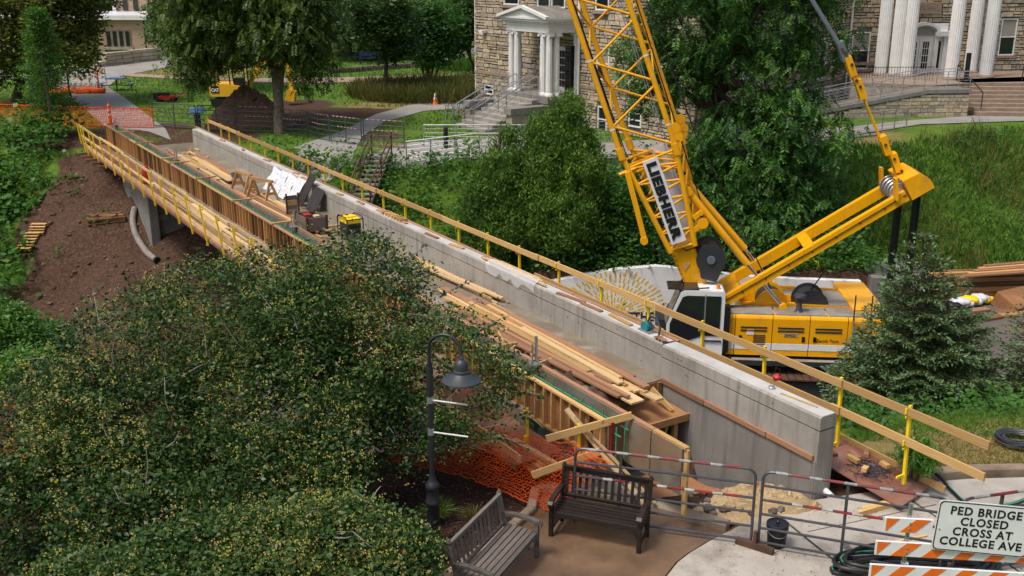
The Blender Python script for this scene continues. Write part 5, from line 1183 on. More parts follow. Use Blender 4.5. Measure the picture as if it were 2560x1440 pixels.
# ------------------------------------------------------------------ foliage
def unit(v): return v / np.maximum(np.linalg.norm(v, axis=-1, keepdims=True), 1e-9)
def leaf_quads(p, size, axis, nrm, aspect=.5):
    """diamond leaves: p base points, axis long direction, nrm face normals"""
    ax = unit(axis); sd_ = unit(np.cross(ax, nrm)); l = size[:, None]; w_ = l * aspect / 2
    return np.stack([p, p + ax * l * .45 + sd_ * w_, p + ax * l, p + ax * l * .45 - sd_ * w_], 1)
def sphere(n, g): return unit(g.normal(size=(n, 3)))
def clumps(lobes, n, g, shell=.55):
    """cluster centres in the outer part of a set of ellipsoid lobes (cx,cy,cz,rx,ry,rz)"""
    vol = np.array([(l[3] * l[4] * l[5]) ** .7 for l in lobes]); cnt = g.multinomial(n, vol / vol.sum()); out = []
    for l, k in zip(lobes, cnt):
        d = sphere(k, g); r = shell + (1 - shell) * g.random(k) ** .6
        out.append(np.array(l[:3]) + d * r[:, None] * np.array(l[3:6]))
    return np.concatenate(out)
def crown(name, lobes, nc, per, rad, size, mat_, parent, g, droop=0.0, upn=.5, aspect=.5, shell=.55, flat=.7, cvr=(0, 1), keep=None):
    c = clumps(lobes, nc, g, shell)
    if keep is not None: c = c[keep(c)]
    tone = np.clip(.45 * g.random(len(c)) + .55 * (.5 + 1.3 * vnoise(c[:, 0] * .9 + c[:, 2] * .5, c[:, 1] + c[:, 2] * .9, .8)), 0, 1)
    p = np.repeat(c, per, 0); n = len(p)
    p = p + g.normal(size=(n, 3)) * np.array([1, 1, flat]) * rad
    ax = sphere(n, g); ax[:, 2] = ax[:, 2] * .5 - droop; nr = sphere(n, g); nr[:, 2] = np.abs(nr[:, 2]) + upn
    s = size * (.6 + .8 * g.random(n))
    cv = np.clip(np.repeat(tone, per) * .55 + g.random(n) * .45, 0, 1) * (cvr[1] - cvr[0]) + cvr[0]
    o = fast_mesh(name, leaf_quads(p, s, ax, nr, aspect), 4, mat_, parent, cv)
    return o, c
def limbs(parent, base, top, r0, targets, g, mat_, name='trunk', lean=None):
    """tapered trunk with limbs that curve out to the given points"""
    base, top = Vector(base), Vector(top); pts = []; n = 6
    for i in range(n + 1):
        f = i / n; q = base.lerp(top, f) + Vector((g.normal() * .06, g.normal() * .06, 0)) * (r0 / .15) * (1 if 0 < i < n else 0); pts.append(q)
    rs = [r0 * (1.25 if i == 0 else 1 - .62 * i / n) for i in range(n + 1)]
    m_ = MB(); m_.path(pts, rs, 10); t = m_.build(name, mat_, parent, True)
    m_ = MB()
    for q in targets:
        q = Vector(q); f = .35 + .6 * g.random(); a = base.lerp(top, f); k = (q - a)
        mid1 = a + k * .35 + Vector((0, 0, k.length * .12)) + Vector(g.normal(size=3)) * .05 * k.length; mid2 = a + k * .7 + Vector((0, 0, k.length * .08)) + Vector(g.normal(size=3)) * .04 * k.length
        rr = r0 * (.5 - .25 * f); m_.path([a, mid1, mid2, q], [rr, rr * .7, rr * .42, rr * .15], 6)
    if targets is not None and len(targets): tag(m_.build('limb', mat_, t, True), kind='stuff')
    return t
def tree(label, cat, base, top, r0, lobes, nc, per, rad, size, lm, g, bark='bark', nlimb=14, name='tree', group=None, **kw):
    t = thing(name, label, cat, base, group)
    cr, c = crown('crown', lobes, nc, per, rad, size, M[lm], t, g, **kw)
    idx = g.choice(len(c), min(nlimb, len(c)), replace=False)
    limbs(t, Vector(base) - Vector((0, 0, .2)), top, r0, c[idx], g, M[bark])
    return t
M['leaf_dark'] = leaf_mat('leaf_dark', [(0, (0.0267, 0.062, 0.0175)), (0.5, (0.0624, 0.1317, 0.0314)), (1, (0.1515, 0.2558, 0.0489))])
M['leaf_locust'] = leaf_mat('leaf_locust', [(0, (0.0259, 0.0549, 0.0106)), (0.5, (0.0647, 0.1216, 0.0194)), (1, (0.1553, 0.2255, 0.0353))])
M['leaf_brown'] = leaf_mat('leaf_brown', [(0, (0.0515, 0.0659, 0.0146)), (0.5, (0.137, 0.1644, 0.0269)), (0.8, (0.1769, 0.2243, 0.0294)), (1, (0.2855, 0.1734, 0.0391))])
M['leaf_walnut'] = leaf_mat('leaf_walnut', [(0, (0.0226, 0.0703, 0.0195)), (0.5, (0.0568, 0.1569, 0.0292)), (1, (0.1562, 0.311, 0.0438))])
M['leaf_bright'] = leaf_mat('leaf_bright', [(0, (0.0343, 0.1014, 0.0125)), (0.5, (0.078, 0.195, 0.0218)), (1, (0.156, 0.312, 0.039))])
M['leaf_bank'] = leaf_mat('leaf_bank', [(0, (0.0248, 0.0828, 0.0166)), (0.5, (0.0552, 0.1588, 0.0221)), (0.85, (0.1034, 0.2278, 0.0304)), (1, (0.207, 0.2622, 0.0414))])
M['leaf_cedar'] = leaf_mat('leaf_cedar', [(0, (0.0328, 0.0869, 0.0135)), (0.5, (0.0875, 0.1863, 0.0223)), (1, (0.2049, 0.3105, 0.0403))], rough=.6)
M['leaf_crab'] = leaf_mat('leaf_crab', [(0, (0.0098, 0.0308, 0.0068)), (0.4, (0.024, 0.0617, 0.0112)), (0.75, (0.0437, 0.0945, 0.0164)), (1, (0.085, 0.13, 0.04))], rough=.42, trans=.2, spec=.3)
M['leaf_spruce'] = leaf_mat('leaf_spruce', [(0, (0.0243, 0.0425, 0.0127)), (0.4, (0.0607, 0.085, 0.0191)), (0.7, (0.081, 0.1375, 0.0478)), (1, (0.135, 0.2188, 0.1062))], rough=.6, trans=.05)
M['grass_blade'] = leaf_mat('grass_blade', [(0, (0.0405, 0.1013, 0.0108)), (0.55, (0.0878, 0.1958, 0.0216)), (0.85, (0.1485, 0.243, 0.0405)), (1, (0.3375, 0.2565, 0.081))], rough=.6)
M['grass_dry'] = leaf_mat('grass_dry', [(0, (.05, .09, .012)), (.5, (.13, .13, .03)), (1, (.28, .17, .06))], rough=.7)
M['berry'] = leaf_mat('berry', [(0, (0.42, 0.39, 0.07)), (0.6, (0.5, 0.44, 0.12)), (0.85, (0.48, 0.3, 0.09)), (1, (0.42, 0.14, 0.04))], rough=.35, trans=.1, spec=.5)
M['fern'] = leaf_mat('fern', [(0, (.025, .07, .012)), (1, (.085, .165, .03))], rough=.6)
g = np.random.default_rng(21)
def at(px, py, d): return tuple(PD(px, py, d))
def lobe(px, py, d, rpx, rpy, depth):
    """ellipsoid lobe centred on a sight line at distance d; radii given by its apparent size there"""
    c = PD(px, py, d); k = (c - Vector((0, 0, CAM_H))).length / FPX
    return (c.x, c.y, c.z, rpx * k, depth, rpy * k)
# crab-apple trees in the planting bed
lobes = [lobe(880, 785, 17.2, 235, 210, 1.7), lobe(620, 820, 17.4, 265, 195, 1.9), lobe(370, 880, 16.6, 220, 165, 1.7), lobe(1090, 960, 15.6, 235, 170, 1.5), lobe(700, 1010, 15.6, 330, 170, 1.7),
         lobe(330, 1060, 15.2, 300, 150, 1.7), lobe(110, 1080, 14.8, 190, 150, 1.5), lobe(940, 1090, 14.9, 220, 115, 1.1), lobe(560, 1190, 14.2, 380, 120, 1.3), lobe(190, 1220, 13.8, 260, 130, 1.3), lobe(60, 1340, 13.4, 200, 120, 1.2), lobe(440, 1330, 13.4, 300, 110, 1.0), lobe(780, 1180, 14.2, 220, 100, .9)]
t = thing('crabapple_tree', 'wide dark green crabapple tree dotted with yellow berries beside the bridge', 'tree', (-4.6, 15.6, 0))
lobes.append(lobe(740, 840, 16.8, 200, 170, 1.5))
cr, cc = crown('crown', lobes, 4300, 40, .15, .070, M['leaf_crab'], t, g, upn=.35, aspect=.6, shell=.5, flat=.55, keep=lambda c: ~((c[:, 0] > -2.3) & (c[:, 1] < 14.85)) & (vnoise(c[:, 0] + c[:, 2] * .7, c[:, 1] - c[:, 2], 1.15) > -.27))
lobes_ = None
limbs(t, (-4.6, 15.6, -.3), (-4.5, 15.7, 1.3), .2, cc[g.choice(len(cc), 40, replace=False)] * .5 + np.array([-4.5, 15.7, .7]) * .5, g, M['bark'])
def berries(par, centres, n, rad, g, r=.013):
    pr_ = np.clip(vnoise(centres[:, 0] + centres[:, 2], centres[:, 1] - centres[:, 2] * .6, 1.4) + .42, .08, 1) ** 1.5; c = centres[g.choice(len(centres), n // 4, p=pr_ / pr_.sum())]; p = np.repeat(c + g.normal(size=c.shape) * rad, 4, 0); p = p + g.normal(size=p.shape) * .024; k = len(p)
    d = np.array([[1, 1, 1], [1, -1, -1], [-1, 1, -1], [-1, -1, 1]], float) * .8
    tri = np.array([[0, 1, 2], [0, 3, 1], [0, 2, 3], [1, 3, 2]])
    s = r * (.7 + .6 * g.random(k)); v = p[:, None, None, :] + d[tri][None] * s[:, None, None, None]
    tone = np.repeat(np.repeat(g.random(k // 4) ** 2.4, 4)[:k], 4)
    return tag(fast_mesh('berries', v.reshape(-1, 3, 3), 3, M['berry'], par, tone), kind='stuff')
berries(t, cc, 38000, .16, g, .0115)
def twigs(par, cs, g, n, ln=.5):
    m_ = MB()
    for c in cs[g.choice(len(cs), n, replace=False)]:
        c = Vector(c); d = Vector(unit(g.normal(size=3) + np.array([0, -.2, .5]))); q = c + d * ln * (.5 + g.random()); m_.path([c, c.lerp(q, .5) + Vector(g.normal(size=3)) * .05, q], [.011, .008, .004], 5)
    tag(m_.build('twigs', M['twig_pale'], par, True), kind='stuff')
twigs(t, cc, g, 260)
# long whippy shoots that break the outline
def shoots(par, starts, g, mat_, leafm, n_leaf=16, size=.085):
    m_ = MB(); P_, A_ = [], []
    for (px, py, d, dx, dy) in starts:
        a = PD(px, py, d); q = PD(px + dx, py + dy, d - .1); m_.path([a, a.lerp(q, .5) + Vector((0, 0, .03)), q], [.012, .009, .004], 5)
        for k in range(n_leaf):
            f = k / n_leaf; P_.append(np.array(a.lerp(q, f)) + g.normal(size=3) * .02); A_.append(np.array((q - a).normalized()) * .6 + g.normal(size=3) * .7)
    m_.build('shoot', mat_, par, True) if len(starts) == 1 else tag(m_.build('shoots', mat_, par, True), kind='stuff')
    P_, A_ = np.array(P_), np.array(A_); nr = sphere(len(P_), g); nr[:, 2] += .6
    tag(fast_mesh('shoot_leaves', leaf_quads(P_, size * (.7 + .6 * g.random(len(P_))), A_, nr, .62), 4, leafm, par, g.random(len(P_))), kind='stuff')
shoots(t, [(340, 740, 17.6, -30, -60), (410, 720, 17.5, 5, -80), (470, 690, 17.5, 25, -70), (560, 690, 17.6, -10, -70), (620, 680, 17.5, 10, -60), (840, 650, 17.3, 20, -60), (960, 640, 17.2, 20, -60), (1010, 660, 17, 60, -50), (1100, 740, 16.6, 90, -40), (1130, 800, 16.4, 90, -60), (1190, 830, 16.2, 80, -40), (1230, 900, 15.8, 90, -20), (1290, 980, 15.2, 70, 10), (1300, 1030, 15, 60, 40), (300, 770, 17.3, -70, -50), (230, 830, 16.8, -70, -20), (130, 900, 16, -70, 0), (730, 670, 17.6, 0, -50), (700, 640, 17.6, -30, -40), (1240, 1090, 14.6, 80, 30)], g, M['twig_pale'], M['leaf_crab'])
t2 = thing('crabapple_tree', 'lower lighter green crabapple with dense berries beside the black lamp post', 'tree', (-2.9, 11.4, 0))
lobes2 = [lobe(820, 1370, 12.0, 230, 110, .9), lobe(560, 1400, 11.9, 230, 100, .8), lobe(1000, 1410, 11.9, 95, 80, .6), lobe(700, 1490, 11.2, 330, 90, .8), lobe(300, 1470, 11.8, 220, 80, .7)]
cr, c2_ = crown('crown', lobes2, 1250, 42, .12, .066, M['leaf_crab'], t2, g, upn=.4, aspect=.62, shell=.72, flat=.6, cvr=(.3, 1))
limbs(t2, (-2.9, 11.4, -.3), (-2.9, 11.5, 1.2), .12, c2_[g.choice(len(c2_), 24, replace=False)], g, M['bark']); berries(t2, c2_, 14000, .12, g, .0112); twigs(t2, c2_, g, 70, .4)

# evergreens on the far bank (arborvitae)
for lb, bx_, L_, n_ in (('tall ragged arborvitae clump beside the crane boom', 1420, [(1425, 330, 48, 85), (1405, 300, 30, 55), (1450, 430, 62, 100), (1365, 420, 60, 110), (1350, 340, 34, 60), (1400, 540, 95, 95), (1470, 560, 50, 75), (1330, 540, 60, 90)], 1500), ('lower broad arborvitae clump behind the bridge rail', 1250, [(1265, 400, 40, 80), (1235, 470, 60, 90), (1290, 500, 55, 100), (1200, 520, 45, 80), (1240, 570, 80, 75), (1175, 570, 40, 60)], 900)):
    b_ = PD(bx_, 620, 38.6); b_.z = Hs(b_.x, b_.y); t = thing('arborvitae', lb, 'tree', b_); lo_ = [lobe(x, y, 38.6 - (y - 420) * .004, rx, ry, rx * .024) for x, y, rx, ry in L_]
    _, c = crown('crown', lo_, n_, 38, .13, .15, M['leaf_cedar'], t, g, droop=-.75, upn=.1, aspect=.38, shell=.6, flat=1.25, keep=lambda c: vnoise(c[:, 0] * 1.3 + c[:, 2], c[:, 2] * 1.1 - c[:, 1], 1.3) > -.22)
    limbs(t, b_ - Vector((0, 0, .2)), PD(bx_, 330, 38.6), .13, c[g.choice(len(c), 10, replace=False)], g, M['bark'])
# big pinnate-leaved tree behind the crane
lobes = [lobe(1760, 50, 42, 160, 90, 2.8), lobe(1930, 40, 42, 150, 100, 2.8), lobe(1880, 190, 41.5, 170, 95, 2.6), lobe(1650, 160, 42, 100, 60, 2.0), lobe(2060, 100, 42, 80, 50, 1.8), lobe(1960, 280, 41, 110, 70, 2.2), lobe(2060, 340, 40.5, 80, 55, 1.6), lobe(1850, 360, 40.5, 150, 90, 2.4), lobe(1600, 110, 42, 60, 70, 1.5), lobe(1640, 240, 42, 70, 45, 1.4), lobe(1780, -120, 42, 260, 120, 3.2), lobe(2000, -110, 42, 200, 110, 2.8)]
bt = PD(1765, 400, 42.5); bt.z = Hs(bt.x, bt.y)
t = thing('walnut_tree', 'large leafy tree with drooping feathery leaves behind the crane boom', 'tree', bt)
def sprays(name, lobes, nc, per, mat_, par, g, lf=.30, rad=.28, shell=.6, droop=.9, narrow=.17):
    """pinnate sprays: each is a drooping rachis with paired leaflets"""
    c = clumps(lobes, nc, g, shell); tone = np.repeat(g.random(len(c)), per); p0 = np.repeat(c, per, 0) + g.normal(size=(len(c) * per, 3)) * rad; n = len(p0)
    d = sphere(n, g); d[:, 2] = -np.abs(d[:, 2]) * .5 - droop * .4; d = unit(d); sdv = unit(np.cross(d, np.array([0, 0, 1.])))
    ln = lf * (.7 + .6 * g.random(n)); V_, C_ = [], []
    for k in range(5):
        f = .15 + .17 * k; b = p0 + d * (ln * f)[:, None] - np.array([0, 0, 1.]) * ((f * f) * ln * .35)[:, None]
        for sg in (-1, 1):
            ax = sdv * sg + d * .55 + np.array([0, 0, -.25]); nr = np.cross(ax, d) * sg; nr = nr + g.normal(size=nr.shape) * .35
            V_.append(leaf_quads(b, ln * .42, ax, nr, .42)); C_.append(np.clip(tone * .6 + g.random(n) * .4, 0, 1))
    fast_mesh(name, np.concatenate(V_), 4, mat_, par, np.concatenate(C_)); return c
c = sprays('crown', lobes, 820, 10, M['leaf_walnut'], t, g, .42, .24)
limbs(t, bt - Vector((0, 0, .3)), PD(1790, 40, 42.2), .42, c[g.choice(len(c), 34, replace=False)], g, M['bark'])
# dark understory below it
def shrub(label, lobes, nc, per, rad, size, lm, g, cat='shrub', name='shrub', spray=False, **kw):
    z = Hs(lobes[0][0], lobes[0][1]); t = thing(name, label, cat, (lobes[0][0], lobes[0][1], z))
    if spray: c = sprays('foliage', lobes, nc, per, M[lm], t, g, size, rad)
    else: _, c = crown('foliage', lobes, nc, per, rad, size, M[lm], t, g, **kw)
    m_ = MB()
    for k in range(5): m_.path([Vector((lobes[0][0] + g.normal() * .15, lobes[0][1] + g.normal() * .15, z - .1)), Vector(c[g.integers(len(c))])], [.035, .01], 5)
    m_.build('stem', M['bark'], t)
    return t
shrub('dark sumac thicket below the big leafy tree beside the mast', [lobe(1800, 500, 40, 130, 80, 1.8), lobe(1930, 500, 40, 100, 90, 1.6), lobe(1850, 590, 38.5, 150, 60, 1.4), lobe(1740, 420, 41, 80, 60, 1.4), lobe(2010, 450, 41, 60, 50, 1.3)], 520, 9, .26, .36, 'leaf_walnut', g, spray=True)
shrub('leafy green shrub between the arborvitae and the crane boom', [lobe(1540, 520, 39, 60, 90, 1.4), lobe(1590, 590, 38.5, 70, 60, 1.2), lobe(1510, 610, 38.2, 70, 50, 1.1), lobe(1650, 480, 40, 50, 80, 1.2)], 420, 45, .22, .16, 'leaf_bank', g)
# left bank and lawn trees
tree('broad brownish green maple beside the far orange fence', 'tree', tuple(P(38, 262, .85)), PD(60, 60, 60), .33, [lobe(60, 60, 60, 150, 90, 3.2), lobe(165, 60, 60, 70, 85, 2.2), lobe(-40, 110, 60, 120, 80, 2.5), lobe(120, 140, 59, 110, 55, 2.2), lobe(60, -60, 60, 200, 90, 3.5), lobe(190, 120, 60, 40, 35, 1.1), lobe(150, -20, 61, 130, 60, 2.5), lobe(20, 185, 59, 50, 25, 1.2)], 700, 55, .32, .24, 'leaf_brown', g, nlimb=26, upn=.4)
# feathery young larch
bl = P(137, 350, .5); bl.z = Hs(bl.x, bl.y); t = thing('larch_tree', 'slender bright green feathery young larch at the fence corner', 'tree', bl); topv = PD(88, 20, 49)
n = 620; f = g.random(n) ** .8; cen = np.array(bl)[None] + (np.array(topv) - np.array(bl))[None] * (f ** .9)[:, None]; a = g.random(n) * 2 * pi; R = 1.9 * (1 - f) ** .8 + .15
c = cen + np.stack([np.cos(a) * R * g.random(n), np.sin(a) * R * g.random(n), -.12 * R], -1); per = 40
p = np.repeat(c, per, 0) + g.normal(size=(n * per, 3)) * np.array([.17, .17, .06]); ax = sphere(len(p), g) * np.array([1, 1, .4]); nr = sphere(len(p), g) + np.array([0, 0, .8])
keep = np.repeat(f > .12, per)
fast_mesh('crown', leaf_quads(p, .12 * (.6 + .8 * g.random(len(p))), ax, nr, .3)[keep], 4, M['leaf_bright'], t, np.clip(np.repeat(g.random(n), per) * .5 + g.random(len(p)) * .5, 0, 1)[keep])
MB().path([bl - Vector((0, 0, .2)), PD(125, 270, 49), PD(112, 200, 49), topv], [.1, .08, .06, .02], 8).build('trunk', M['bark_grey'], t, True)
# weeping honey locust on the lawn
bw = P(699, 330, .9); t = thing('locust_tree', 'large weeping locust with hanging foliage beside the excavator', 'tree', bw)
lobes = [lobe(560, 40, 51.8, 130, 90, 3.2), lobe(720, 50, 50.8, 110, 100, 3.0), lobe(620, -60, 51.8, 220, 90, 3.8), lobe(790, 100, 50.3, 45, 90, 1.6), lobe(520, 110, 51.3, 70, 55, 2.0), lobe(640, 100, 50.8, 90, 40, 2.0), lobe(480, 60, 52.8, 60, 60, 1.8), lobe(770, 170, 49.8, 35, 40, 1.0), lobe(470, 160, 50.8, 30, 30, 1.0)]
c = sprays('crown', lobes, 1000, 11, M['leaf_locust'], t, g, .42, .34, droop=1.2)
m_ = MB(); m_.path([bw - Vector((0, 0, .2)), PD(696, 250, 50.7), PD(688, 170, 51), PD(655, 80, 51), PD(640, -20, 51)], [.30, .24, .22, .17, .1], 10); m_.path([PD(697, 230, 50.7), PD(704, 165, 50.7)], [.2, .16], 10); tr = m_.build('trunk', M['bark_grey'], t, True)
m_ = MB()
for q in c[g.choice(len(c), 26, replace=False)]: m_.path([PD(650, 80, 51), PD(650, 80, 51).lerp(Vector(q), .5) + Vector((0, 0, .7)), Vector(q)], [.11, .06, .02], 6)
tag(m_.build('limb', M['bark'], tr, True), kind='stuff')
tree('dark leaning tree left of the weeping locust by the curved path', 'tree', tuple(P(505, 215, 1.1)), PD(470, 60, 66), .2, [lobe(450, 40, 68, 65, 50, 2.2), lobe(415, 80, 70, 40, 35, 1.6), lobe(480, -10, 66, 105, 70, 2.6), lobe(455, 115, 68, 40, 35, 1.5)], 330, 50, .34, .26, 'leaf_dark', g, nlimb=12)
# trees in the ornamental bed and along the street
for (bx_, by_, tx, ty, r0, L_, lm, lb) in (
    (972, 236, 950, 40, .16, [(960, 60, 80, 60), (930, 10, 90, 60), (1000, 110, 50, 30), (970, 135, 30, 18)], 'leaf_dark', 'thin leaning ash tree with a mossy trunk in the grass bed'),
    (1072, 210, 1075, 60, .17, [(1070, 90, 65, 60), (1040, 40, 70, 50), (1110, 60, 50, 60), (1080, 140, 45, 25)], 'leaf_walnut', 'many-stemmed small dark tree in the grass bed'),
    (1192, 196, 1160, 90, .13, [(1150, 60, 40, 60), (1170, 20, 50, 60), (1130, 110, 25, 30)], 'leaf_dark', 'dark leaning tree hugging the stone hall corner'),
    (905, 160, 905, 60, .3, [(880, 70, 80, 60), (920, 110, 60, 28), (850, 30, 70, 60)], 'leaf_dark', 'purple-dark crabapple over the low stone edging'),
    (1020, 155, 1020, 60, .25, [(1020, 110, 60, 35), (1000, 60, 80, 50)], 'leaf_dark', 'dark round tree behind the ornamental bed'),
    (800, 150, 800, 20, .3, [(800, 60, 70, 70), (780, 0, 90, 60)], 'leaf_dark', 'dense dark tree behind the weeping locust')):
    d = P(bx_, by_, 1.15).y; b_ = P(bx_, by_, 1.15); b_.z = Hs(b_.x, b_.y); tr_ = tree(lb, 'tree', tuple(b_), PD(tx, ty, d), r0, [lobe(a, b__, d, c_, e_, c_ * d / FPX) for a, b__, c_, e_ in L_], 260, 55, .34, .24, lm, g, nlimb=10)
    if bx_ == 1072:
        for k in range(4): MB().path([b_ + Vector((.15 * k - .2, 0, -.1)), PD(1045 + 22 * k, 120, d)], [.1, .05], 7).build('trunk', M['bark'], tr_, True)
# far wood closing the view
lobes = []
for k in range(26):
    px = -60 + k * 105; d = 118 + (k * 37 % 17); lobes.append(lobe(px, -40 + (k * 53 % 40), d, 110, 90, 6))
for (px, py) in ((760, 80), (880, 60), (1000, 70), (1110, 80), (1160, 70)): lobes.append(lobe(px, py - 10, 106, 90, 40, 4))
fw = thing('far_wood', None, None, (0, 118, 1.5)); COL.objects.unlink(fw); bpy.data.objects.remove(fw)
o, c = crown('far_trees', lobes, 1100, 34, .9, .75, M['leaf_dark'], None, g, upn=.3); tag(o, 'dark row of trees beyond the campus street', 'trees', kind='stuff')

# ------------------------------------------------------------------ spruces on the near bank
def spruce(label, px, top_y, bot_y, d, wpx, g, nt_=22):
    b_ = PD(px, bot_y, d); b_.z = Hs(b_.x, b_.y); tp = PD(px, top_y, d); H_ = tp.z - b_.z; t = thing('spruce_tree', label, 'tree', b_)
    MB().path([b_ - Vector((0, 0, .2)), tp], [.16, .015], 8).build('trunk', M['bark'], t, True)
    V_, C_ = [], []; br = MB(); R0 = wpx * d / FPX
    z = .25
    while z < H_ - .1:
        f = z / H_; R = R0 * (1 - f) ** .9 * (.85 + .15 * min(1, f * 8)) + .1; nb_ = max(5, int(13 * (1 - f) + 4)); a0 = g.random() * 6.28
        for k in range(nb_):
            a = a0 + 2 * pi * k / nb_ + g.normal() * .2; Lb = R * (.78 + .4 * g.random()); el = -.12 + .55 * f ** 2 + g.normal() * .06
            o_ = np.array([tp.x * f + b_.x * (1 - f), tp.y * f + b_.y * (1 - f), b_.z + z]); d_ = np.array([cos(a), sin(a), el]); sdv = np.array([-sin(a), cos(a), 0]); m = max(6, int(Lb * 13))
            u = np.linspace(.08, 1, m); pts = o_ + d_ * (u * Lb)[:, None] + np.array([0, 0, 1]) * ((u ** 2) * Lb * .16 - (u * (1 - u)) * Lb * .25)[:, None]
            br.path([Vector(pts[0]), Vector(pts[m // 2]), Vector(pts[-1])], [.02, .013, .005], 4)
            w_ = Lb * .42 * np.sin(np.clip(u, 0, 1) * pi * .86 + .12) ** .8
            for sg in (-1, 1):
                for j in range(m):
                    q = max(1, int(w_[j] / .06)); s = np.linspace(0, 1, q + 1)[:, None]; side = pts[j] + (sdv * sg * .85 + d_ * .55) * w_[j] * s + np.array([0, 0, -.22]) * w_[j] * s ** 2; n_ = len(side)
                    for rep in range(2 if wpx > 200 else 1):
                        ax = sdv * sg * .6 + d_ * .9 + g.normal(size=(n_, 3)) * .55 + np.array([0, 0, .15]); nr = sphere(n_, g) + np.array([0, 0, .6])
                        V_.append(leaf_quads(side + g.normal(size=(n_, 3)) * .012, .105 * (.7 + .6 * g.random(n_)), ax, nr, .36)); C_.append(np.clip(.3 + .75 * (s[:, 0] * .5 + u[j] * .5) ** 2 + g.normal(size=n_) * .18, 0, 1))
        z += .24 + .1 * f
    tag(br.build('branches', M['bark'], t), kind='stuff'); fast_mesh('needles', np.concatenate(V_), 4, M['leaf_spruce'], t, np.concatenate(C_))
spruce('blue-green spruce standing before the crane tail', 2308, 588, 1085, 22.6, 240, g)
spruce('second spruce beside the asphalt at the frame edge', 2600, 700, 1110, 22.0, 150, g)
print('tree tris ok')
# ------------------------------------------------------------------ foreground: benches, lamp, gates, barricade
def bench(label, pr, pl, front, mat_, arm_front=True):
    """park bench: pr / pl are the feet of the back posts, front points to the sitter's front"""
    pr, pl, front = Vector(pr), Vector(pl), Vector(front).normalized(); ax = (pl - pr); Lb = ax.length; ax.normalize(); up = Vector((0, 0, 1)); D_ = .52
    t = thing('park_bench', label, 'bench', (pr + pl) / 2)
    q = lambda x, y, z: pr + ax * x + front * y + up * z
    tilt = .11
    for x in (0.035, Lb - .035):
        MB().path([q(x, .02, 0), q(x, 0, .42), q(x, -tilt, .94)], .036, 4).build('leg', mat_, t)
        MB().tube(q(x, -tilt, .94), q(x, -tilt, .985), .043, .02, n=8).build('finial', mat_, t)
        MB().beam(q(x, D_, 0), q(x, D_, .62), .062, .062, front).build('leg', mat_, t)
        m_ = MB(); pts = [(-.06, .64), (.2, .66), (.42, .645), (.56, .62), (.60, .58)]; wv = ax * .04
        m_.prism([q(x, y, z) - wv for y, z in pts] + [q(x, y, z - .045) - wv for y, z in pts[::-1]], wv * 2); m_.build('armrest', mat_, t)
        MB().beam(q(x, 0, .12), q(x, D_, .12), .03, .05).build('stretcher', mat_, t)
        MB().beam(q(x, 0, .38), q(x, D_, .38), .035, .07).build('seat_rail', mat_, t)
    ibeam('top_rail', mat_, q(.03, -tilt + .01, .90), q(Lb - .03, -tilt + .01, .90), .045, .095, t, up=front * .22 + up)
    ibeam('lower_rail', mat_, q(.03, -.015, .47), q(Lb - .03, -.015, .47), .04, .06, t, up=front * .22 + up)
    n_ = 13
    for k in range(n_):
        x = .1 + (Lb - .2) * k / (n_ - 1); ibeam('back_slat', mat_, q(x, -.025, .48), q(x, -tilt + .012, .88), .05, .018, t, up=front)
    for k in range(6):
        y = .06 + k * .088; ibeam('seat_slat', mat_, q(.0, y, .43 - .004 * k + (.006 if k == 5 else 0)), q(Lb, y, .43 - .004 * k + (.006 if k == 5 else 0)), .07, .024, t)
    ibeam('apron', mat_, q(.06, D_ - .0, .385), q(Lb - .06, D_ - .0, .385), .03, .075, t)
    for x0, s in ((.07, 1), (Lb - .07, -1)):
        MB().prism([q(x0, D_ - .012, .35), q(x0 + s * .16, D_ - .012, .35), q(x0 + s * .05, D_ - .012, .3), q(x0, D_ - .012, .22)], front * .024).build('corner_brace', mat_, t)
    return t
f1 = (P(1593, 1387) - P(1378, 1343)); fdir = Vector((f1.y, -f1.x, 0)).normalized()
bench('dark stained wooden bench on wet brown paving before the gate', P(1602, 1383) - fdir * .52, P(1372, 1338) - fdir * .52, fdir, M['black_wood'])
a, c = P(1250, 1232, .92), P(1118, 1362, .92); a.z = c.z = 0; nd = (c - a).normalized(); fd = Vector((-nd.y, nd.x, 0)); 
if fd.x < 0: fd = -fd
bench('weathered grey teak bench turned sideways beside the mulch bed', a + fd * .11, c + fd * .11, fd, M['old_grey_wood'])
# lamp post
lb = Vector((-1.22, 14.2, 0)); lamp = thing('street_lamp', 'black lamp post with arched arm and wide bell shade beside the crabapple', 'street lamp', lb)
MB().lathe([(.14, 0), (.14, .05), (.105, .08), (.10, .62), (.115, .64), (.115, .68), (.10, .70), (.095, .88), (.11, .9), (.11, .95), (.085, .99), (.055, 1.04), (.05, 1.1)], lb, 16).build('base', M['lamp_black'], lamp, True)
MB().tube(lb + Vector((0, 0, 1.05)), lb + Vector((0, 0, 2.95)), .042, n=14).build('pole', M['lamp_black'], lamp, True)
MB().tube(lb + Vector((0, 0, 2.42)), lb + Vector((0, 0, 2.88)), .055, n=14).build('sleeve', M['lamp_black'], lamp, True)
ra_ = .235; pts = [lb + Vector((0, 0, 2.85)), lb + Vector((0, 0, 3.1))] + [lb + Vector((ra_ - ra_ * cos(k * pi / 10 * 1.02), -.02 * k, 3.19 + ra_ * sin(k * pi / 10 * 1.02))) for k in range(0, 11)]
pts.append(pts[-1] + Vector((.012, -.02, -.06)))
MB().path(pts, .026, 10).build('arm', M['lamp_black'], lamp, True)
e = pts[-1]
MB().lathe([(.02, .03), (.035, .0), (.04, -.03), (.085, -.06), (.10, -.11), (.10, -.19), (.12, -.2), (.12, -.235), (.14, -.25), (.21, -.31), (.29, -.345), (.29, -.36), (.13, -.27), (.02, -.26)], e, 28).build('shade', M['shade_grey'], lamp, True)
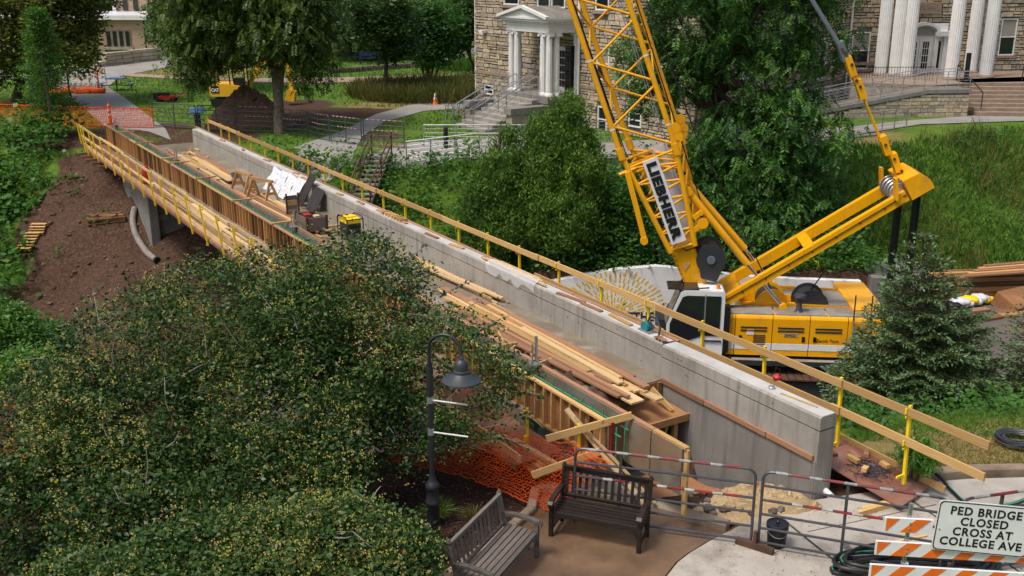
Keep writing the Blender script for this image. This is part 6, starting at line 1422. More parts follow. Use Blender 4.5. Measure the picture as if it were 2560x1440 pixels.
for z in (2.36, 1.84):
    MB().tube(lb + Vector((.03, -.02, z)), lb + Vector((.56, -.08, z - .05)), .013, n=8).build('banner_arm', M['white_paint'], lamp, True); MB().tube(lb + Vector((0, 0, z - .05)), lb + Vector((0, 0, z + .06)), .05, n=12).build('clamp', M['galv'], lamp)
MB().box(P(1090, 1392) + Vector((.02, 0, .1)), (.16, .22, .22), (1, .4, 0)).build('planter_light', M['lamp_black'], lamp)
# tubular barricade gates
def gate(label, p, q, hgt_=1.3, nb=6, tape=(0, 2), ups=(.0, .26, 1.), group=None, r=.021, sag=0.0, foot=True, tape_n=8, corner=.14):
    p, q = Vector(p), Vector(q); ax = (q - p); L_ = ax.length; ax.normalize(); up = Vector((0, 0, 1))
    t = thing('tube_gate', label, 'barrier', (p + q) / 2, group)
    X = lambda x, z: p + ax * x + up * (z + (q.z - p.z) * x / L_ * 0)
    base = .1
    arc = [X(corner - corner * cos(a), hgt_ - corner + corner * sin(a)) for a in np.linspace(0, pi / 2, 6)]; arc2 = [X(L_ - corner + corner * sin(a), hgt_ - corner + corner * cos(a)) for a in np.linspace(0, pi / 2, 6)]
    MB().path([X(0, .0)] + arc + [X(L_ * .5, hgt_ - sag)] + arc2 + [X(L_, 0)], r * 1.1, 8).build('frame', M['bar_grey'], t, True)
    zs = [base + (hgt_ - base) * k / (nb - 1) for k in range(nb)][::-1]
    for i, z in enumerate(zs):
        if i: MB().path([X(0, z), X(L_ / 2, z - sag), X(L_, z)], r, 8).build('bar', M['bar_grey'], t, True)
        if i in tape:
            x0 = .18 if i == 0 else .45
            for k in range(tape_n):
                per = (L_ - x0 - .2) / tape_n; a0 = x0 + k * per - (per * .08 if k % 2 else 0); a1 = a0 + per * (1.0 if k % 2 else .72)
                MB().tube(X(a0, z - sag * (1 - abs(2 * a0 / L_ - 1))), X(a1, z - sag * (1 - abs(2 * a1 / L_ - 1))), r * 1.14 if i == 0 else r * 1.05, n=8).build('tape', M['red_tape' if k % 2 else 'white_tape'], t, True)
    for f in ups[1:-1]: MB().beam(X(L_ * f, base), X(L_ * f, hgt_), .03, .045, ax).build('upright', M['bar_grey'], t)
    return t
g1 = gate('tube gate with red and white tape behind the dark bench', (1.0, 14.75, 0), (3.68, 14.02, 0), tape_n=10)
g2 = gate('tube gate with taped rails and black bucket behind its bars', (3.78, 13.97, 0), (6.22, 13.12, 0), ups=(0, .47, 1), tape_n=9)
g3 = gate('tube gate behind the bridge closed sign at the kerb', (6.4, 13.1, 0), (8.9, 13.75, 0), tape_n=6)
def stand(label, c, ax):
    t = thing('barrier_stand', label, 'stand', c); c = Vector(c); ax = Vector(ax).normalized()
    MB().beam(c - ax * .3 + Vector((0, 0, .05)), c + ax * .3 + Vector((0, 0, .05)), .08, .1).build('channel', M['rust'], t); MB().beam(c + ax * .0, c + Vector((0, 0, .3)), .05, .05, ax).build('socket', M['rust'], t)
stand('rusty steel gate stand between the two taped gates', (3.72, 13.93, 0), (.8, -.55, 0)); stand('steel gate stand behind the striped barricade', (6.32, 13.05, 0), (.5, .8, 0))
# barricade with closed sign
bz = 1.40; bl_, br_ = Vector((4.97, 12.22, 0)), Vector((7.4, 11.95, 0)); bax = (br_ - bl_).normalized(); bn = Vector((bax.y, -bax.x, 0))
bar_ = thing('road_barricade', 'orange and white striped barricade carrying a pedestrian bridge closed sign', 'barricade', bl_)
def stripes(p, L_, z, ht, par, n_):
    m_ = MB(); k = -1.0; wd_ = .2
    while k < L_ / wd_:
        a0 = k * wd_; sl = ht
        pts = [(a0, 0), (a0 + wd_ * .95, 0), (a0 + wd_ * .95 + sl, ht), (a0 + sl, ht)]
        pts = [(min(max(x, .02), L_ - .02), zz) for x, zz in pts]
        if pts[1][0] - pts[0][0] > .01 or pts[2][0] - pts[3][0] > .01: 
            MB().prism([p + bax * x + Vector((0, 0, z - ht / 2 + zz)) + bn * .022 for x, zz in pts], bn * .004).build('stripe', M['orange'], par)
        k += 2
for z, x0, x1 in ((1.42, 0.0, .62), (1.06, -.08, 2.6), (.70, -.12, 2.6)):
    p = bl_ + bax * x0; rb_ = ibeam('rail', M['sign_white'], p + Vector((0, 0, z)), bl_ + bax * x1 + Vector((0, 0, z)), .04, .205, bar_); stripes(p, x1 - x0, z, .2, rb_, 10)
for x in (.33, 2.1):
    pst = MB().beam(bl_ + bax * x - bn * .05, bl_ + bax * x - bn * .05 + Vector((0, 0, 1.72)), .045, .045, bn).build('post', M['galv'], bar_)
    for k in range(28): 
        c_ = bl_ + bax * x - bn * .026 + Vector((0, 0, .6 + k * .04)); MB().box(c_, (.012, .006, .012), bax).build('hole', M['black'], pst) if 1.14 < c_.z < 1.34 or c_.z > 1.5 or .8 < c_.z < .96 else None
    MB().beam(bl_ + bax * x - bn * .6 + Vector((0, 0, .03)), bl_ + bax * x + bn * .6 + Vector((0, 0, .03)), .05, .05).build('foot', M['galv'], bar_)
    for z in (1.46, 1.38, 1.09, 1.02): MB().tube(bl_ + bax * x + bn * .02 + Vector((0, 0, z)), bl_ + bax * x + bn * .034 + Vector((0, 0, z)), .016, n=8).build('bolt', M['galv'], bar_)
s0 = hit(2343, 1251, bl_ + bn * .06, bn); s1 = hit(2327, 1373, bl_ + bn * .06, bn); shh = .74; sw = 1.22
so_ = Vector((s0.x - .02, s0.y, s1.z + .02))
sign = MB(); rr = .06; cps = []
for cx_, cz_, a0 in ((rr, rr, pi), (sw - rr, rr, 1.5 * pi), (sw - rr, shh - rr, 0), (rr, shh - rr, .5 * pi)):
    cps += [(cx_ + rr * cos(a0 + k * pi / 8), cz_ + rr * sin(a0 + k * pi / 8)) for k in range(5)]
tl = Vector((-.0, 0, 0))
sgx = (bax + Vector((0, 0, -.045))).normalized(); sgz = Vector((0, 0, 1)) + bax * .045; sgz.normalize()
so_ = s1 + Vector((0, 0, .0))
sp_ = lambda x, z, o: so_ + sgx * x + sgz * z + bn * o
m_ = MB(); m_.prism([sp_(x, z, 0) for x, z in cps], -bn * .012); sgo = m_.build('sign', M['sign_white'], bar_)
m_ = MB(); inn = [(sw / 2 + (x - sw / 2) * .985, shh / 2 + (z - shh / 2) * .975) for x, z in cps]; in2 = [(sw / 2 + (x - sw / 2) * .962, shh / 2 + (z - shh / 2) * .938) for x, z in cps]; n_ = len(cps)
m_.add([sp_(x, z, .003) for x, z in inn] + [sp_(x, z, .003) for x, z in in2], [(k, (k + 1) % n_, n_ + (k + 1) % n_, n_ + k) for k in range(n_)]); m_.build('border', M['sign_black'], sgo)
for i, s in enumerate(('PED BRIDGE', 'CLOSED', 'CROSS AT', 'COLLEGE AVE')):
    text_part('lettering', s, M['sign_black'], sp_(sw / 2, shh * (.745 - .205 * i), .003), sgx, sgz, .165, sgo, 'CENTER', .0045, .001, .92, 1.12)
for x in (.06, sw - .06): MB().tube(sp_(x, shh * .42, 0), sp_(x, shh * .42, .006), .012, n=8).build('rivet', M['galv'], sgo)
# buckets
def bucket(label, c, r, h_, m1, lid=None, cat='bucket'):
    t = thing('bucket', label, cat, c); MB().lathe([(r * .85, 0), (r, h_), (r * 1.06, h_), (r * 1.06, h_ - .05), (r * .98, h_ - .06)], c, 18).build('body', m1, t, True)
    m_ = MB(); m_.path([Vector(c) + Vector((r * cos(a), 0.0 + r * .6 * sin(a) * 0, h_ - .03 + .0 * a)) if False else Vector(c) + Vector((r * 1.04 * cos(a), -r * 1.0 * sin(a), h_ - .06 - .1 * sin(a))) for a in np.linspace(0, pi, 9)], .006, 5); m_.build('handle', M['galv'], t)
    if lid: MB().lathe([(r * 1.07, h_), (r * 1.07, h_ + .02), (r * .9, h_ + .025), (r * .88, h_ + .01), (.03, h_ + .01), (.03, h_ + .05), (.01, h_ + .07)], c, 18).build('lid', lid, t, True)
    return t
bucket('black lidded bucket behind the gate bars on pale concrete', P(1940, 1362), .16, .36, M['black'], M['lamp_black'])
# hoses: coils of black and green hose behind the barricade, hose over the kerb, cable coil on the lawn
hz = thing('hose_coil', 'heap of black hoses with green stripes behind the barricade', 'hose', P(2260, 1420))
r_ = random.Random(6)
for k in range(9):
    m_ = MB(); c_ = P(2240, 1420); w_ = .95 + r_.uniform(-.15, .2); pts = []
    for i in range(28):
        a = 2 * pi * i / 27; pts.append(c_ + Vector((.25 + cos(a) * w_ * 1.15, sin(a) * (.16 + .03 * k) - .1 + .05 * sin(3 * a + k), .035 + .045 * (k // 2) + .01 * sin(2 * a))))
    hs_ = MB().path(pts, .032, 7).build('hose', M['rubber'], hz, True)
    if k % 3 == 0: MB().path([q + Vector((0, -.012, .025)) for q in pts[8:15]], .011, 5).build('stripe', M['rebar_green'], hs_, True)
for px, py in ((2105, 1372), (2250, 1423)): MB().tube(P(px, py) + Vector((0, 0, .1)), P(px, py) + Vector((.1, -.03, .1)), .045, n=10).build('coupling', M['galv'], hz, True)
hs2 = thing('hose', 'dark green ribbed hose trailing over the kerb onto the slabs', 'hose', P(2250, 1172, .2))
hp = [P(2225, 1185, .12), P(2290, 1170, .22), P(2340, 1185, .2), P(2375, 1222, .06), P(2410, 1255, .04), P(2450, 1272, .04), P(2510, 1265, .04), P(2570, 1245, .04), P(2640, 1200, .2)]
def smooth(pts, n=5):
    out = []
    for i in range(len(pts) - 1):
        p0, p1, p2, p3 = pts[max(i - 1, 0)], pts[i], pts[i + 1], pts[min(i + 2, len(pts) - 1)]
        for k in range(n): t = k / n; out.append(.5 * ((2 * p1) + (p2 - p0) * t + (2 * p0 - 5 * p1 + 4 * p2 - p3) * t * t + (3 * p1 - p0 - 3 * p2 + p3) * t ** 3))
    return out + [pts[-1]]
MB().path(smooth(hp), .032, 8).build('tube', M['rubber'], hs2, True); MB().path([q + Vector((.01, -.01, .022)) for q in smooth(hp)[14:]], .014, 5).build('stripe', M['rebar_green'], hs2, True)
cc_ = thing('cable_coil', 'coil of black cable lying on the lawn behind the kerb', 'cable', P(2540, 1105, .15))
for k in range(11):
    c_ = P(2545, 1100, .16); m_ = MB(); rr = .36 - .02 * (k % 5) * 1.6; pts = [c_ + Vector((cos(a) * rr * (1.15 + .1 * sin(k)), sin(a) * rr, .02 + .012 * (k // 2) + .02 * sin(a + k))) for a in np.linspace(0, 2 * pi, 30)]
    MB().path(pts, .014, 5).build('cable_loop', M['steel_dark'], cc_, True)
# orange safety net by the bench
def net(name, label, top_, bot, nu, nv, group=None, r=.006, hang=.12):
    """strand net between a top and a bottom line"""
    top_ = [Vector(q) for q in top_]; bot = [Vector(q) for q in bot]
    def ev(l, f):
        x = f * (len(l) - 1); i = min(int(x), len(l) - 2); return l[i].lerp(l[i + 1], x - i)
    rg = np.random.default_rng(4); gv = np.zeros((nu + 1, nv + 1, 3))
    for i in range(nu + 1):
        a, b_ = ev(top_, i / nu), ev(bot, i / nu)
        for j in range(nv + 1):
            f = j / nv; q = a.lerp(b_, f) + Vector((0, 1, 0)) * (hang * sin(i * .35 + j * .2) * .3 * f) + Vector((0, 0, -hang * sin(pi * f) * .5)) + Vector(rg.normal(size=3)) * .012; gv[i, j] = q
    V_ = []
    def strand(a, b_, w_):
        d = b_ - a; L_ = np.linalg.norm(d, axis=-1, keepdims=True); s = np.cross(d / np.maximum(L_, 1e-6), np.array([.2, .9, .3])); s = s / np.maximum(np.linalg.norm(s, axis=-1, keepdims=True), 1e-6) * w_; s2 = np.cross(d / np.maximum(L_, 1e-6), s)
        for u, v in ((s, 0), (s2, 0)): V_.append(np.stack([a - u, b_ - u, b_ + u, a + u], 1))
    strand(gv[:-1, :].reshape(-1, 3), gv[1:, :].reshape(-1, 3), r); strand(gv[:, :-1].reshape(-1, 3), gv[:, 1:].reshape(-1, 3), r * .85)
    strand(gv[:-1, 0], gv[1:, 0], r * 3); strand(gv[:-1, -1], gv[1:, -1], r * 3)
    o = fast_mesh(name, np.concatenate(V_), 4, M['orange_net']); tag(o, label, 'safety net', group); return o
net('safety_net', 'slack orange plastic net hung between bridge end and dark bench', [P(1205, 1068, .8), P(1310, 1092, .95), P(1440, 1112, 1.0), P(1528, 1160, .95)], [P(1090, 1172, .03), P(1200, 1204, .03), P(1300, 1246, .03), P(1380, 1278, .05)], 56, 20, r=.0042)
net('safety_net', 'orange plastic net behind the crabapple at the bed edge', [P(-60, 1020, .9), P(60, 1010, .9), P(140, 1000, .7)], [P(-60, 1150, .0), P(60, 1120, .0), P(150, 1060, .0)], 50, 20, r=.0045)
net('safety_net', 'orange plastic net lying on mulch under the crabapple', [P(930, 1100, .5), P(1100, 1120, .5), P(1210, 1075, .7)], [P(930, 1145, .03), P(1030, 1158, .03), P(1100, 1178, .03)], 40, 10, r=.0045)

# ------------------------------------------------------------------ loose lumber and gear on the bridge
BR = random.Random(17)
def loose(label, s0, s1, v0, v1, z, mat_='lumber', wd=.14, ht=.038, name='lumber_board', group=None, z1=None, cat='board'):
    o = ibeam(name, M[mat_], B(s0, v0, z), B(s1, v1, z if z1 is None else z1), wd, ht); return tag(o, label, cat, group)
LBL = 'long pale board in the loose lumber pile at the bridge deck end'
# pile by the joint: boards lie along the deck, fanned a little, in three layers
CW = {'lumber': 'yellow', 'lumber_pale': 'pale', 'lumber_red': 'reddish'}
def pile(label, grp, n, s0r, s1r, v0r, v1r, z0, layers, mats, wds):
    for k in range(n):
        ly = k * layers // n; wd = BR.choice(wds); mt = BR.choice(mats)
        v = v0r[0] + (v0r[1] - v0r[0]) * ((k * layers) % n) / n + BR.uniform(-.05, .05); s0, s1 = BR.uniform(*s0r), BR.uniform(*s1r)
        sz = 'wide' if wd == max(wds) else ('thin' if wd == min(wds) else 'medium'); ln = 'longest' if s1 - s0 > .72 * (s1r[1] - s0r[0]) else 'shorter'
        lb = '%s %s %s board %s %s' % (ln, sz, CW[mt], ('at the bottom of', 'low in', 'high in', 'on top of')[ly * 4 // layers if layers > 1 else 3], label)
        loose(lb, s0, s1, v, v + BR.uniform(*v1r), z0 + .042 + ly * .042 + .004 * (k % 3), mt, wd, .038, group=grp + ' ' + lb[:24])
pile('the lumber pile beside the brown tarp', 'deck end lumber pile', 26, (-.95, .9), (3.2, 7.4), (.72, 1.45), (-.15, .4), DECK, 4, ('lumber', 'lumber', 'lumber_pale', 'lumber_red'), (.14, .09, .19))
pile('the batten pile against the cast parapet', 'parapet batten pile', 14, (5.6, 7.4), (8.6, 10.6), (.12, .42), (.0, .25), DECK, 3, ('lumber_pale', 'lumber'), (.06, .04, .09))
pile('the pile beside the tool chest', 'tool chest lumber pile', 24, (14.2, 17.5), (18.5, 24), (1.2, 2.4), (-.35, .3), DECK, 3, ('lumber', 'lumber_pale', 'lumber_red', 'lumber'), (.14, .19, .09))
pile('the stack beyond the sawhorses', 'far deck lumber stack', 28, (22.4, 27.5), (27.5, 32.5), (.8, 2.3), (-.4, .4), DECK, 3, ('lumber', 'lumber_pale', 'lumber', 'lumber_red'), (.14, .19, .09))
pile('the boards along the formwork walkway', 'walkway boards', 14, (4, 26), (7, 32), (3.3, 3.95), (-.15, .15), .49, 2, ('lumber_pale', 'lumber', 'lumber_pale'), (.09, .14, .04))
for k in range(40):
    c_ = B(BR.uniform(9, 33), BR.uniform(.25, 2.35), DECK + .035); a = BR.uniform(-.5, .5) + (1.57 if k % 5 == 0 else 0); d_ = (U * cos(a) + V * sin(a)) * BR.uniform(.1, .45); mt = BR.choice(('lumber', 'lumber_red', 'lumber_brown')); lg = 'longer' if d_.length > .27 else 'short'
    tag(ibeam('offcut', M[mt], c_ - d_, c_ + d_, .09, .036), '%s %s offcut lying loose on the wet deck' % (lg, {'lumber': 'yellow', 'lumber_red': 'reddish', 'lumber_brown': 'dark brown'}[mt]), 'offcut', lg + mt + ' deck offcuts')
# scrap heap of broken strips beside the tarp
for k in range(46):
    c_ = B(BR.uniform(1.3, 4.8), BR.uniform(1.35, 2.3), DECK + .03 + BR.uniform(0, .12)); a = BR.uniform(0, pi); d_ = Vector((cos(a), sin(a), BR.uniform(-.15, .3))) * BR.uniform(.12, .42)
    tag(ibeam('wood_scrap', M[BR.choice(('lumber_pale', 'lumber', 'lumber_pale'))], c_ - d_, c_ + d_, .035, .014), 'splintered wood strip in the scrap heap beside the galvanised jack', 'wood scrap', 'deck scrap heap')
# brown tarp
xs_ = np.linspace(-.45, 2.0, 40); vs_ = np.linspace(1.2, 2.58, 22); m_ = MB(); idx = {}
for i, s in enumerate(xs_):
    for j, v in enumerate(vs_):
        z = DECK + .05 + .10 * sin(s * 7 + v * 3) * sin(v * 6 + 1) + .05 * sin(s * 17 + v * 11) - (.5 * max(0, -s) ** 1.0)
        m_.v.append(tuple(B(s, v, max(z, .3 - max(0, -s) * .2))))
for i in range(39):
    for j in range(21): m_.f.append((i * 22 + j, i * 22 + j + 1, (i + 1) * 22 + j + 1, (i + 1) * 22 + j))
tag(m_.build('tarp', M['tarp_brown'], None, True), 'crumpled brown tarp draped over the end of the deck', 'tarp')
# plywood landing and shoring below the deck end
ld = thing('shoring_platform', 'plywood platform on timber posts under the open deck end', 'platform', B(-1, 1.2, 0))
ibeam('plywood_sheet', M['plywood'], B(-.9, 1.35, .36), B(-.08, 1.35, .40), 2.5, .02, ld)
ibeam('ledger', M['stud'], B(-.93, .05, .30), B(-.93, 2.55, .30), .05, .14, ld); ibeam('ledger', M['stud_dark'], B(-.2, .1, .3), B(-.2, 2.5, .3), .05, .1, ld)
for s, v in ((-.85, .35), (-.85, 1.5), (-.6, .4), (-.3, .38), (-.7, 1.9)): ibeam('post', M['stud' if v < .5 else 'stud_dark'], B(s, v, -1.2), B(s, v, .2), .09, .09, ld, up=U)
for k in range(7): ibeam('end_stud', M['stud' if k % 2 else 'stud_dark'], B(-.12, .15 + k * .36, .3), B(-.12, .15 + k * .36, .74), .05, .09, ld, up=V)
ibeam('end_form', M['plywood'], B(-.075, .05, .5), B(-.075, 2.5, .5), .02, .46, ld)
for s0, v0, z0, s1, v1, z1 in ((-.9, .6, .2, -.4, .5, -.9), (-.3, .5, .75, -.75, .35, .42)): ibeam('brace', M['lumber'], B(s0, v0, z0), B(s1, v1, z1), .04, .09, ld)
for k in range(5): ibeam('plank', M['lumber_brown'], B(-2.9 - .12 * k, .2 + .05 * k, -.55 + .03 * k), B(-1.4, 1.2 + .2 * k, -.5 + .03 * k), .2, .04, ld)
pp_ = thing('plywood_sheet', 'worn plywood sheet over the pit beside the wing wall', 'plywood', B(-2.6, 1.7, -.3)); ibeam('sheet', M['plywood'], B(-3.6, 1.6, -.22), B(-1.5, 1.6, -.3), 1.3, .025, pp_); ibeam('edge_timber', M['stud'], B(-3.62, .9, -.26), B(-3.62, 2.3, -.24), .06, .1, pp_)
rg_ = thing('pipe_ring', 'small black ring lying on the worn plywood', 'ring', P(1675, 1176, -.2)); MB().path([P(1675, 1176, -.19) + Vector((cos(a) * .1, sin(a) * .1, .02)) for a in np.linspace(0, 2 * pi, 17)], .014, 5).build('hoop', M['rust'], rg_)
# crossed boards and yellow posts at the near end of the formwork walkway
xr = thing('guard_rail', 'crossed boards on three yellow posts closing the formwork walkway end', 'guard rail', P(1480, 1200))
for px, y0, y1 in ((1447, 1060, 1230), (1508, 1048, 1215), (1318, 1020, 1165)):
    b_ = P(px + 1, y1, .1); tp = hit(px, y0, b_, (0, 1, 0)); MB().beam(b_, tp, .05, .05, (0, 1, 0)).build('post', M['post_yellow'], xr)
    for f in (.5, .93): MB().box(b_.lerp(tp, f) + Vector((-.04, -.05, 0)), (.06, .08, .1)).build('bracket', M['post_yellow'], xr)
yp = P(1447, 1230, .1).y
for (x0, y0, x1, y1, mt, dy) in ((1366, 1097, 1580, 1038, 'lumber', -.08), (1330, 1188, 1500, 1128, 'lumber', -.1)):
    ibeam('rail_board', M[mt], hit(x0, y0, (0, yp + dy, 0), (0, 1, 0)), hit(x1, y1, (0, yp + dy, 0), (0, 1, 0)), .04, .12, xr)
for (x0, y0, z0, x1, y1, z1, w_) in ((1416, 1022, 1.45, 1612, 1262, .2, .11), (1436, 1042, 1.42, 1638, 1258, .18, .05)):
    tag(ibeam('lumber_board', M['lumber_pale'], P(x0, y0, z0), P(x1, y1, z1), w_, .03), 'wide pale board leaning from the form to the gate' if w_ > .1 else 'narrow pale batten leaning from the form to the gate', 'board')
for k in range(6): tag(ibeam('lumber_board', M[('lumber', 'lumber_red', 'lumber_pale')[k % 3]], P(1215 + 14 * k, 1078 + 4 * k, .42 + .03 * k), P(1350 + 12 * k, 1192 - 4 * k, .3 + .03 * k), .1, .04), 'board stacked on the walkway end behind the orange net', 'board', 'boards behind the orange net')
# sawhorses, sheets, tool chest, generator
def sawhorse(label, s, v, yaw):
    t = thing('sawhorse', label, 'sawhorse', B(s, v, DECK)); X = (U * cos(yaw) + V * sin(yaw)); Yv = Vector((-X.y, X.x, 0)); c_ = B(s, v, DECK)
    ibeam('beam', M['stud'], c_ - X * .6 + Vector((0, 0, .78)), c_ + X * .6 + Vector((0, 0, .78)), .09, .09, t)
    for a in (-.45, .45):
        for b_ in (-1, 1): ibeam('leg', M['stud'], c_ + X * a + Vector((0, 0, .78)), c_ + X * a * 1.15 + Yv * b_ * .32, .09, .04, t, up=X)
        ibeam('brace', M['stud'], c_ + X * a * 1.08 - Yv * .2 + Vector((0, 0, .35)), c_ + X * a * 1.08 + Yv * .2 + Vector((0, 0, .35)), .02, .1, t)
sawhorse('wooden sawhorse standing near the white wrapped sheets', 19.9, 1.35, .35); sawhorse('wooden sawhorse nearer the far lumber stack', 21.4, 1.5, .15)
sh = thing('insulation_sheets', 'white film wrapped sheets leaning on the parapet', 'sheets', B(21, .3, DECK))
for k in range(4):
    s0 = 19.0 + k * .78; m_ = MB(); q4 = [B(s0, .05 + .01 * k, 1.5 - .06 * (k % 2)), B(s0 + .76, .05 + .01 * k, 1.52), B(s0 + .70, .62, DECK + .02), B(s0 - .02, .60 + .04 * (k % 2), DECK + .02)]; nn = 9
    for i in range(nn + 1):
        for j in range(nn + 1):
            q = q4[0].lerp(q4[1], i / nn).lerp(q4[3].lerp(q4[2], i / nn), j / nn); m_.v.append(tuple(q + (V + Vector((0, 0, .7))) * (.025 * sin(i * 1.9 + k) * cos(j * 1.3 + k * 2) + BR.uniform(0, .02))))
    for i in range(nn):
        for j in range(nn): m_.f.append((i * (nn + 1) + j, i * (nn + 1) + j + 1, (i + 1) * (nn + 1) + j + 1, (i + 1) * (nn + 1) + j))
    m_.build('sheet', M['tarp_white'], sh)
dk_ = thing('leaning_plywood', 'dark brown form panel propped against the parapet beside the chest', 'panel', B(17.3, .3, DECK)); MB().prism([B(18.1, .03, 1.75), B(18.6, .03, 1.88), B(18.8, .5, DECK + .02), B(18.35, .5, DECK + .02)], V * .025).build('sheet', M['panel_dark'], dk_)
dk2 = thing('leaning_plywood', 'second dark form panel crossed in front of the first', 'panel', B(16.4, .4, DECK)); MB().prism([B(17.3, .05, 1.42), B(18.1, .06, 1.5), B(18.0, .5, DECK + .04), B(17.3, .42, DECK + .02)], V * .025).build('sheet', M['panel_dark'], dk2)
def chest(label, s, v):
    t = thing('tool_chest', label, 'tool chest', B(s, v, DECK)); ln, wd, h_ = .95, .62, .42; zb = DECK + .14
    c = lambda a, b_, z: B(s + a, v + b_, z)
    for a, b_, p0, p1 in ((0, 0, c(-ln / 2, -wd / 2, 0), c(-ln / 2, wd / 2, 0)), (0, 0, c(ln / 2, -wd / 2, 0), c(ln / 2, wd / 2, 0)), (0, 0, c(-ln / 2, -wd / 2, 0), c(ln / 2, -wd / 2, 0)), (0, 0, c(-ln / 2, wd / 2, 0), c(ln / 2, wd / 2, 0))):
        for k in range(2): ibeam('side_board', M['old_grey_wood'], p0 + Vector((0, 0, zb + .1 + .21 * k)), p1 + Vector((0, 0, zb + .1 + .21 * k)), .03, .2, t)
    ibeam('bottom', M['old_grey_wood'], c(-ln / 2, 0, zb + .02), c(ln / 2, 0, zb + .02), wd, .03, t)
    for a in (-1, 1):
        for b_ in (-1, 1): ibeam('corner_post', M['rust'], c(a * ln / 2, b_ * wd / 2, DECK), c(a * ln / 2, b_ * wd / 2, zb + h_ + .04), .07, .07, t, up=U)
    for k in range(4): ibeam('lid_board', M['old_grey_wood' if k % 2 else 'stud'], c(ln / 2 + .04, -.1 + wd / 2 + .02, zb + h_ + .02 + k * .15), c(ln / 2 + .04, wd / 2 + .28, zb + h_ + .02 + k * .15), .03, .14, t)
    for b_ in (.20, .58): ibeam('lid_batten', M['rust'], c(ln / 2 + .0, b_, zb + h_), c(ln / 2 + .0, b_, zb + h_ + .62), .05, .03, t, up=U)
    MB().box(c(.1, .1, zb + h_ - .02), (.3, .2, .06), U).build('red_cloth', M['red'], t); MB().box(c(-.2, -.1, zb + h_ - .02), (.2, .16, .05), U).build('pale_box', M['lumber_pale'], t)
chest('open grey wooden tool chest with raised lid beside the generator', 14.9, 1.5)
gn = thing('generator', 'yellow and black portable generator in a tube frame beside the chest', 'generator', B(13.75, .7, DECK))
gc = lambda a, b_, z: B(13.75 + a, .7 + b_, DECK + z)
MB().box(gc(0, 0, .30), (.62, .42, .3), U).build('engine', M['charcoal'], gn); MB().box(gc(0, 0, .53), (.56, .44, .14), U).build('fuel_tank', M['post_yellow'], gn); MB().box(gc(.05, .0, .62), (.3, .3, .06), U).build('tank_top', M['post_yellow'], gn); MB().tube(gc(.12, .05, .64), gc(.12, .05, .68), .04, n=10).build('cap', M['black'], gn)
for b_ in (-.26, .26): MB().path([gc(-.36, b_, .08), gc(-.36, b_, .6), gc(-.28, b_, .66), gc(.28, b_, .66), gc(.36, b_, .6), gc(.36, b_, .08), gc(-.36, b_, .08)], .018, 6).build('frame_tube', M['black'], gn, True)
for a in (-.36, .36): MB().path([gc(a, -.26, .6), gc(a, .26, .6)], .018, 6).build('frame_tube', M['black'], gn)
for b_ in (-.3, .3): MB().tube(gc(-.3, b_ - .03, .1), gc(-.3, b_ + .03, .1), .1, n=12).build('wheel', M['rubber'], gn, True)
for a, b_ in ((.34, -.24), (.34, .24)): MB().beam(gc(a, b_, 0), gc(a, b_, .1), .04, .04, U).build('leg', M['black'], gn)
MB().box(gc(-.31, 0, .32), (.03, .3, .22), U).build('control_panel', M['black'], gn)
bucket('grey bucket standing among boards beyond the sawhorses', B(23.9, 1.05, DECK), .16, .33, M['grey_paint'])
bucket('white bucket lying on the dirt under the bridge', G(396, 533), .16, .35, M['tarp_white'])
MBx = thing('red_cylinder', 'red propane cylinder on the formwork walkway', 'cylinder', B(26.6, 3.75, .49)); MB().lathe([(.12, 0), (.13, .03), (.13, .62), (.1, .7), (.03, .74), (.03, .8)], B(26.6, 3.75, .49), 14).build('body', M['red'], MBx, True)
jk = thing('black_barrel', 'dark bucket between boards near the deck end', 'bucket', B(6.3, 2.1, DECK)); MB().lathe([(.12, 0), (.14, .28), (.12, .28), (.11, .05)], B(6.3, 2.1, DECK), 14).build('body', M['rust'], jk, True)
# offcuts and tools along the parapet coping
CT = TOP + .006
cps_ = [(29, .6, 'lumber_red'), (26.3, .4, 'lumber_red'), (23.4, .5, 'lumber_brown'), (19.2, .6, 'lumber'), (14.6, .5, 'lumber_red'), (13.1, .55, 'lumber_red'), (9.6, .7, 'lumber_red'), (8.3, .6, 'lumber'), (6.7, .6, 'lumber_brown'), (5.4, .5, 'lumber'), (2.9, .9, 'lumber_brown'), (2.2, .7, 'lumber_red'), (1.15, .8, 'lumber'), (20.4, .35, 'lumber_red'), (16.2, .4, 'lumber'), (11.6, .6, 'lumber_red')]
for k, (s, ln, mt) in enumerate(cps_): tag(ibeam('offcut', M[mt], B(s, -.14 + .05 * sin(k * 2.3), CT + .02), B(s + ln, -.12 - .05 * sin(k * 1.7), CT + .02), .09, .038), 'short board offcut lying on the cast parapet coping', 'offcut', 'offcuts on the coping')
for k in range(7): tag(ibeam('wood_block', M['lumber'], B(11.9 + .2 * k, -.06, CT + .045), B(11.9 + .2 * k, -.3, CT + .045), .085, .09), 'short wood block in the row on the parapet coping', 'wood block', 'row of blocks')
for k in range(6): tag(ibeam('batten', M['lumber_pale'], B(4.3 + .1 * k, -.10 - .035 * k, CT + .05 + .012 * (k % 2)), B(7.2 - .12 * k, -.10 - .035 * k, CT + .05 + .012 * (k % 2)), .05, .024), 'pale batten in the film wrapped bundle on the coping', 'batten', 'wrapped batten bundle')
ft = thing('plastic_film', 'torn clear plastic film around the batten bundle on the coping', 'film', B(6.0, -.1, CT)); m_ = MB(); r_ = random.Random(9)
for i in range(14):
    for j in range(4):
        m_.v.append(tuple(B(4.6 + i * .17, [-.3, -.12, .03, .05][j], [CT + .03, CT + .09 + r_.uniform(0, .03), CT + r_.uniform(0, .03), 1.3 + r_.uniform(-.08, .1)][j])))
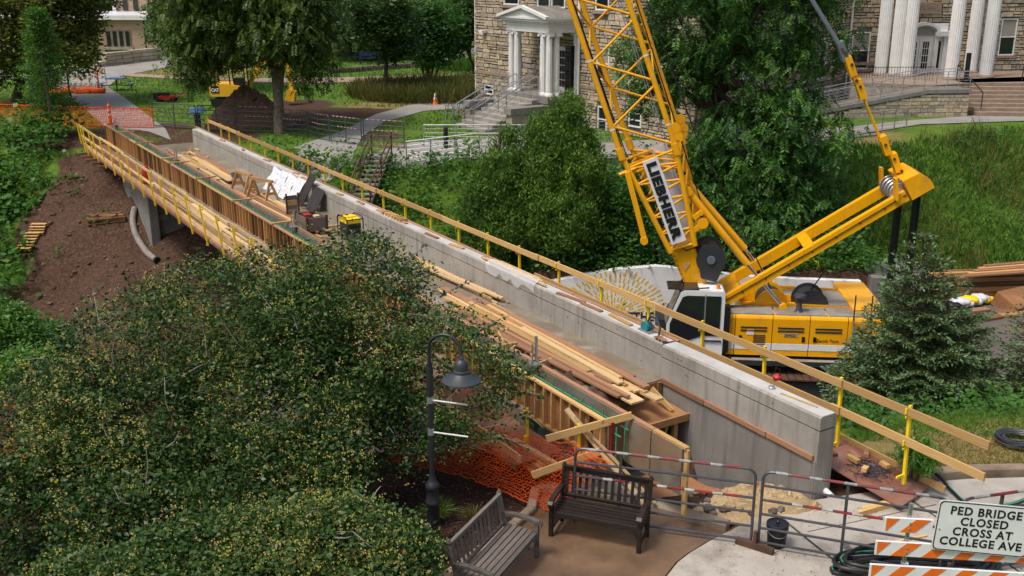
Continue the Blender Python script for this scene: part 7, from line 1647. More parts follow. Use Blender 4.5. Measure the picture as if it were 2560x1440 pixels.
for i in range(13):
    for j in range(3): m_.f.append((i * 4 + j, i * 4 + j + 1, (i + 1) * 4 + j + 1, (i + 1) * 4 + j))
mf, ntf, bf = _base('film'); bf.inputs['Base Color'].default_value = (.8, .82, .85, 1); bf.inputs['Alpha'].default_value = .35; bf.inputs['Roughness'].default_value = .2; m_.build('sheet', mf, ft, True)
sw_ = thing('circular_saw', 'teal circular saw with grey hose lying on the coping at the joint', 'power saw', B(.75, -.18, CT)); sc = lambda a, b_, z: B(.75 + a, -.2 + b_, CT + z)
MB().box(sc(0, 0, .02), (.36, .2, .012), U).build('base_plate', M['galv'], sw_); MB().tube(sc(.02, .02, .1), sc(.02, .07, .1), .11, n=18).build('blade_guard', M['teal'], sw_, True); MB().tube(sc(.0, -.1, .09), sc(.0, .03, .09), .06, n=14).build('motor', M['teal'], sw_, True); MB().path([sc(-.12, -.02, .06), sc(-.2, -.02, .14), sc(-.08, -.02, .2), sc(.05, -.02, .17)], .02, 8).build('handle', M['charcoal'], sw_, True)
MB().path([sc(.1, -.05, .1), sc(.05, -.12, .28), sc(-.2, -.08, .3), sc(-.4, 0, .18), sc(-.42, .04, .03)], .022, 8).build('dust_hose', M['charcoal'], sw_, True)
for k in range(2):
    gl_ = thing('work_glove', ('brown leather work glove beside the saw', 'second leather work glove curled beside the saw')[k], 'glove', B(.25 - .16 * k, -.08, CT)); m_ = MB(); c_ = B(.25 - .16 * k, -.08, CT)
    for i in range(9):
        for j in range(3): m_.v.append(tuple(c_ + U * (-.09 + .0225 * i) + V * (-.07 + .07 * j) + Vector((0, 0, .012 + .05 * abs(sin(i * .8 + k))))))
    for i in range(8):
        for j in range(2): m_.f.append((i * 3 + j, i * 3 + j + 1, (i + 1) * 3 + j + 1, (i + 1) * 3 + j))
    m_.build('shell', M['lumber_red'], gl_, True)
MB().lathe([(.06, 0), (.06, .03), (.05, .04)], B(-2.75, -.16, CT), 16).build('post_cap', M['galv'], bridge, True)
tag(ibeam('stake', M['lumber'], B(-3.0, -.12, CT + .01), B(-3.75, -.2, CT + .01), .03, .015), 'thin wood stake on the coping near the parapet end', 'stake')
# pallets of debris on the near walkway end: nails, offcuts
db = thing('debris_heap', 'heap of wire ties and nails swept together on the walkway plywood', 'debris', B(-4.25, -1.12, .3)); m_ = MB(); r_ = random.Random(31)
for k in range(190):
    c_ = B(-4.25 + r_.gauss(0, .22), -1.12 + r_.gauss(0, .2), .29 + r_.random() * .06); a = r_.uniform(0, 6.28); d_ = Vector((cos(a), sin(a), r_.uniform(-.25, .25))) * r_.uniform(.03, .09); m_.beam(c_ - d_, c_ + d_, .008, .008)
tag(m_.build('wire_ties', M['steel_dark'], db), kind='stuff')
for k, (ds, dv, ln, a, mt) in enumerate(((.35, -.1, .3, .4, 'lumber_red'), (.2, .12, .26, .1, 'lumber'), (.3, -.42, .26, .9, 'lumber_red'), (-.25, .28, .14, 1.2, 'lumber'), (-.3, -.3, .18, .2, 'lumber'), (.6, .3, .16, .3, 'lumber_brown'))):
    c_ = B(-4.1 + ds * .8, -1.12 + dv * .8, .36 + .03 * (k % 2)); d_ = (U * cos(a) - V * sin(a)) * ln / 2; tag(ibeam('offcut', M[mt], c_ - d_, c_ + d_, .09, .07), 'thick board offcut beside the wire heap on the plywood', 'offcut', 'offcuts beside the wire heap')
for x0, y0, x1, y1 in ((2145, 1285, 2280, 1245), (2155, 1275, 2290, 1238)): tag(ibeam('lumber_board', M['lumber'], P(x0, y0, .05), P(x1, y1, .05), .06, .09), 'short timber of the pair lying on the pale slabs', 'timber', 'pair on the slabs')
tag(ibeam('lumber_board', M['lumber'], P(2150, 1372, .02), P(2318, 1338, .02), .04, .02), 'thin yellow strip on the slabs behind the barricade', 'strip')
pv = thing('drain_pipe', 'short white plastic pipe stub at the wall foot', 'pipe', P(2068, 1236)); MB().tube(P(2062, 1226, .05), P(2078, 1241, .03), .06, n=12).build('tube', M['white_paint'], pv, True)
pn = thing('utility_jug', 'small red hand pump on the lower rail', 'tool', B(-2.0, VR + .1, 1.2)); MB().lathe([(.08, 0), (.09, .05), (.06, .09), (.0, .1)], B(-2.0, VR + .06, 1.19), 12).build('body', M['red'], pn, True); MB().path([B(-2.06, VR + .06, 1.26), B(-2.05, VR + .06, 1.4), B(-1.95, VR + .06, 1.4), B(-1.94, VR + .06, 1.26)], .012, 6).build('handle', M['black'], pn)
# gravel and rubble by the kerb
def heap(name, label, c, rx, ry, h_, mat_, cat, seed, n=30):
    r_ = np.random.default_rng(seed); c = Vector(c); m_ = MB(); k = 26
    for i in range(k + 1):
        for j in range(k):
            f = i / k; a = 2 * pi * j / k; rr = 1 - f; z = h_ * (1 - (1 - f) ** 1.45) * (1 + .09 * sin(5 * a + 9 * f + seed) * (1 - f) + .05 * sin(11 * a - 7 * f)); 
            m_.v.append((c.x + cos(a) * rx * rr * (1 + .12 * sin(3 * a + seed)), c.y + sin(a) * ry * rr * (1 + .1 * cos(2 * a)), c.z - .05 + z + r_.normal() * (.02 + .018 * h_) * (f > .03)))
    for i in range(k):
        for j in range(k): m_.f.append((i * k + j, i * k + (j + 1) % k, (i + 1) * k + (j + 1) % k, (i + 1) * k + j))
    t = thing(name, label, cat, c); m_.build('mound', mat_, t, True); return t
heap('gravel_heap', 'heap of tan gravel at the foot of the wing wall', P(1895, 1262, -.05), 1.15, .6, .42, M['gravel'], 'gravel', 3)
heap('soil_heap', 'dark crumbled soil behind the brown kerb', P(1760, 1262, -.1), 1.2, .35, .22, M['clod'], 'soil', 5)
def rocks(label, pts, size, mat_, group, name='rock', cat='rock'):
    import bmesh
    ms = []
    for k in range(4):
        bm = bmesh.new(); bmesh.ops.create_icosphere(bm, subdivisions=2, radius=1); rg = np.random.default_rng(k)
        for v in bm.verts: v.co *= 1 + rg.normal() * .12; v.co.z *= .65
        me = bpy.data.meshes.new(name); bm.to_mesh(me); bm.free(); me.materials.append(mat_); ms.append(me)
    rg = np.random.default_rng(len(pts))
    for k, p in enumerate(pts):
        o = bpy.data.objects.new(name, ms[k % 4]); link(o); o.location = p; s = size * (.5 + rg.random()); w_ = ('small', 'middling', 'large')[int((s / size - .5) * 2.999)]; o.scale = (s, s * (.7 + .5 * rg.random()), s); o.rotation_euler = (0, 0, rg.random() * 6); tag(o, w_ + ' ' + label, cat, w_ + ' ' + group)
rg = np.random.default_rng(2)
rocks('pale rubble stone in the broken edge behind the kerb', [P(1700 + 260 * rg.random(), 1235 + 55 * rg.random(), .05) for k in range(26)], .07, M['rock'], 'rubble behind the kerb', 'rubble_stone')
rocks('stone lying loose on the bare dirt bank', [G(60 + 460 * rg.random(), 450 + 300 * rg.random()) for k in range(50)], .07, M['rock'], 'stones on the dirt bank', 'stone')
rocks('soil clod lying on the bare dirt bank', [G(40 + 520 * rg.random(), 420 + 380 * rg.random()) for k in range(110)], .085, M['clod'], 'clods on the dirt bank', 'soil_clod')
for k, (x, y) in enumerate(((240, 607), (257, 613), (236, 484))): pass
# bundle of old boards, broken pallets and drain hose on the dirt bank
bd = thing('board_bundle', 'strapped bundle of old boards on the bare dirt bank', 'boards', G(265, 560))
for k in range(16):
    a_, b_ = G(218 + (k % 3) * 4, 553 + (k % 4) * 4), G(306 + (k % 4) * 3, 546 + (k % 4) * 4); z = .06 + .055 * (k // 4)
    ibeam('board', M[('lumber_brown', 'stud', 'lumber_brown', 'stud_dark')[k % 4]], a_ + Vector((0, 0, z)), b_ + Vector((0, 0, z)), .15, .05, bd)
for x in (245, 292): 
    c_ = G(x, 556); MB().beam(c_ + Vector((0, -.4, .28)), c_ + Vector((0, .35, .3)), .05, .02).build('strap', M['black'], bd)
dp = [G(x, y) + Vector((0, 0, .12)) for x, y in ((338, 533), (333, 560), (338, 590), (350, 615), (370, 640), (392, 657))]
dh = thing('drain_hose', 'wide pale flexible drain hose running down the dirt bank', 'hose', dp[0]); MB().path(smooth(dp), .13, 12).build('tube', M['twig_pale'], dh, True); MB().tube(dp[-1] - Vector((.02, -.02, 0)), dp[-1] + Vector((.06, -.05, 0)), .14, n=14).build('collar', M['black'], dh)
pa = thing('wood_pallet', 'broken ladder-like pallet lying at the weed edge', 'pallet', G(62, 605))
p, q = G(44, 638), G(72, 590); p2, q2 = G(75, 598), G(84, 570)
for (a_, b_, n_, dx) in ((p, q, 6, .5), (p2, q2, 4, .55)):
    for o_ in (0, dx): ibeam('rail', M['stud'], a_ + Vector((o_, 0, .12)), b_ + Vector((o_, 0, .12)), .05, .1, pa)
    for k in range(n_): c_ = a_.lerp(b_, (k + .4) / n_); ibeam('slat', M['lumber'], c_ + Vector((-.05, 0, .2)), c_ + Vector((dx + .05, 0, .2)), .22, .025, pa)
# grit and leaf litter on the plaza
gg = np.random.default_rng(12); n = 2600; px_ = 1300 + 1300 * gg.random(n); py_ = 1190 + 260 * gg.random(n) ** .9; pts_ = np.array([P(a, c, .009)[:] for a, c in zip(px_, py_)])
ky2 = np.interp(pts_[:, 0], _kx, _ky); s2, v2 = bs(pts_[:, 0], pts_[:, 1]); pts_ = pts_[(pts_[:, 1] < ky2 - .12) & (s2 < -4.2 + (pts_[:, 0] < 3) * -.8) & (pts_[:, 1] < 15.2)]
M['grit'] = leaf_mat('grit', [(0, (.03, .02, .015)), (.6, (.09, .06, .04)), (1, (.3, .22, .1))], rough=.8, trans=0)
tag(fast_mesh('grit', leaf_quads(pts_, .03 * (.3 + gg.random(len(pts_)) ** 3), sphere(len(pts_), gg) * np.array([1, 1, .05]), np.tile(np.array([0., 0, 1]), (len(pts_), 1)), .7), 4, M['grit'], None, gg.random(len(pts_))), 'grit and leaf litter on the plaza paving', 'grit', kind='stuff')
# ------------------------------------------------------------------ far end of the bridge and campus lawn
def GP(px, py, z=.9):
    q = P(px, py, z); 
    for k in range(3): q = P(px, py, Hs(q.x, q.y))
    return q
fpts = [(383, 318, 258), (495, 326, 258), (592, 330, 258), (692, 333, 266), (770, 342, 276), (826, 356, 293), (907, 367, 303), (1014, 374, 311)]
lbs = ['far tube gate on the lawn beside the orange fence', 'far tube gate behind the tilted reading sign', 'taped far tube gate before the soil heap', 'taped far tube gate at the locust trunk', 'bent far tube gate at the worn ground', 'far tube gate crossing the concrete path', 'last far tube gate at the cable railing']
for i in range(7):
    a_, b_ = GP(fpts[i][0], fpts[i][1]), GP(fpts[i + 1][0], fpts[i + 1][1]); d = (b_ - a_).normalized()
    gate(lbs[i], a_ + d * .06, b_ - d * .06, 1.25, 6, (0, 2) if i > 1 else (), (0, .5, 1), None, .022, .05 if i in (3, 4) else 0, tape_n=12, corner=.12)
net('safety_net', 'taut orange plastic net fence across the closed walk', [GP(x, y) + Vector((0, 0, 1.0)) for x, y in ((-40, 308), (80, 312), (190, 316), (280, 320), (386, 322))], [GP(x, y) for x, y in ((-40, 308), (80, 312), (190, 316), (280, 320), (386, 322))], 130, 12, r=.012, hang=.05)
nb_ = thing('orange_net_roll', 'orange net heaped across the concrete walk behind the fence', 'net', GP(200, 238)); m_ = MB(); r_ = random.Random(3)
for k in range(14):
    p = GP(142 + 8 * k, 234 + 1.0 * sin(k), .9); m_.tube(p + Vector((-.35, 0, .12 + r_.uniform(-.04, .1))), p + Vector((.4, .1, .14 + r_.uniform(-.04, .08))), .2 + r_.uniform(-.04, .05), .16, n=8)
tag(m_.build('folds', M['orange_net'], nb_, True), kind='stuff')
for px, py, lb in ((277, 312, 'orange and white tube marker at the bridge form end'), (139, 225, 'orange and white tube marker at the left of the walk'), (246, 221, 'orange and white tube marker beside the striped sign board')):
    c = GP(px, py); t = thing('tube_marker', lb, 'traffic marker', c); s = 1.12
    MB().lathe([(.2, 0), (.2, .05), (.09, .07)], c, 12).build('base', M['rubber'], t, True); MB().lathe([(.09, .05), (.085, 1.0), (.05, 1.03), (.05, 1.1), (.0, 1.1)], c, 12).build('tube', M['orange'], t, True)
    for z in (.45, .7): MB().tube(c + Vector((0, 0, z)), c + Vector((0, 0, z + .12)), .092, n=12).build('band', M['sign_white'], t)
c = GP(1089, 262); t = thing('traffic_cone', 'orange traffic cone with white bands before the grass bed', 'traffic cone', c)
MB().box(c + Vector((0, 0, .02)), (.38, .38, .04)).build('base', M['orange'], t); MB().lathe([(.16, .04), (.03, .72), (.0, .72)], c, 14).build('cone', M['orange'], t, True)
for z, r0, r1 in ((.32, .116, .088), (.52, .077, .058)): MB().tube(c + Vector((0, 0, z)), c + Vector((0, 0, z + .13)), r0 + .002, r1 + .002, n=14).build('band', M['sign_white'], t)
# closed barricade and sandwich board at the end of the walk
t = thing('road_barricade', 'pale barricade standing on black bases across the end of the walk', 'barricade', GP(195, 225))
c0, c1 = GP(168, 224), GP(232, 224)
for z in (.35, .75, 1.25): ibeam('rail', M['sign_white'], c0 + Vector((0, 0, z)), c1 + Vector((.1, 0, z)), .05, .2 if z < 1 else .42, t)
for z in (.35, .75):
    for k in range(5): p = c0.lerp(c1, .1 + .2 * k) + Vector((0, -.03, z)); MB().prism([p + Vector((-.1, 0, -.1)), p + Vector((.05, 0, -.1)), p + Vector((.2, 0, .1)), p + Vector((.05, 0, .1))], (0, -.01, 0)).build('stripe', M['lumber_pale'], t)
for c in (c0.lerp(c1, .1), c0.lerp(c1, .9)): MB().beam(c, c + Vector((0, .1, 1.5)), .05, .05, (1, 0, 0)).build('post', M['steel_dark'], t); MB().lathe([(.45, 0), (.4, .1), (.1, .12)], c, 16).build('base', M['rubber'], t, True)
c = GP(252, 214); t = thing('sandwich_board', 'white folding sign with orange stripes beside the walk', 'sign', c)
for x in (-.35, .35):
    for y in (-.2, .2): MB().beam(c + Vector((x, y, 0)), c + Vector((x, 0, 1.2)), .05, .04, (1, 0, 0)).build('leg', M['sign_white'], t)
for z, h_ in ((1.0, .34), (.45, .16)): MB().box(c + Vector((0, -.12, z)), (.76, .03, h_)).build('panel', M['sign_white'], t)
for k in range(3): p = c + Vector((-.28 + .22 * k, -.14, 1.0)); MB().prism([p + Vector((-.1, 0, -.15)), p + Vector((.02, 0, -.15)), p + Vector((.22, 0, .15)), p + Vector((.1, 0, .15))], (0, -.01, 0)).build('stripe', M['orange'], t)
# picnic table, mower, kiosk, reading sign, lamp
c = GP(293, 226); t = thing('picnic_table', 'small blue picnic table with two seats on the lawn', 'table', c)
MB().box(c + Vector((0, 0, .76)), (1.1, .9, .06)).build('tabletop', M['sign_blue'], t); MB().tube(c, c + Vector((0, 0, .75)), .05, n=8).build('pedestal', M['steel_dark'], t)
for k in range(3): MB().box(c + Vector((-.36 + .36 * k, 0, .80)), (.33, .86, .015)).build('table_panel', M['sign_blue'], t)
for s in (-1, 1): MB().box(c + Vector((s * .95, 0, .45)), (.34, .5, .05)).build('seat', M['sign_blue'], t); MB().tube(c + Vector((s * .95, 0, 0)), c + Vector((s * .95, 0, .45)), .04, n=8).build('seat_post', M['steel_dark'], t); MB().beam(c + Vector((0, 0, .35)), c + Vector((s * .95, 0, .3)), .05, .05).build('arm', M['steel_dark'], t)
c = GP(418, 254); t = thing('lawn_mower', 'red push mower on the grass below the locust', 'mower', c)
MB().box(c + Vector((0, 0, .25)), (.9, .55, .22)).build('deck', M['red'], t); MB().box(c + Vector((-.05, 0, .42)), (.4, .36, .2)).build('engine', M['black'], t); MB().box(c + Vector((-.55, 0, .32)), (.35, .45, .4)).build('grass_bag', M['black'], t)
for x in (-.4, .4):
    for y in (-.3, .3): MB().tube(c + Vector((x, y - .04, .13)), c + Vector((x, y + .04, .13)), .13, n=12).build('wheel', M['rubber'], t, True)
MB().path([c + Vector((.4, -.2, .3)), c + Vector((1.2, -.2, .42)), c + Vector((1.2, .2, .42)), c + Vector((.4, .2, .3))], .02, 6).build('handle', M['red'], t)
c = GP(104, 272); t = thing('kiosk_sign', 'tall navy blue information kiosk board beside the maple', 'sign', c)
MB().box(c + Vector((0, 0, .9)), (1.0, .2, 1.75), (1, .25, 0)).build('panel', M['navy'], t); MB().box(c + Vector((0, 0, 1.8)), (1.06, .26, .06), (1, .25, 0)).build('cap', M['grey_paint'], t)
c = GP(496, 322); t = thing('reading_sign', 'tilted blue reading sign on a dark pedestal at the bridge end', 'sign', c)
MB().beam(c, c + Vector((0, 0, .85)), .28, .1, (0, 1, 0)).build('pedestal', M['charcoal'], t); MB().box(c + Vector((0, 0, .92)), (.72, .5, .04), (1, .2, .0), (.1, -.5, 1)).build('panel', M['sign_blue'], t)
def lamp2(px, py, label, h_):
    c = GP(px, py); t = thing('street_lamp', label, 'street lamp', c); MB().lathe([(.16, 0), (.12, .1), (.12, .8), (.07, .9)], c, 10).build('base', M['lamp_black'], t, True); MB().tube(c, c + Vector((0, 0, h_)), .05, n=8).build('pole', M['lamp_black'], t); MB().path([c + Vector((0, 0, h_)), c + Vector((.1, 0, h_ + .25)), c + Vector((.35, 0, h_ + .3)), c + Vector((.5, 0, h_ + .1))], .035, 6).build('arm', M['lamp_black'], t); MB().lathe([(.05, .1), (.14, 0), (.14, -.12), (.36, -.28), (.34, -.3)], c + Vector((.5, 0, h_ + .1)), 14).build('shade', M['grey_paint'], t, True)
lamp2(178, 270, 'black lamp post standing at the orange fence before the walk', 3.4); lamp2(243, 154, 'black lamp post at the planter before the brick building', 3.6)
# excavator behind the soil heap
c = GP(612, 316); heap('soil_heap', 'big brown soil heap behind the far gates', c + Vector((.0, .5, 0)), 2.4, 1.5, 1.95, M['heap_soil'], 'soil', 8)
e = GP(592, 264); ex = thing('mini_excavator', 'yellow mini excavator behind the big soil heap', 'excavator', e)
for y in (-.55, .55): MB().hexa([e + Vector((-1.2, y - .2, 0)), e + Vector((1.2, y - .2, 0)), e + Vector((1.2, y + .2, 0)), e + Vector((-1.2, y + .2, 0))], [e + Vector((-1.3, y - .2, .45)), e + Vector((1.3, y - .2, .45)), e + Vector((1.3, y + .2, .45)), e + Vector((-1.3, y + .2, .45))]).build('track', M['rubber'], ex)
m_ = MB(); pr = [(-1.25, .6), (.5, .6), (.5, 1.15), (-.2, 1.3), (-1.1, 1.3), (-1.3, 1.1)]; m_.prism([e + Vector((x, -.75, z)) for x, z in pr], (0, 1.5, 0)); hb = m_.build('body', M['cat_yellow'], ex)
MB().prism([e + Vector((x, -.77, z)) for x, z in ((-1.2, .8), (-.75, .8), (-.75, 1.2), (-1.2, 1.2))], (0, -.01, 0)).build('badge', M['black'], hb); text_part('badge_lettering', 'CAT', M['sign_white'], e + Vector((-1.17, -.79, .88)), (1, 0, 0), (0, 0, 1), .26, hb, bold=.01, sx=.85)
m_ = MB()
for x, y in ((-.1, -.65), (.75, -.65), (-.1, .1), (.75, .1)): m_.beam(e + Vector((x, y, 1.1)), e + Vector((x - .05, y, 2.2)), .06, .06, (1, 0, 0))
tag(m_.build('cab_posts', M['black'], ex), kind='stuff'); MB().box(e + Vector((.3, -.28, 2.22)), (1.0, .9, .08)).build('cab_roof', M['black'], ex); MB().box(e + Vector((.3, -.28, 1.35)), (.5, .5, .5)).build('seat', M['black'], ex)
bp_ = [e + Vector((.7, .3, 1.1)), e + Vector((1.4, .3, 2.3)), e + Vector((2.3, .3, 2.7)), e + Vector((3.0, .3, 2.5))]
for k in range(3): MB().beam(bp_[k], bp_[k + 1], .16, .24, (0, 0, 1)).build('boom_section', M['cat_yellow'], ex)
MB().beam(bp_[3], bp_[3] + Vector((.15, 0, -1.6)), .16, .2, (1, 0, 0)).build('stick', M['cat_yellow'], ex); MB().prism([bp_[3] + Vector((x, -.3, z)) for x, z in ((.05, -1.55), (.4, -1.7), (.3, -2.3), (-.2, -2.2), (-.1, -1.7))], (0, .6, 0)).build('bucket', M['cat_yellow'], ex)
MB().tube(bp_[1] + Vector((-.1, 0, .2)), bp_[2] + Vector((.2, 0, .15)), .06, n=8).build('cylinder', M['galv'], ex)
# bench, white marker stone, bollard, bicycle, racks
c = GP(925, 160); t = thing('park_bench', 'dark blue bench seen under the purple-dark crabapple', 'bench', c)
MB().box(c + Vector((0, 0, .45)), (1.6, .45, .05)).build('seat', M['navy'], t); MB().box(c + Vector((0, .2, .75)), (1.6, .05, .35)).build('backrest', M['navy'], t)
for x in (-.75, .75): MB().beam(c + Vector((x, .2, 0)), c + Vector((x, .2, .9)), .06, .06, (1, 0, 0)).build('leg', M['navy'], t); MB().beam(c + Vector((x, -.2, 0)), c + Vector((x, -.2, .45)), .06, .06, (1, 0, 0)).build('leg', M['navy'], t)
c = GP(1133, 152); t = thing('marker_stone', 'white tapered monument in the bed near the street', 'monument', c); MB().prism([c + Vector((-.75, 0, 0)), c + Vector((.55, 0, 0)), c + Vector((.35, 0, 1.1)), c + Vector((-.45, 0, 1.1))], (0, .5, 0)).build('stone', M['sign_white'], t); MB().box(c + Vector((.0, -.01, .75)), (.3, .02, .35)).build('emblem', M['blind'], t)
c = GP(1115, 372); t = thing('bollard', 'black ribbed light bollard beside the path', 'bollard', c); MB().lathe([(.1, 0), (.1, .7), (.11, .7), (.11, .73), (.09, .74), (.11, .76), (.11, .79), (.09, .8), (.11, .82), (.11, .9), (.08, .98), (0, 1.0)], c, 14).build('body', M['black'], t, True)
c = GP(1172, 303); t = thing('bicycle', 'pink bicycle leaning beside the porch steps', 'bicycle', c)
for x in (-.5, .5): MB().path([c + Vector((x + cos(a) * .3, .02, .3 + sin(a) * .3)) for a in np.linspace(0, 2 * pi, 19)], .022, 5).build('wheel', M['rubber'], t)
mp_ = pmat('pink', (.45, .06, .22), None, .4)
for a_, b_ in (((-.5, .3), (-.05, .3)), ((-.05, .3), (-.2, .75)), ((-.2, .72), (.38, .7)), ((-.05, .3), (.38, .65)), ((.5, .3), (.34, .85)), ((-.5, .3), (-.18, .7))): MB().tube(c + Vector((a_[0], .02, a_[1])), c + Vector((b_[0], .02, b_[1])), .022, n=6).build('frame_tube', mp_, t)
MB().box(c + Vector((-.22, .02, .82)), (.22, .12, .05)).build('saddle', M['black'], t); MB().path([c + Vector((.34, -.2, .92)), c + Vector((.34, .02, .86)), c + Vector((.34, .24, .92))], .015, 5).build('handlebar', M['black'], t)
for k in range(3):
    c = GP(1126 + 14 * k, 300); t = thing('bike_rack', 'thin steel hoop bike rack beside the pink bicycle', 'bike rack', c, 'bike racks'); MB().path([c + Vector((-.22, 0, 0)), c + Vector((-.08, 0, .85)), c + Vector((.0, 0, .92)), c + Vector((.08, 0, .85)), c + Vector((.22, 0, 0))], .02, 6).build('hoop', M['steel_dark'], t)
# parked van glimpsed on the street
c = P(1125, 118, 1.7); t = thing('parked_van', 'silver van parked on the street beyond the bed', 'van', c)
m_ = MB(); m_.prism([c + Vector((x, 0, z)) for x, z in ((-2.3, .4), (2.3, .4), (2.3, 1.1), (1.6, 1.3), (1.0, 2.0), (-2.2, 2.1), (-2.3, 1.2))], (0, 1.8, 0)); vb = m_.build('body', M['tarp_white'], t)
m_ = MB(); m_.prism([c + Vector((x, -.01, z)) for x, z in ((-2.0, 1.3), (1.4, 1.3), (.95, 1.9), (-2.0, 1.95))], (0, -.01, 0)); m_.build('windows', M['glass'], vb)
for x in (-1.4, 1.4): MB().tube(c + Vector((x, -.05, .35)), c + Vector((x, .2, .35)), .35, n=14).build('wheel', M['rubber'], t, True)
# dry stone edging of the far bed
se = thing('stone_edging', 'low dry-laid brown stone edging of the raised bed', 'stone edging', P(880, 180, 1.2)); r_ = random.Random(12)
for px in range(830, 1190, 7):
    q = GP(px, 184 - 12 * sin((px - 830) / 360 * pi * .6) - (px - 830) * .02)
    for k in range(2): ibeam('stone', M['rock'], q + Vector((-.16 + r_.uniform(-.02, .02), 0, .1 + .17 * k)), q + Vector((.15, 0, .1 + .17 * k)), .35, .15, se)
# metal stair up the bank behind the bridge
st = thing('bank_stair', 'rusty steel stair with double handrails up the weedy bank', 'stair', PD(900, 505, 40.5))
lo, hi = PD(888, 520, 40.2), PD(945, 378, 44.0)
for dx in (0, .85):
    MB().beam(lo + Vector((dx - .25, 0, 0)), hi + Vector((dx - .25, 0, -.1)), .06, .2).build('stringer', M['rust'], st)
    for z in (.9, .45): MB().tube(lo + Vector((dx - .25, 0, z)), hi + Vector((dx - .25, 0, z - .1)), .04, n=8).build('handrail', M['rust'], st)
    for f in (.02, .5, .98): MB().beam(lo.lerp(hi, f) + Vector((dx - .25, 0, -.1)), lo.lerp(hi, f) + Vector((dx - .25, 0, .9)), .06, .06, (1, 0, 0)).build('post', M['rust'], st)
for k in range(12): f = (k + .5) / 12; q = lo.lerp(hi, f); MB().box(q + Vector((.18, 0, .05)), (.8, .26, .05)).build('tread', M['grating'], st)
# warning panel on the bank above the mural wall
yp_ = thing('steel_plate', 'yellow steel plate lying on the bank above the mural wall', 'panel', PD(2060, 672, 37.4)); MB().prism([PD(2026, 656, 37.4), PD(2060, 655, 37.8), PD(2094, 682, 37.6), PD(2078, 688, 37.3)], (0, 0, .06)).build('plate', M['post_yellow'], yp_)
# timber and pipe piles beside the asphalt
tp_ = thing('timber_pile', 'stacked dark old timbers beside the asphalt at the right', 'timber', P(2500, 745, ROAD)); r_ = random.Random(14)
for k in range(34):
    x0 = 2395 + r_.uniform(-8, 70); a_ = P(x0, 762 - r_.uniform(0, 16), ROAD); ly = k // 7
    a_ = Vector((17.0 + r_.uniform(-.4, 1.2), 40.2 + (k % 7) * .22, ROAD + .1 + ly * .2)); b_ = a_ + Vector((4.5 + r_.uniform(-.5, 1.5), .5 + r_.uniform(-.2, .2), r_.uniform(-.05, .1)))
    ibeam('timber', M[r_.choice(('lumber_brown', 'lumber_brown', 'stud_dark', 'stud'))], a_, b_, .2, .17, tp_)
for k in range(5): ibeam('top_plank', M['stud' if k % 2 else 'lumber_brown'], Vector((18.2 + .3 * k, 39.9 + .2 * k, ROAD + 1.15 + .05 * k)), Vector((23, 40.6 + .2 * k, ROAD + 1.25 + .05 * k)), .22, .06, tp_)
pb_ = thing('plywood_box', 'leaning plywood sheet on the low timbers by the asphalt', 'plywood', P(2540, 765, ROAD)); ibeam('sheet', M['plywood'], P(2510, 765, ROAD + .15), P(2640, 735, ROAD + .15), 1.1, .6, pb_, up=(0, -.5, 1))
for k, (x0, y0, x1, y1, mt) in enumerate(((2490, 782, 2640, 768, 'lumber_brown'), (2500, 788, 2640, 776, 'stud'), (2420, 778, 2470, 772, 'lumber_red'), (2440, 800, 2500, 790, 'stud_dark'))): tag(ibeam('plank', M[mt], P(x0, y0, ROAD + .06), P(x1, y1, ROAD + .06), .35, .08), 'wide plank lying flat on the asphalt before the timber pile', 'plank', 'planks on the asphalt')
bg = thing('sand_bags', 'white and yellow crumpled sack heap beside the timber pile', 'sacks', P(2420, 775, ROAD)); r_ = random.Random(2)
import bmesh
for k in range(7):
    bm = bmesh.new(); bmesh.ops.create_icosphere(bm, subdivisions=3, radius=1); c = P(2385 + 12 * k, 772 - 2.5 * k, ROAD)
    for v in bm.verts: v.co = Vector((v.co.x * .42, v.co.y * .3, v.co.z * .17)) * (1 + .1 * sin(v.co.x * 9 + k) + .06 * sin(v.co.y * 13)) + c + Vector((0, 0, .16 + .1 * (k % 2)))
    me = bpy.data.meshes.new('sack'); bm.to_mesh(me); bm.free(); me.polygons.foreach_set('use_smooth', [True] * len(me.polygons)); me.materials.append(M['tarp_white' if k % 3 else ('post_yellow' if k else 'black')]); link(bpy.data.objects.new('sack', me), bg)
ya = thing('yellow_machine_part', 'yellow steel bracket seen behind the spruce', 'machine part', P(2250, 745, ROAD)); MB().beam(PD(2215, 715, 37.4), PD(2250, 698, 37.6), .25, .3).build('arm', M['crane_yellow'], ya); MB().beam(PD(2235, 708, 37.5), P(2238, 770, ROAD), .2, .2, (1, 0, 0)).build('strut', M['crane_yellow'], ya)
# ------------------------------------------------------------------ ground vegetation
g = np.random.default_rng(5)
def on_ground(x, y): return np.stack([x, y, hgt(x, y)], -1)
def blades(name, label, cat, pts, h_, w_, mat_, g, lean=.35, cvb=(0, 1)):
    n = len(pts); ax = g.normal(size=(n, 3)) * lean; ax[:, 2] = 1; s = h_ * (.5 + g.random(n)); nr = sphere(n, g); nr[:, 2] *= .2
    tone = vnoise(pts[:, 0], pts[:, 1], .7) + .5
    o = fast_mesh(name, leaf_quads(pts - np.array([0, 0, .02]), s, ax, nr, w_), 4, mat_, None, np.clip(tone * .6 + g.random(n) * .4, 0, 1) * (cvb[1] - cvb[0]) + cvb[0])
    return tag(o, label, cat, kind='stuff')
def region(n, x0, x1, y0, y1, test, g):
    x = x0 + (x1 - x0) * g.random(n); y = y0 + (y1 - y0) * g.random(n); k = test(x, y); return x[k], y[k]
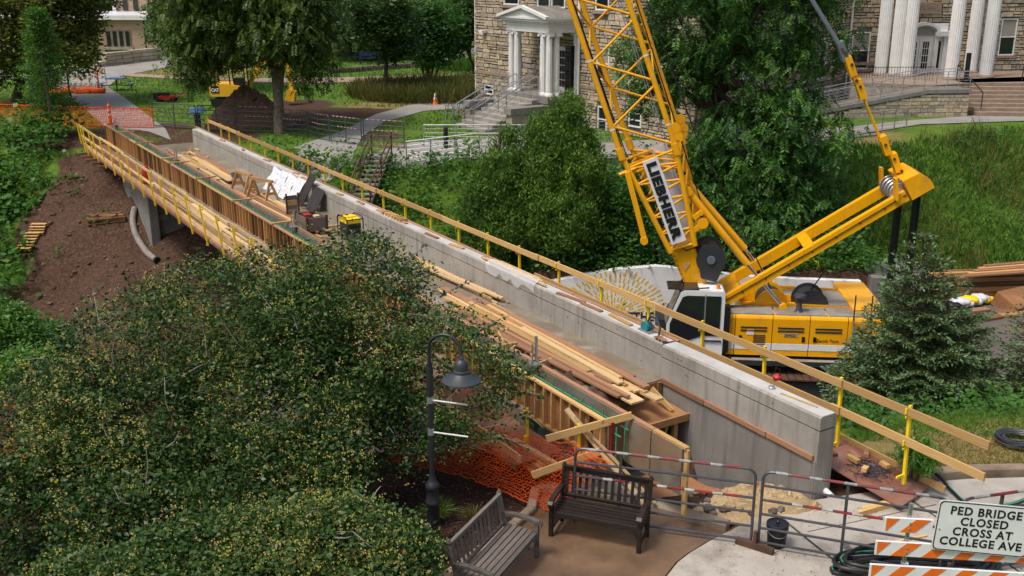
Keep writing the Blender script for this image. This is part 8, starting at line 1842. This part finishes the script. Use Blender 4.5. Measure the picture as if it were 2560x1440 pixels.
# right bank: tall weeds
def rb_test(x, y):
    y4 = np.interp(x, [7, 12, 17, 25, 45], [43.2, 45, 48, 52.5, 56]); y3 = np.interp(x, [10, 13.4, 15.5, 30, 60], [36.9, 36.9, 40.0, 42, 46]); return (y > y3 + .5) & (y < y4 - .3)
x, y = region(60000, 7.5, 33, 37, 56, rb_test, g)
blades('tall_weeds', 'tall weeds covering the bank below the hall', 'weeds', on_ground(x, y), .36, .15, M['grass_blade'], g, .5)
x, y = region(16000, 7.5, 33, 37, 56, lambda x, y: rb_test(x, y) & (vnoise(x, y, .4) > .0), g)
blades('dry_stalks', 'brown dry weed stalks on the bank below the hall', 'weeds', on_ground(x, y), .75, .045, M['grass_dry'], g, .3, (.3, 1))
# leafy weed clumps on the banks
def weed_mass(name, label, n, x0, x1, y0, y1, test, size, hgt_, mat_, g, per=26, spread=.32, aspect=.6):
    x, y = region(n, x0, x1, y0, y1, test, g); c = on_ground(x, y); m = len(c); hh = hgt_ * (.3 + .9 * g.random(m)) * (.6 + .9 * np.clip(vnoise(x, y, .55) + .5, 0, 1)); tone = np.clip(vnoise(x + 5, y, .9) + .5, 0, 1)
    p = np.repeat(c, per, 0); k = len(p); f = g.random(k) ** .6; p = p + g.normal(size=(k, 3)) * np.array([spread, spread, .02]); p[:, 2] += np.repeat(hh, per) * f
    ax = sphere(k, g); ax[:, 2] = ax[:, 2] * .4 + .1; nr = sphere(k, g); nr[:, 2] = np.abs(nr[:, 2]) + .7
    o = fast_mesh(name, leaf_quads(p, size * (.5 + g.random(k)), ax, nr, aspect), 4, mat_, None, np.clip(np.repeat(tone, per) * .5 + g.random(k) * .35 + f * .15, 0, 1)); return tag(o, label, 'weeds', kind='stuff')
def mid_test(x, y):
    s, v = bs(x, y); y4 = np.interp(x, [-22, -14, -5, 0, 7, 12, 17], [49, 47.2, 44.2, 43.6, 43.2, 45, 48]); return (v < -2.3) & (y < y4 - .5) & (y > 36.9)
weed_mass('bank_shrubs', 'leafy green growth on the bank between bridge and hall', 2300, -12, 14, 36.9, 47, mid_test, .17, .95, M['leaf_bank'], g)
weed_mass('bank_weeds', 'broad-leaved weeds among the tall grass on the bank', 3600, 9, 33, 37, 56, lambda x, y: rb_test(x, y) & (vnoise(x, y, .5) > -.12), .11, .8, M['leaf_bank'], g, per=20, spread=.2, aspect=.35)
weed_mass('tall_forbs', 'tall leafy weed patches on the bank below the hall', 1000, 9, 33, 37, 55, lambda x, y: rb_test(x, y) & (vnoise(x + 3, y, .45) > .08), .13, 1.5, M['leaf_bank'], g, per=22, spread=.16, aspect=.35)
weed_mass('wall_top_weeds', 'low weeds along the top of the mural wall', 420, .5, 14, 36.8, 38.6, lambda x, y: vnoise(x, y, 1.1) > -.15, .12, .45, M['leaf_bank'], g, spread=.2)
# left bank: broad leaves
def left_test(x, y): return (x < -20.6 - vnoise(x, y, .35) * 2.4) & (y > 36)
weed_mass('left_bank_shrubs', 'dense leafy shrubs covering the left bank', 1500, -34, -17, 35, 50.5, left_test, .23, 1.2, M['leaf_bank'], g, per=20, aspect=.75)
weed_mass('burdock', 'big-leaved burdock on the left bank', 420, -30, -18, 36, 48, lambda x, y: left_test(x, y) & (vnoise(x, y, .5) > 0), .40, 1.0, M['leaf_bank'], g, per=16, spread=.4, aspect=.8)
weed_mass('scattered_weeds', 'weeds scattered on the dirt beside the far bridge end', 60, -21, -15, 41, 47, lambda x, y: (vnoise(x, y, .8) > .1), .15, .4, M['leaf_bank'], g, spread=.25)
weed_mass('near_bank_weeds', 'rough green growth on the near bank behind the spruce', 1100, 6.8, 24, 18.4, 27, lambda x, y: (hgt(x, y) < .02) & (vnoise(x, y, .6) > -.2), .12, .5, M['leaf_bank'], g)
# bushes left of the crabapple
shrub('bright green bush between the dirt bank and the crabapple', [lobe(40, 850, 27, 75, 60, .9), lobe(20, 800, 27.5, 40, 40, .7)], 150, 45, .16, .13, 'leaf_bright', g)
shrub('pale green fern-like sapling below the bright bush', [lobe(70, 915, 24, 60, 40, .7), lobe(30, 950, 23.5, 50, 40, .6)], 110, 40, .14, .11, 'leaf_bright', g)
shrub('small leafy bush on the dirt above the crabapple', [lobe(130, 850, 27, 50, 40, .6)], 60, 40, .15, .12, 'leaf_bank', g)
shrub('green locust sprouts beside the walkway end', [lobe(2300, 1130, 15.9, 45, 28, .3), lobe(2300, 1105, 16.2, 25, 16, .2)], 40, 8, .06, .16, 'leaf_bright', g, spray=True)
# fern bed, ornamental grasses
x, y = region(26000, -11, 1, 58, 70, lambda x, y: ((x + 4.5) / 5.5) ** 2 + ((y - 64) / 4.0) ** 2 < 1, g); blades('ornamental_grass', 'arching grasses in the island bed beside the stone hall', 'grasses', on_ground(x, y), .85, .07, M['grass_dry'], g, .45, (0, .75))
x, y = region(9000, -8, 6, 74, 84, lambda x, y: ((x - 0) / 7) ** 2 + ((y - 79) / 3.) ** 2 < 1, g); blades('bed_grass', 'plants in the raised bed behind the stone edging', 'plants', on_ground(x, y), .7, .1, M['grass_blade'], g, .4, (0, .6))
# lawns
def lawn_test(x, y):
    ok = np.ones_like(x, bool); return ok & (vnoise(x, y, .5) > -.35)
x, y = region(60000, -34, 14, 47, 84, lawn_test, g)
s_, v_ = bs(x, y); 
dm = np.zeros_like(x)
for cx_, cy_, rx, ry in ((-9.5, 57, 5.5, 2.6), (-12.5, 60, 3, 3), (-12, 53.5, 3.2, 2.2), (-15, 49.5, 4, 2.6), (-18.5, 52, 3.5, 2), (-21.5, 49.5, 3.5, 2.2)): dm = np.maximum(dm, (((x - cx_) / rx) ** 2 + ((y - cy_) / ry) ** 2 < .75))
def in_sheets(x, y):
    from mathutils.geometry import intersect_point_line
    hitm = np.zeros(len(x), bool)
    for o in bpy.data.objects:
        if o.get('kind') == 'structure' and o.type == 'MESH' and o.name.split('.')[0] in ('walk', 'path', 'brick_path', 'street'):
            me = o.data; co = np.array([v.co[:2] for v in me.vertices])
            for p in me.polygons:
                q = co[list(p.vertices)]; lo, hi = q.min(0), q.max(0); hitm |= (x > lo[0] - .02) & (x < hi[0] + .02) & (y > lo[1] - .02) & (y < hi[1] + .02)
    return hitm
k = (dm < .5) & ~in_sheets(x, y); x, y = x[k], y[k]
blades('lawn_grass', 'short campus lawn grass', 'grass', on_ground(x, y), .14, .34, M['grass_blade'], g, .6)
ky_ = lambda x: np.interp(x, _kx, _ky)
x, y = region(45000, 6.0, 15, 15.8, 19.4, lambda x, y: (y > ky_(x) + .14) & (hgt(x, y) > -.4) & (vnoise(x, y, 1.1) > -.38), g)
dryk = np.clip(1.2 - ((x - 8.2) / 2.2) ** 2 - ((y - 17.1) / .8) ** 2, 0, 1)
blades('near_lawn', 'patchy dry lawn grass behind the kerb', 'grass', on_ground(x[dryk < .55], y[dryk < .55]), .10, .11, M['grass_blade'], g, .6, (.1, 1)); blades('dry_lawn', 'straw coloured dry grass patches behind the kerb', 'grass', on_ground(x[dryk >= .55], y[dryk >= .55]), .08, .11, M['grass_dry'], g, .8, (.3, 1))
# mulch chips and two grass tufts by the lamp
n = 16000; x, y = region(n, -8, 1.2, 11, 16.8, lambda x, y: vnoise(x, y, 2) > -.5, g); p = on_ground(x, y) + np.array([0, 0, .02]); ax = sphere(len(p), g) * np.array([1, 1, .25]); nr = sphere(len(p), g) * .4 + np.array([0, 0, 1])
M['chip'] = leaf_mat('chip', [(0, (.03, .016, .011)), (.6, (.08, .042, .028)), (1, (.20, .13, .09))], rough=.8, trans=0)
tag(fast_mesh('mulch_chips', leaf_quads(p, .05 * (.5 + g.random(len(p))), ax, nr, .4), 4, M['chip'], None, g.random(len(p))), 'dark bark mulch chips in the planting bed', 'mulch', kind='stuff')
def tuft(label, c, n, h_, mat_):
    p = np.array(c) + g.normal(size=(n, 3)) * np.array([.03, .03, 0]); a = g.random(n) * 6.28; ax = np.stack([np.cos(a) * (.3 + .8 * g.random(n)), np.sin(a) * (.3 + .8 * g.random(n)), np.ones(n)], -1); nr = sphere(n, g); s = h_ * (.6 + .6 * g.random(n))
    t = thing('grass_tuft', label, 'grass tuft', c); o = fast_mesh('blades', leaf_quads(p, s, ax, nr, .035), 4, mat_, t, g.random(n)); tip = p + unit(ax) * s[:, None]
    fast_mesh('blade_tips', leaf_quads(p + unit(ax) * s[:, None] * .5, s * .7, unit(ax) * np.array([1.6, 1.6, .25]), nr, .04), 4, mat_, t, g.random(n))
tuft('green arching grass tuft in mulch beside the lamp base', P(1095, 1295), 200, .34, M['grass_blade']); tuft('straw coloured grass tuft in mulch behind the grey bench', P(1180, 1300), 150, .26, M['grass_dry'])
# fallen straw on the soil heap edge, gravel strip beside the asphalt
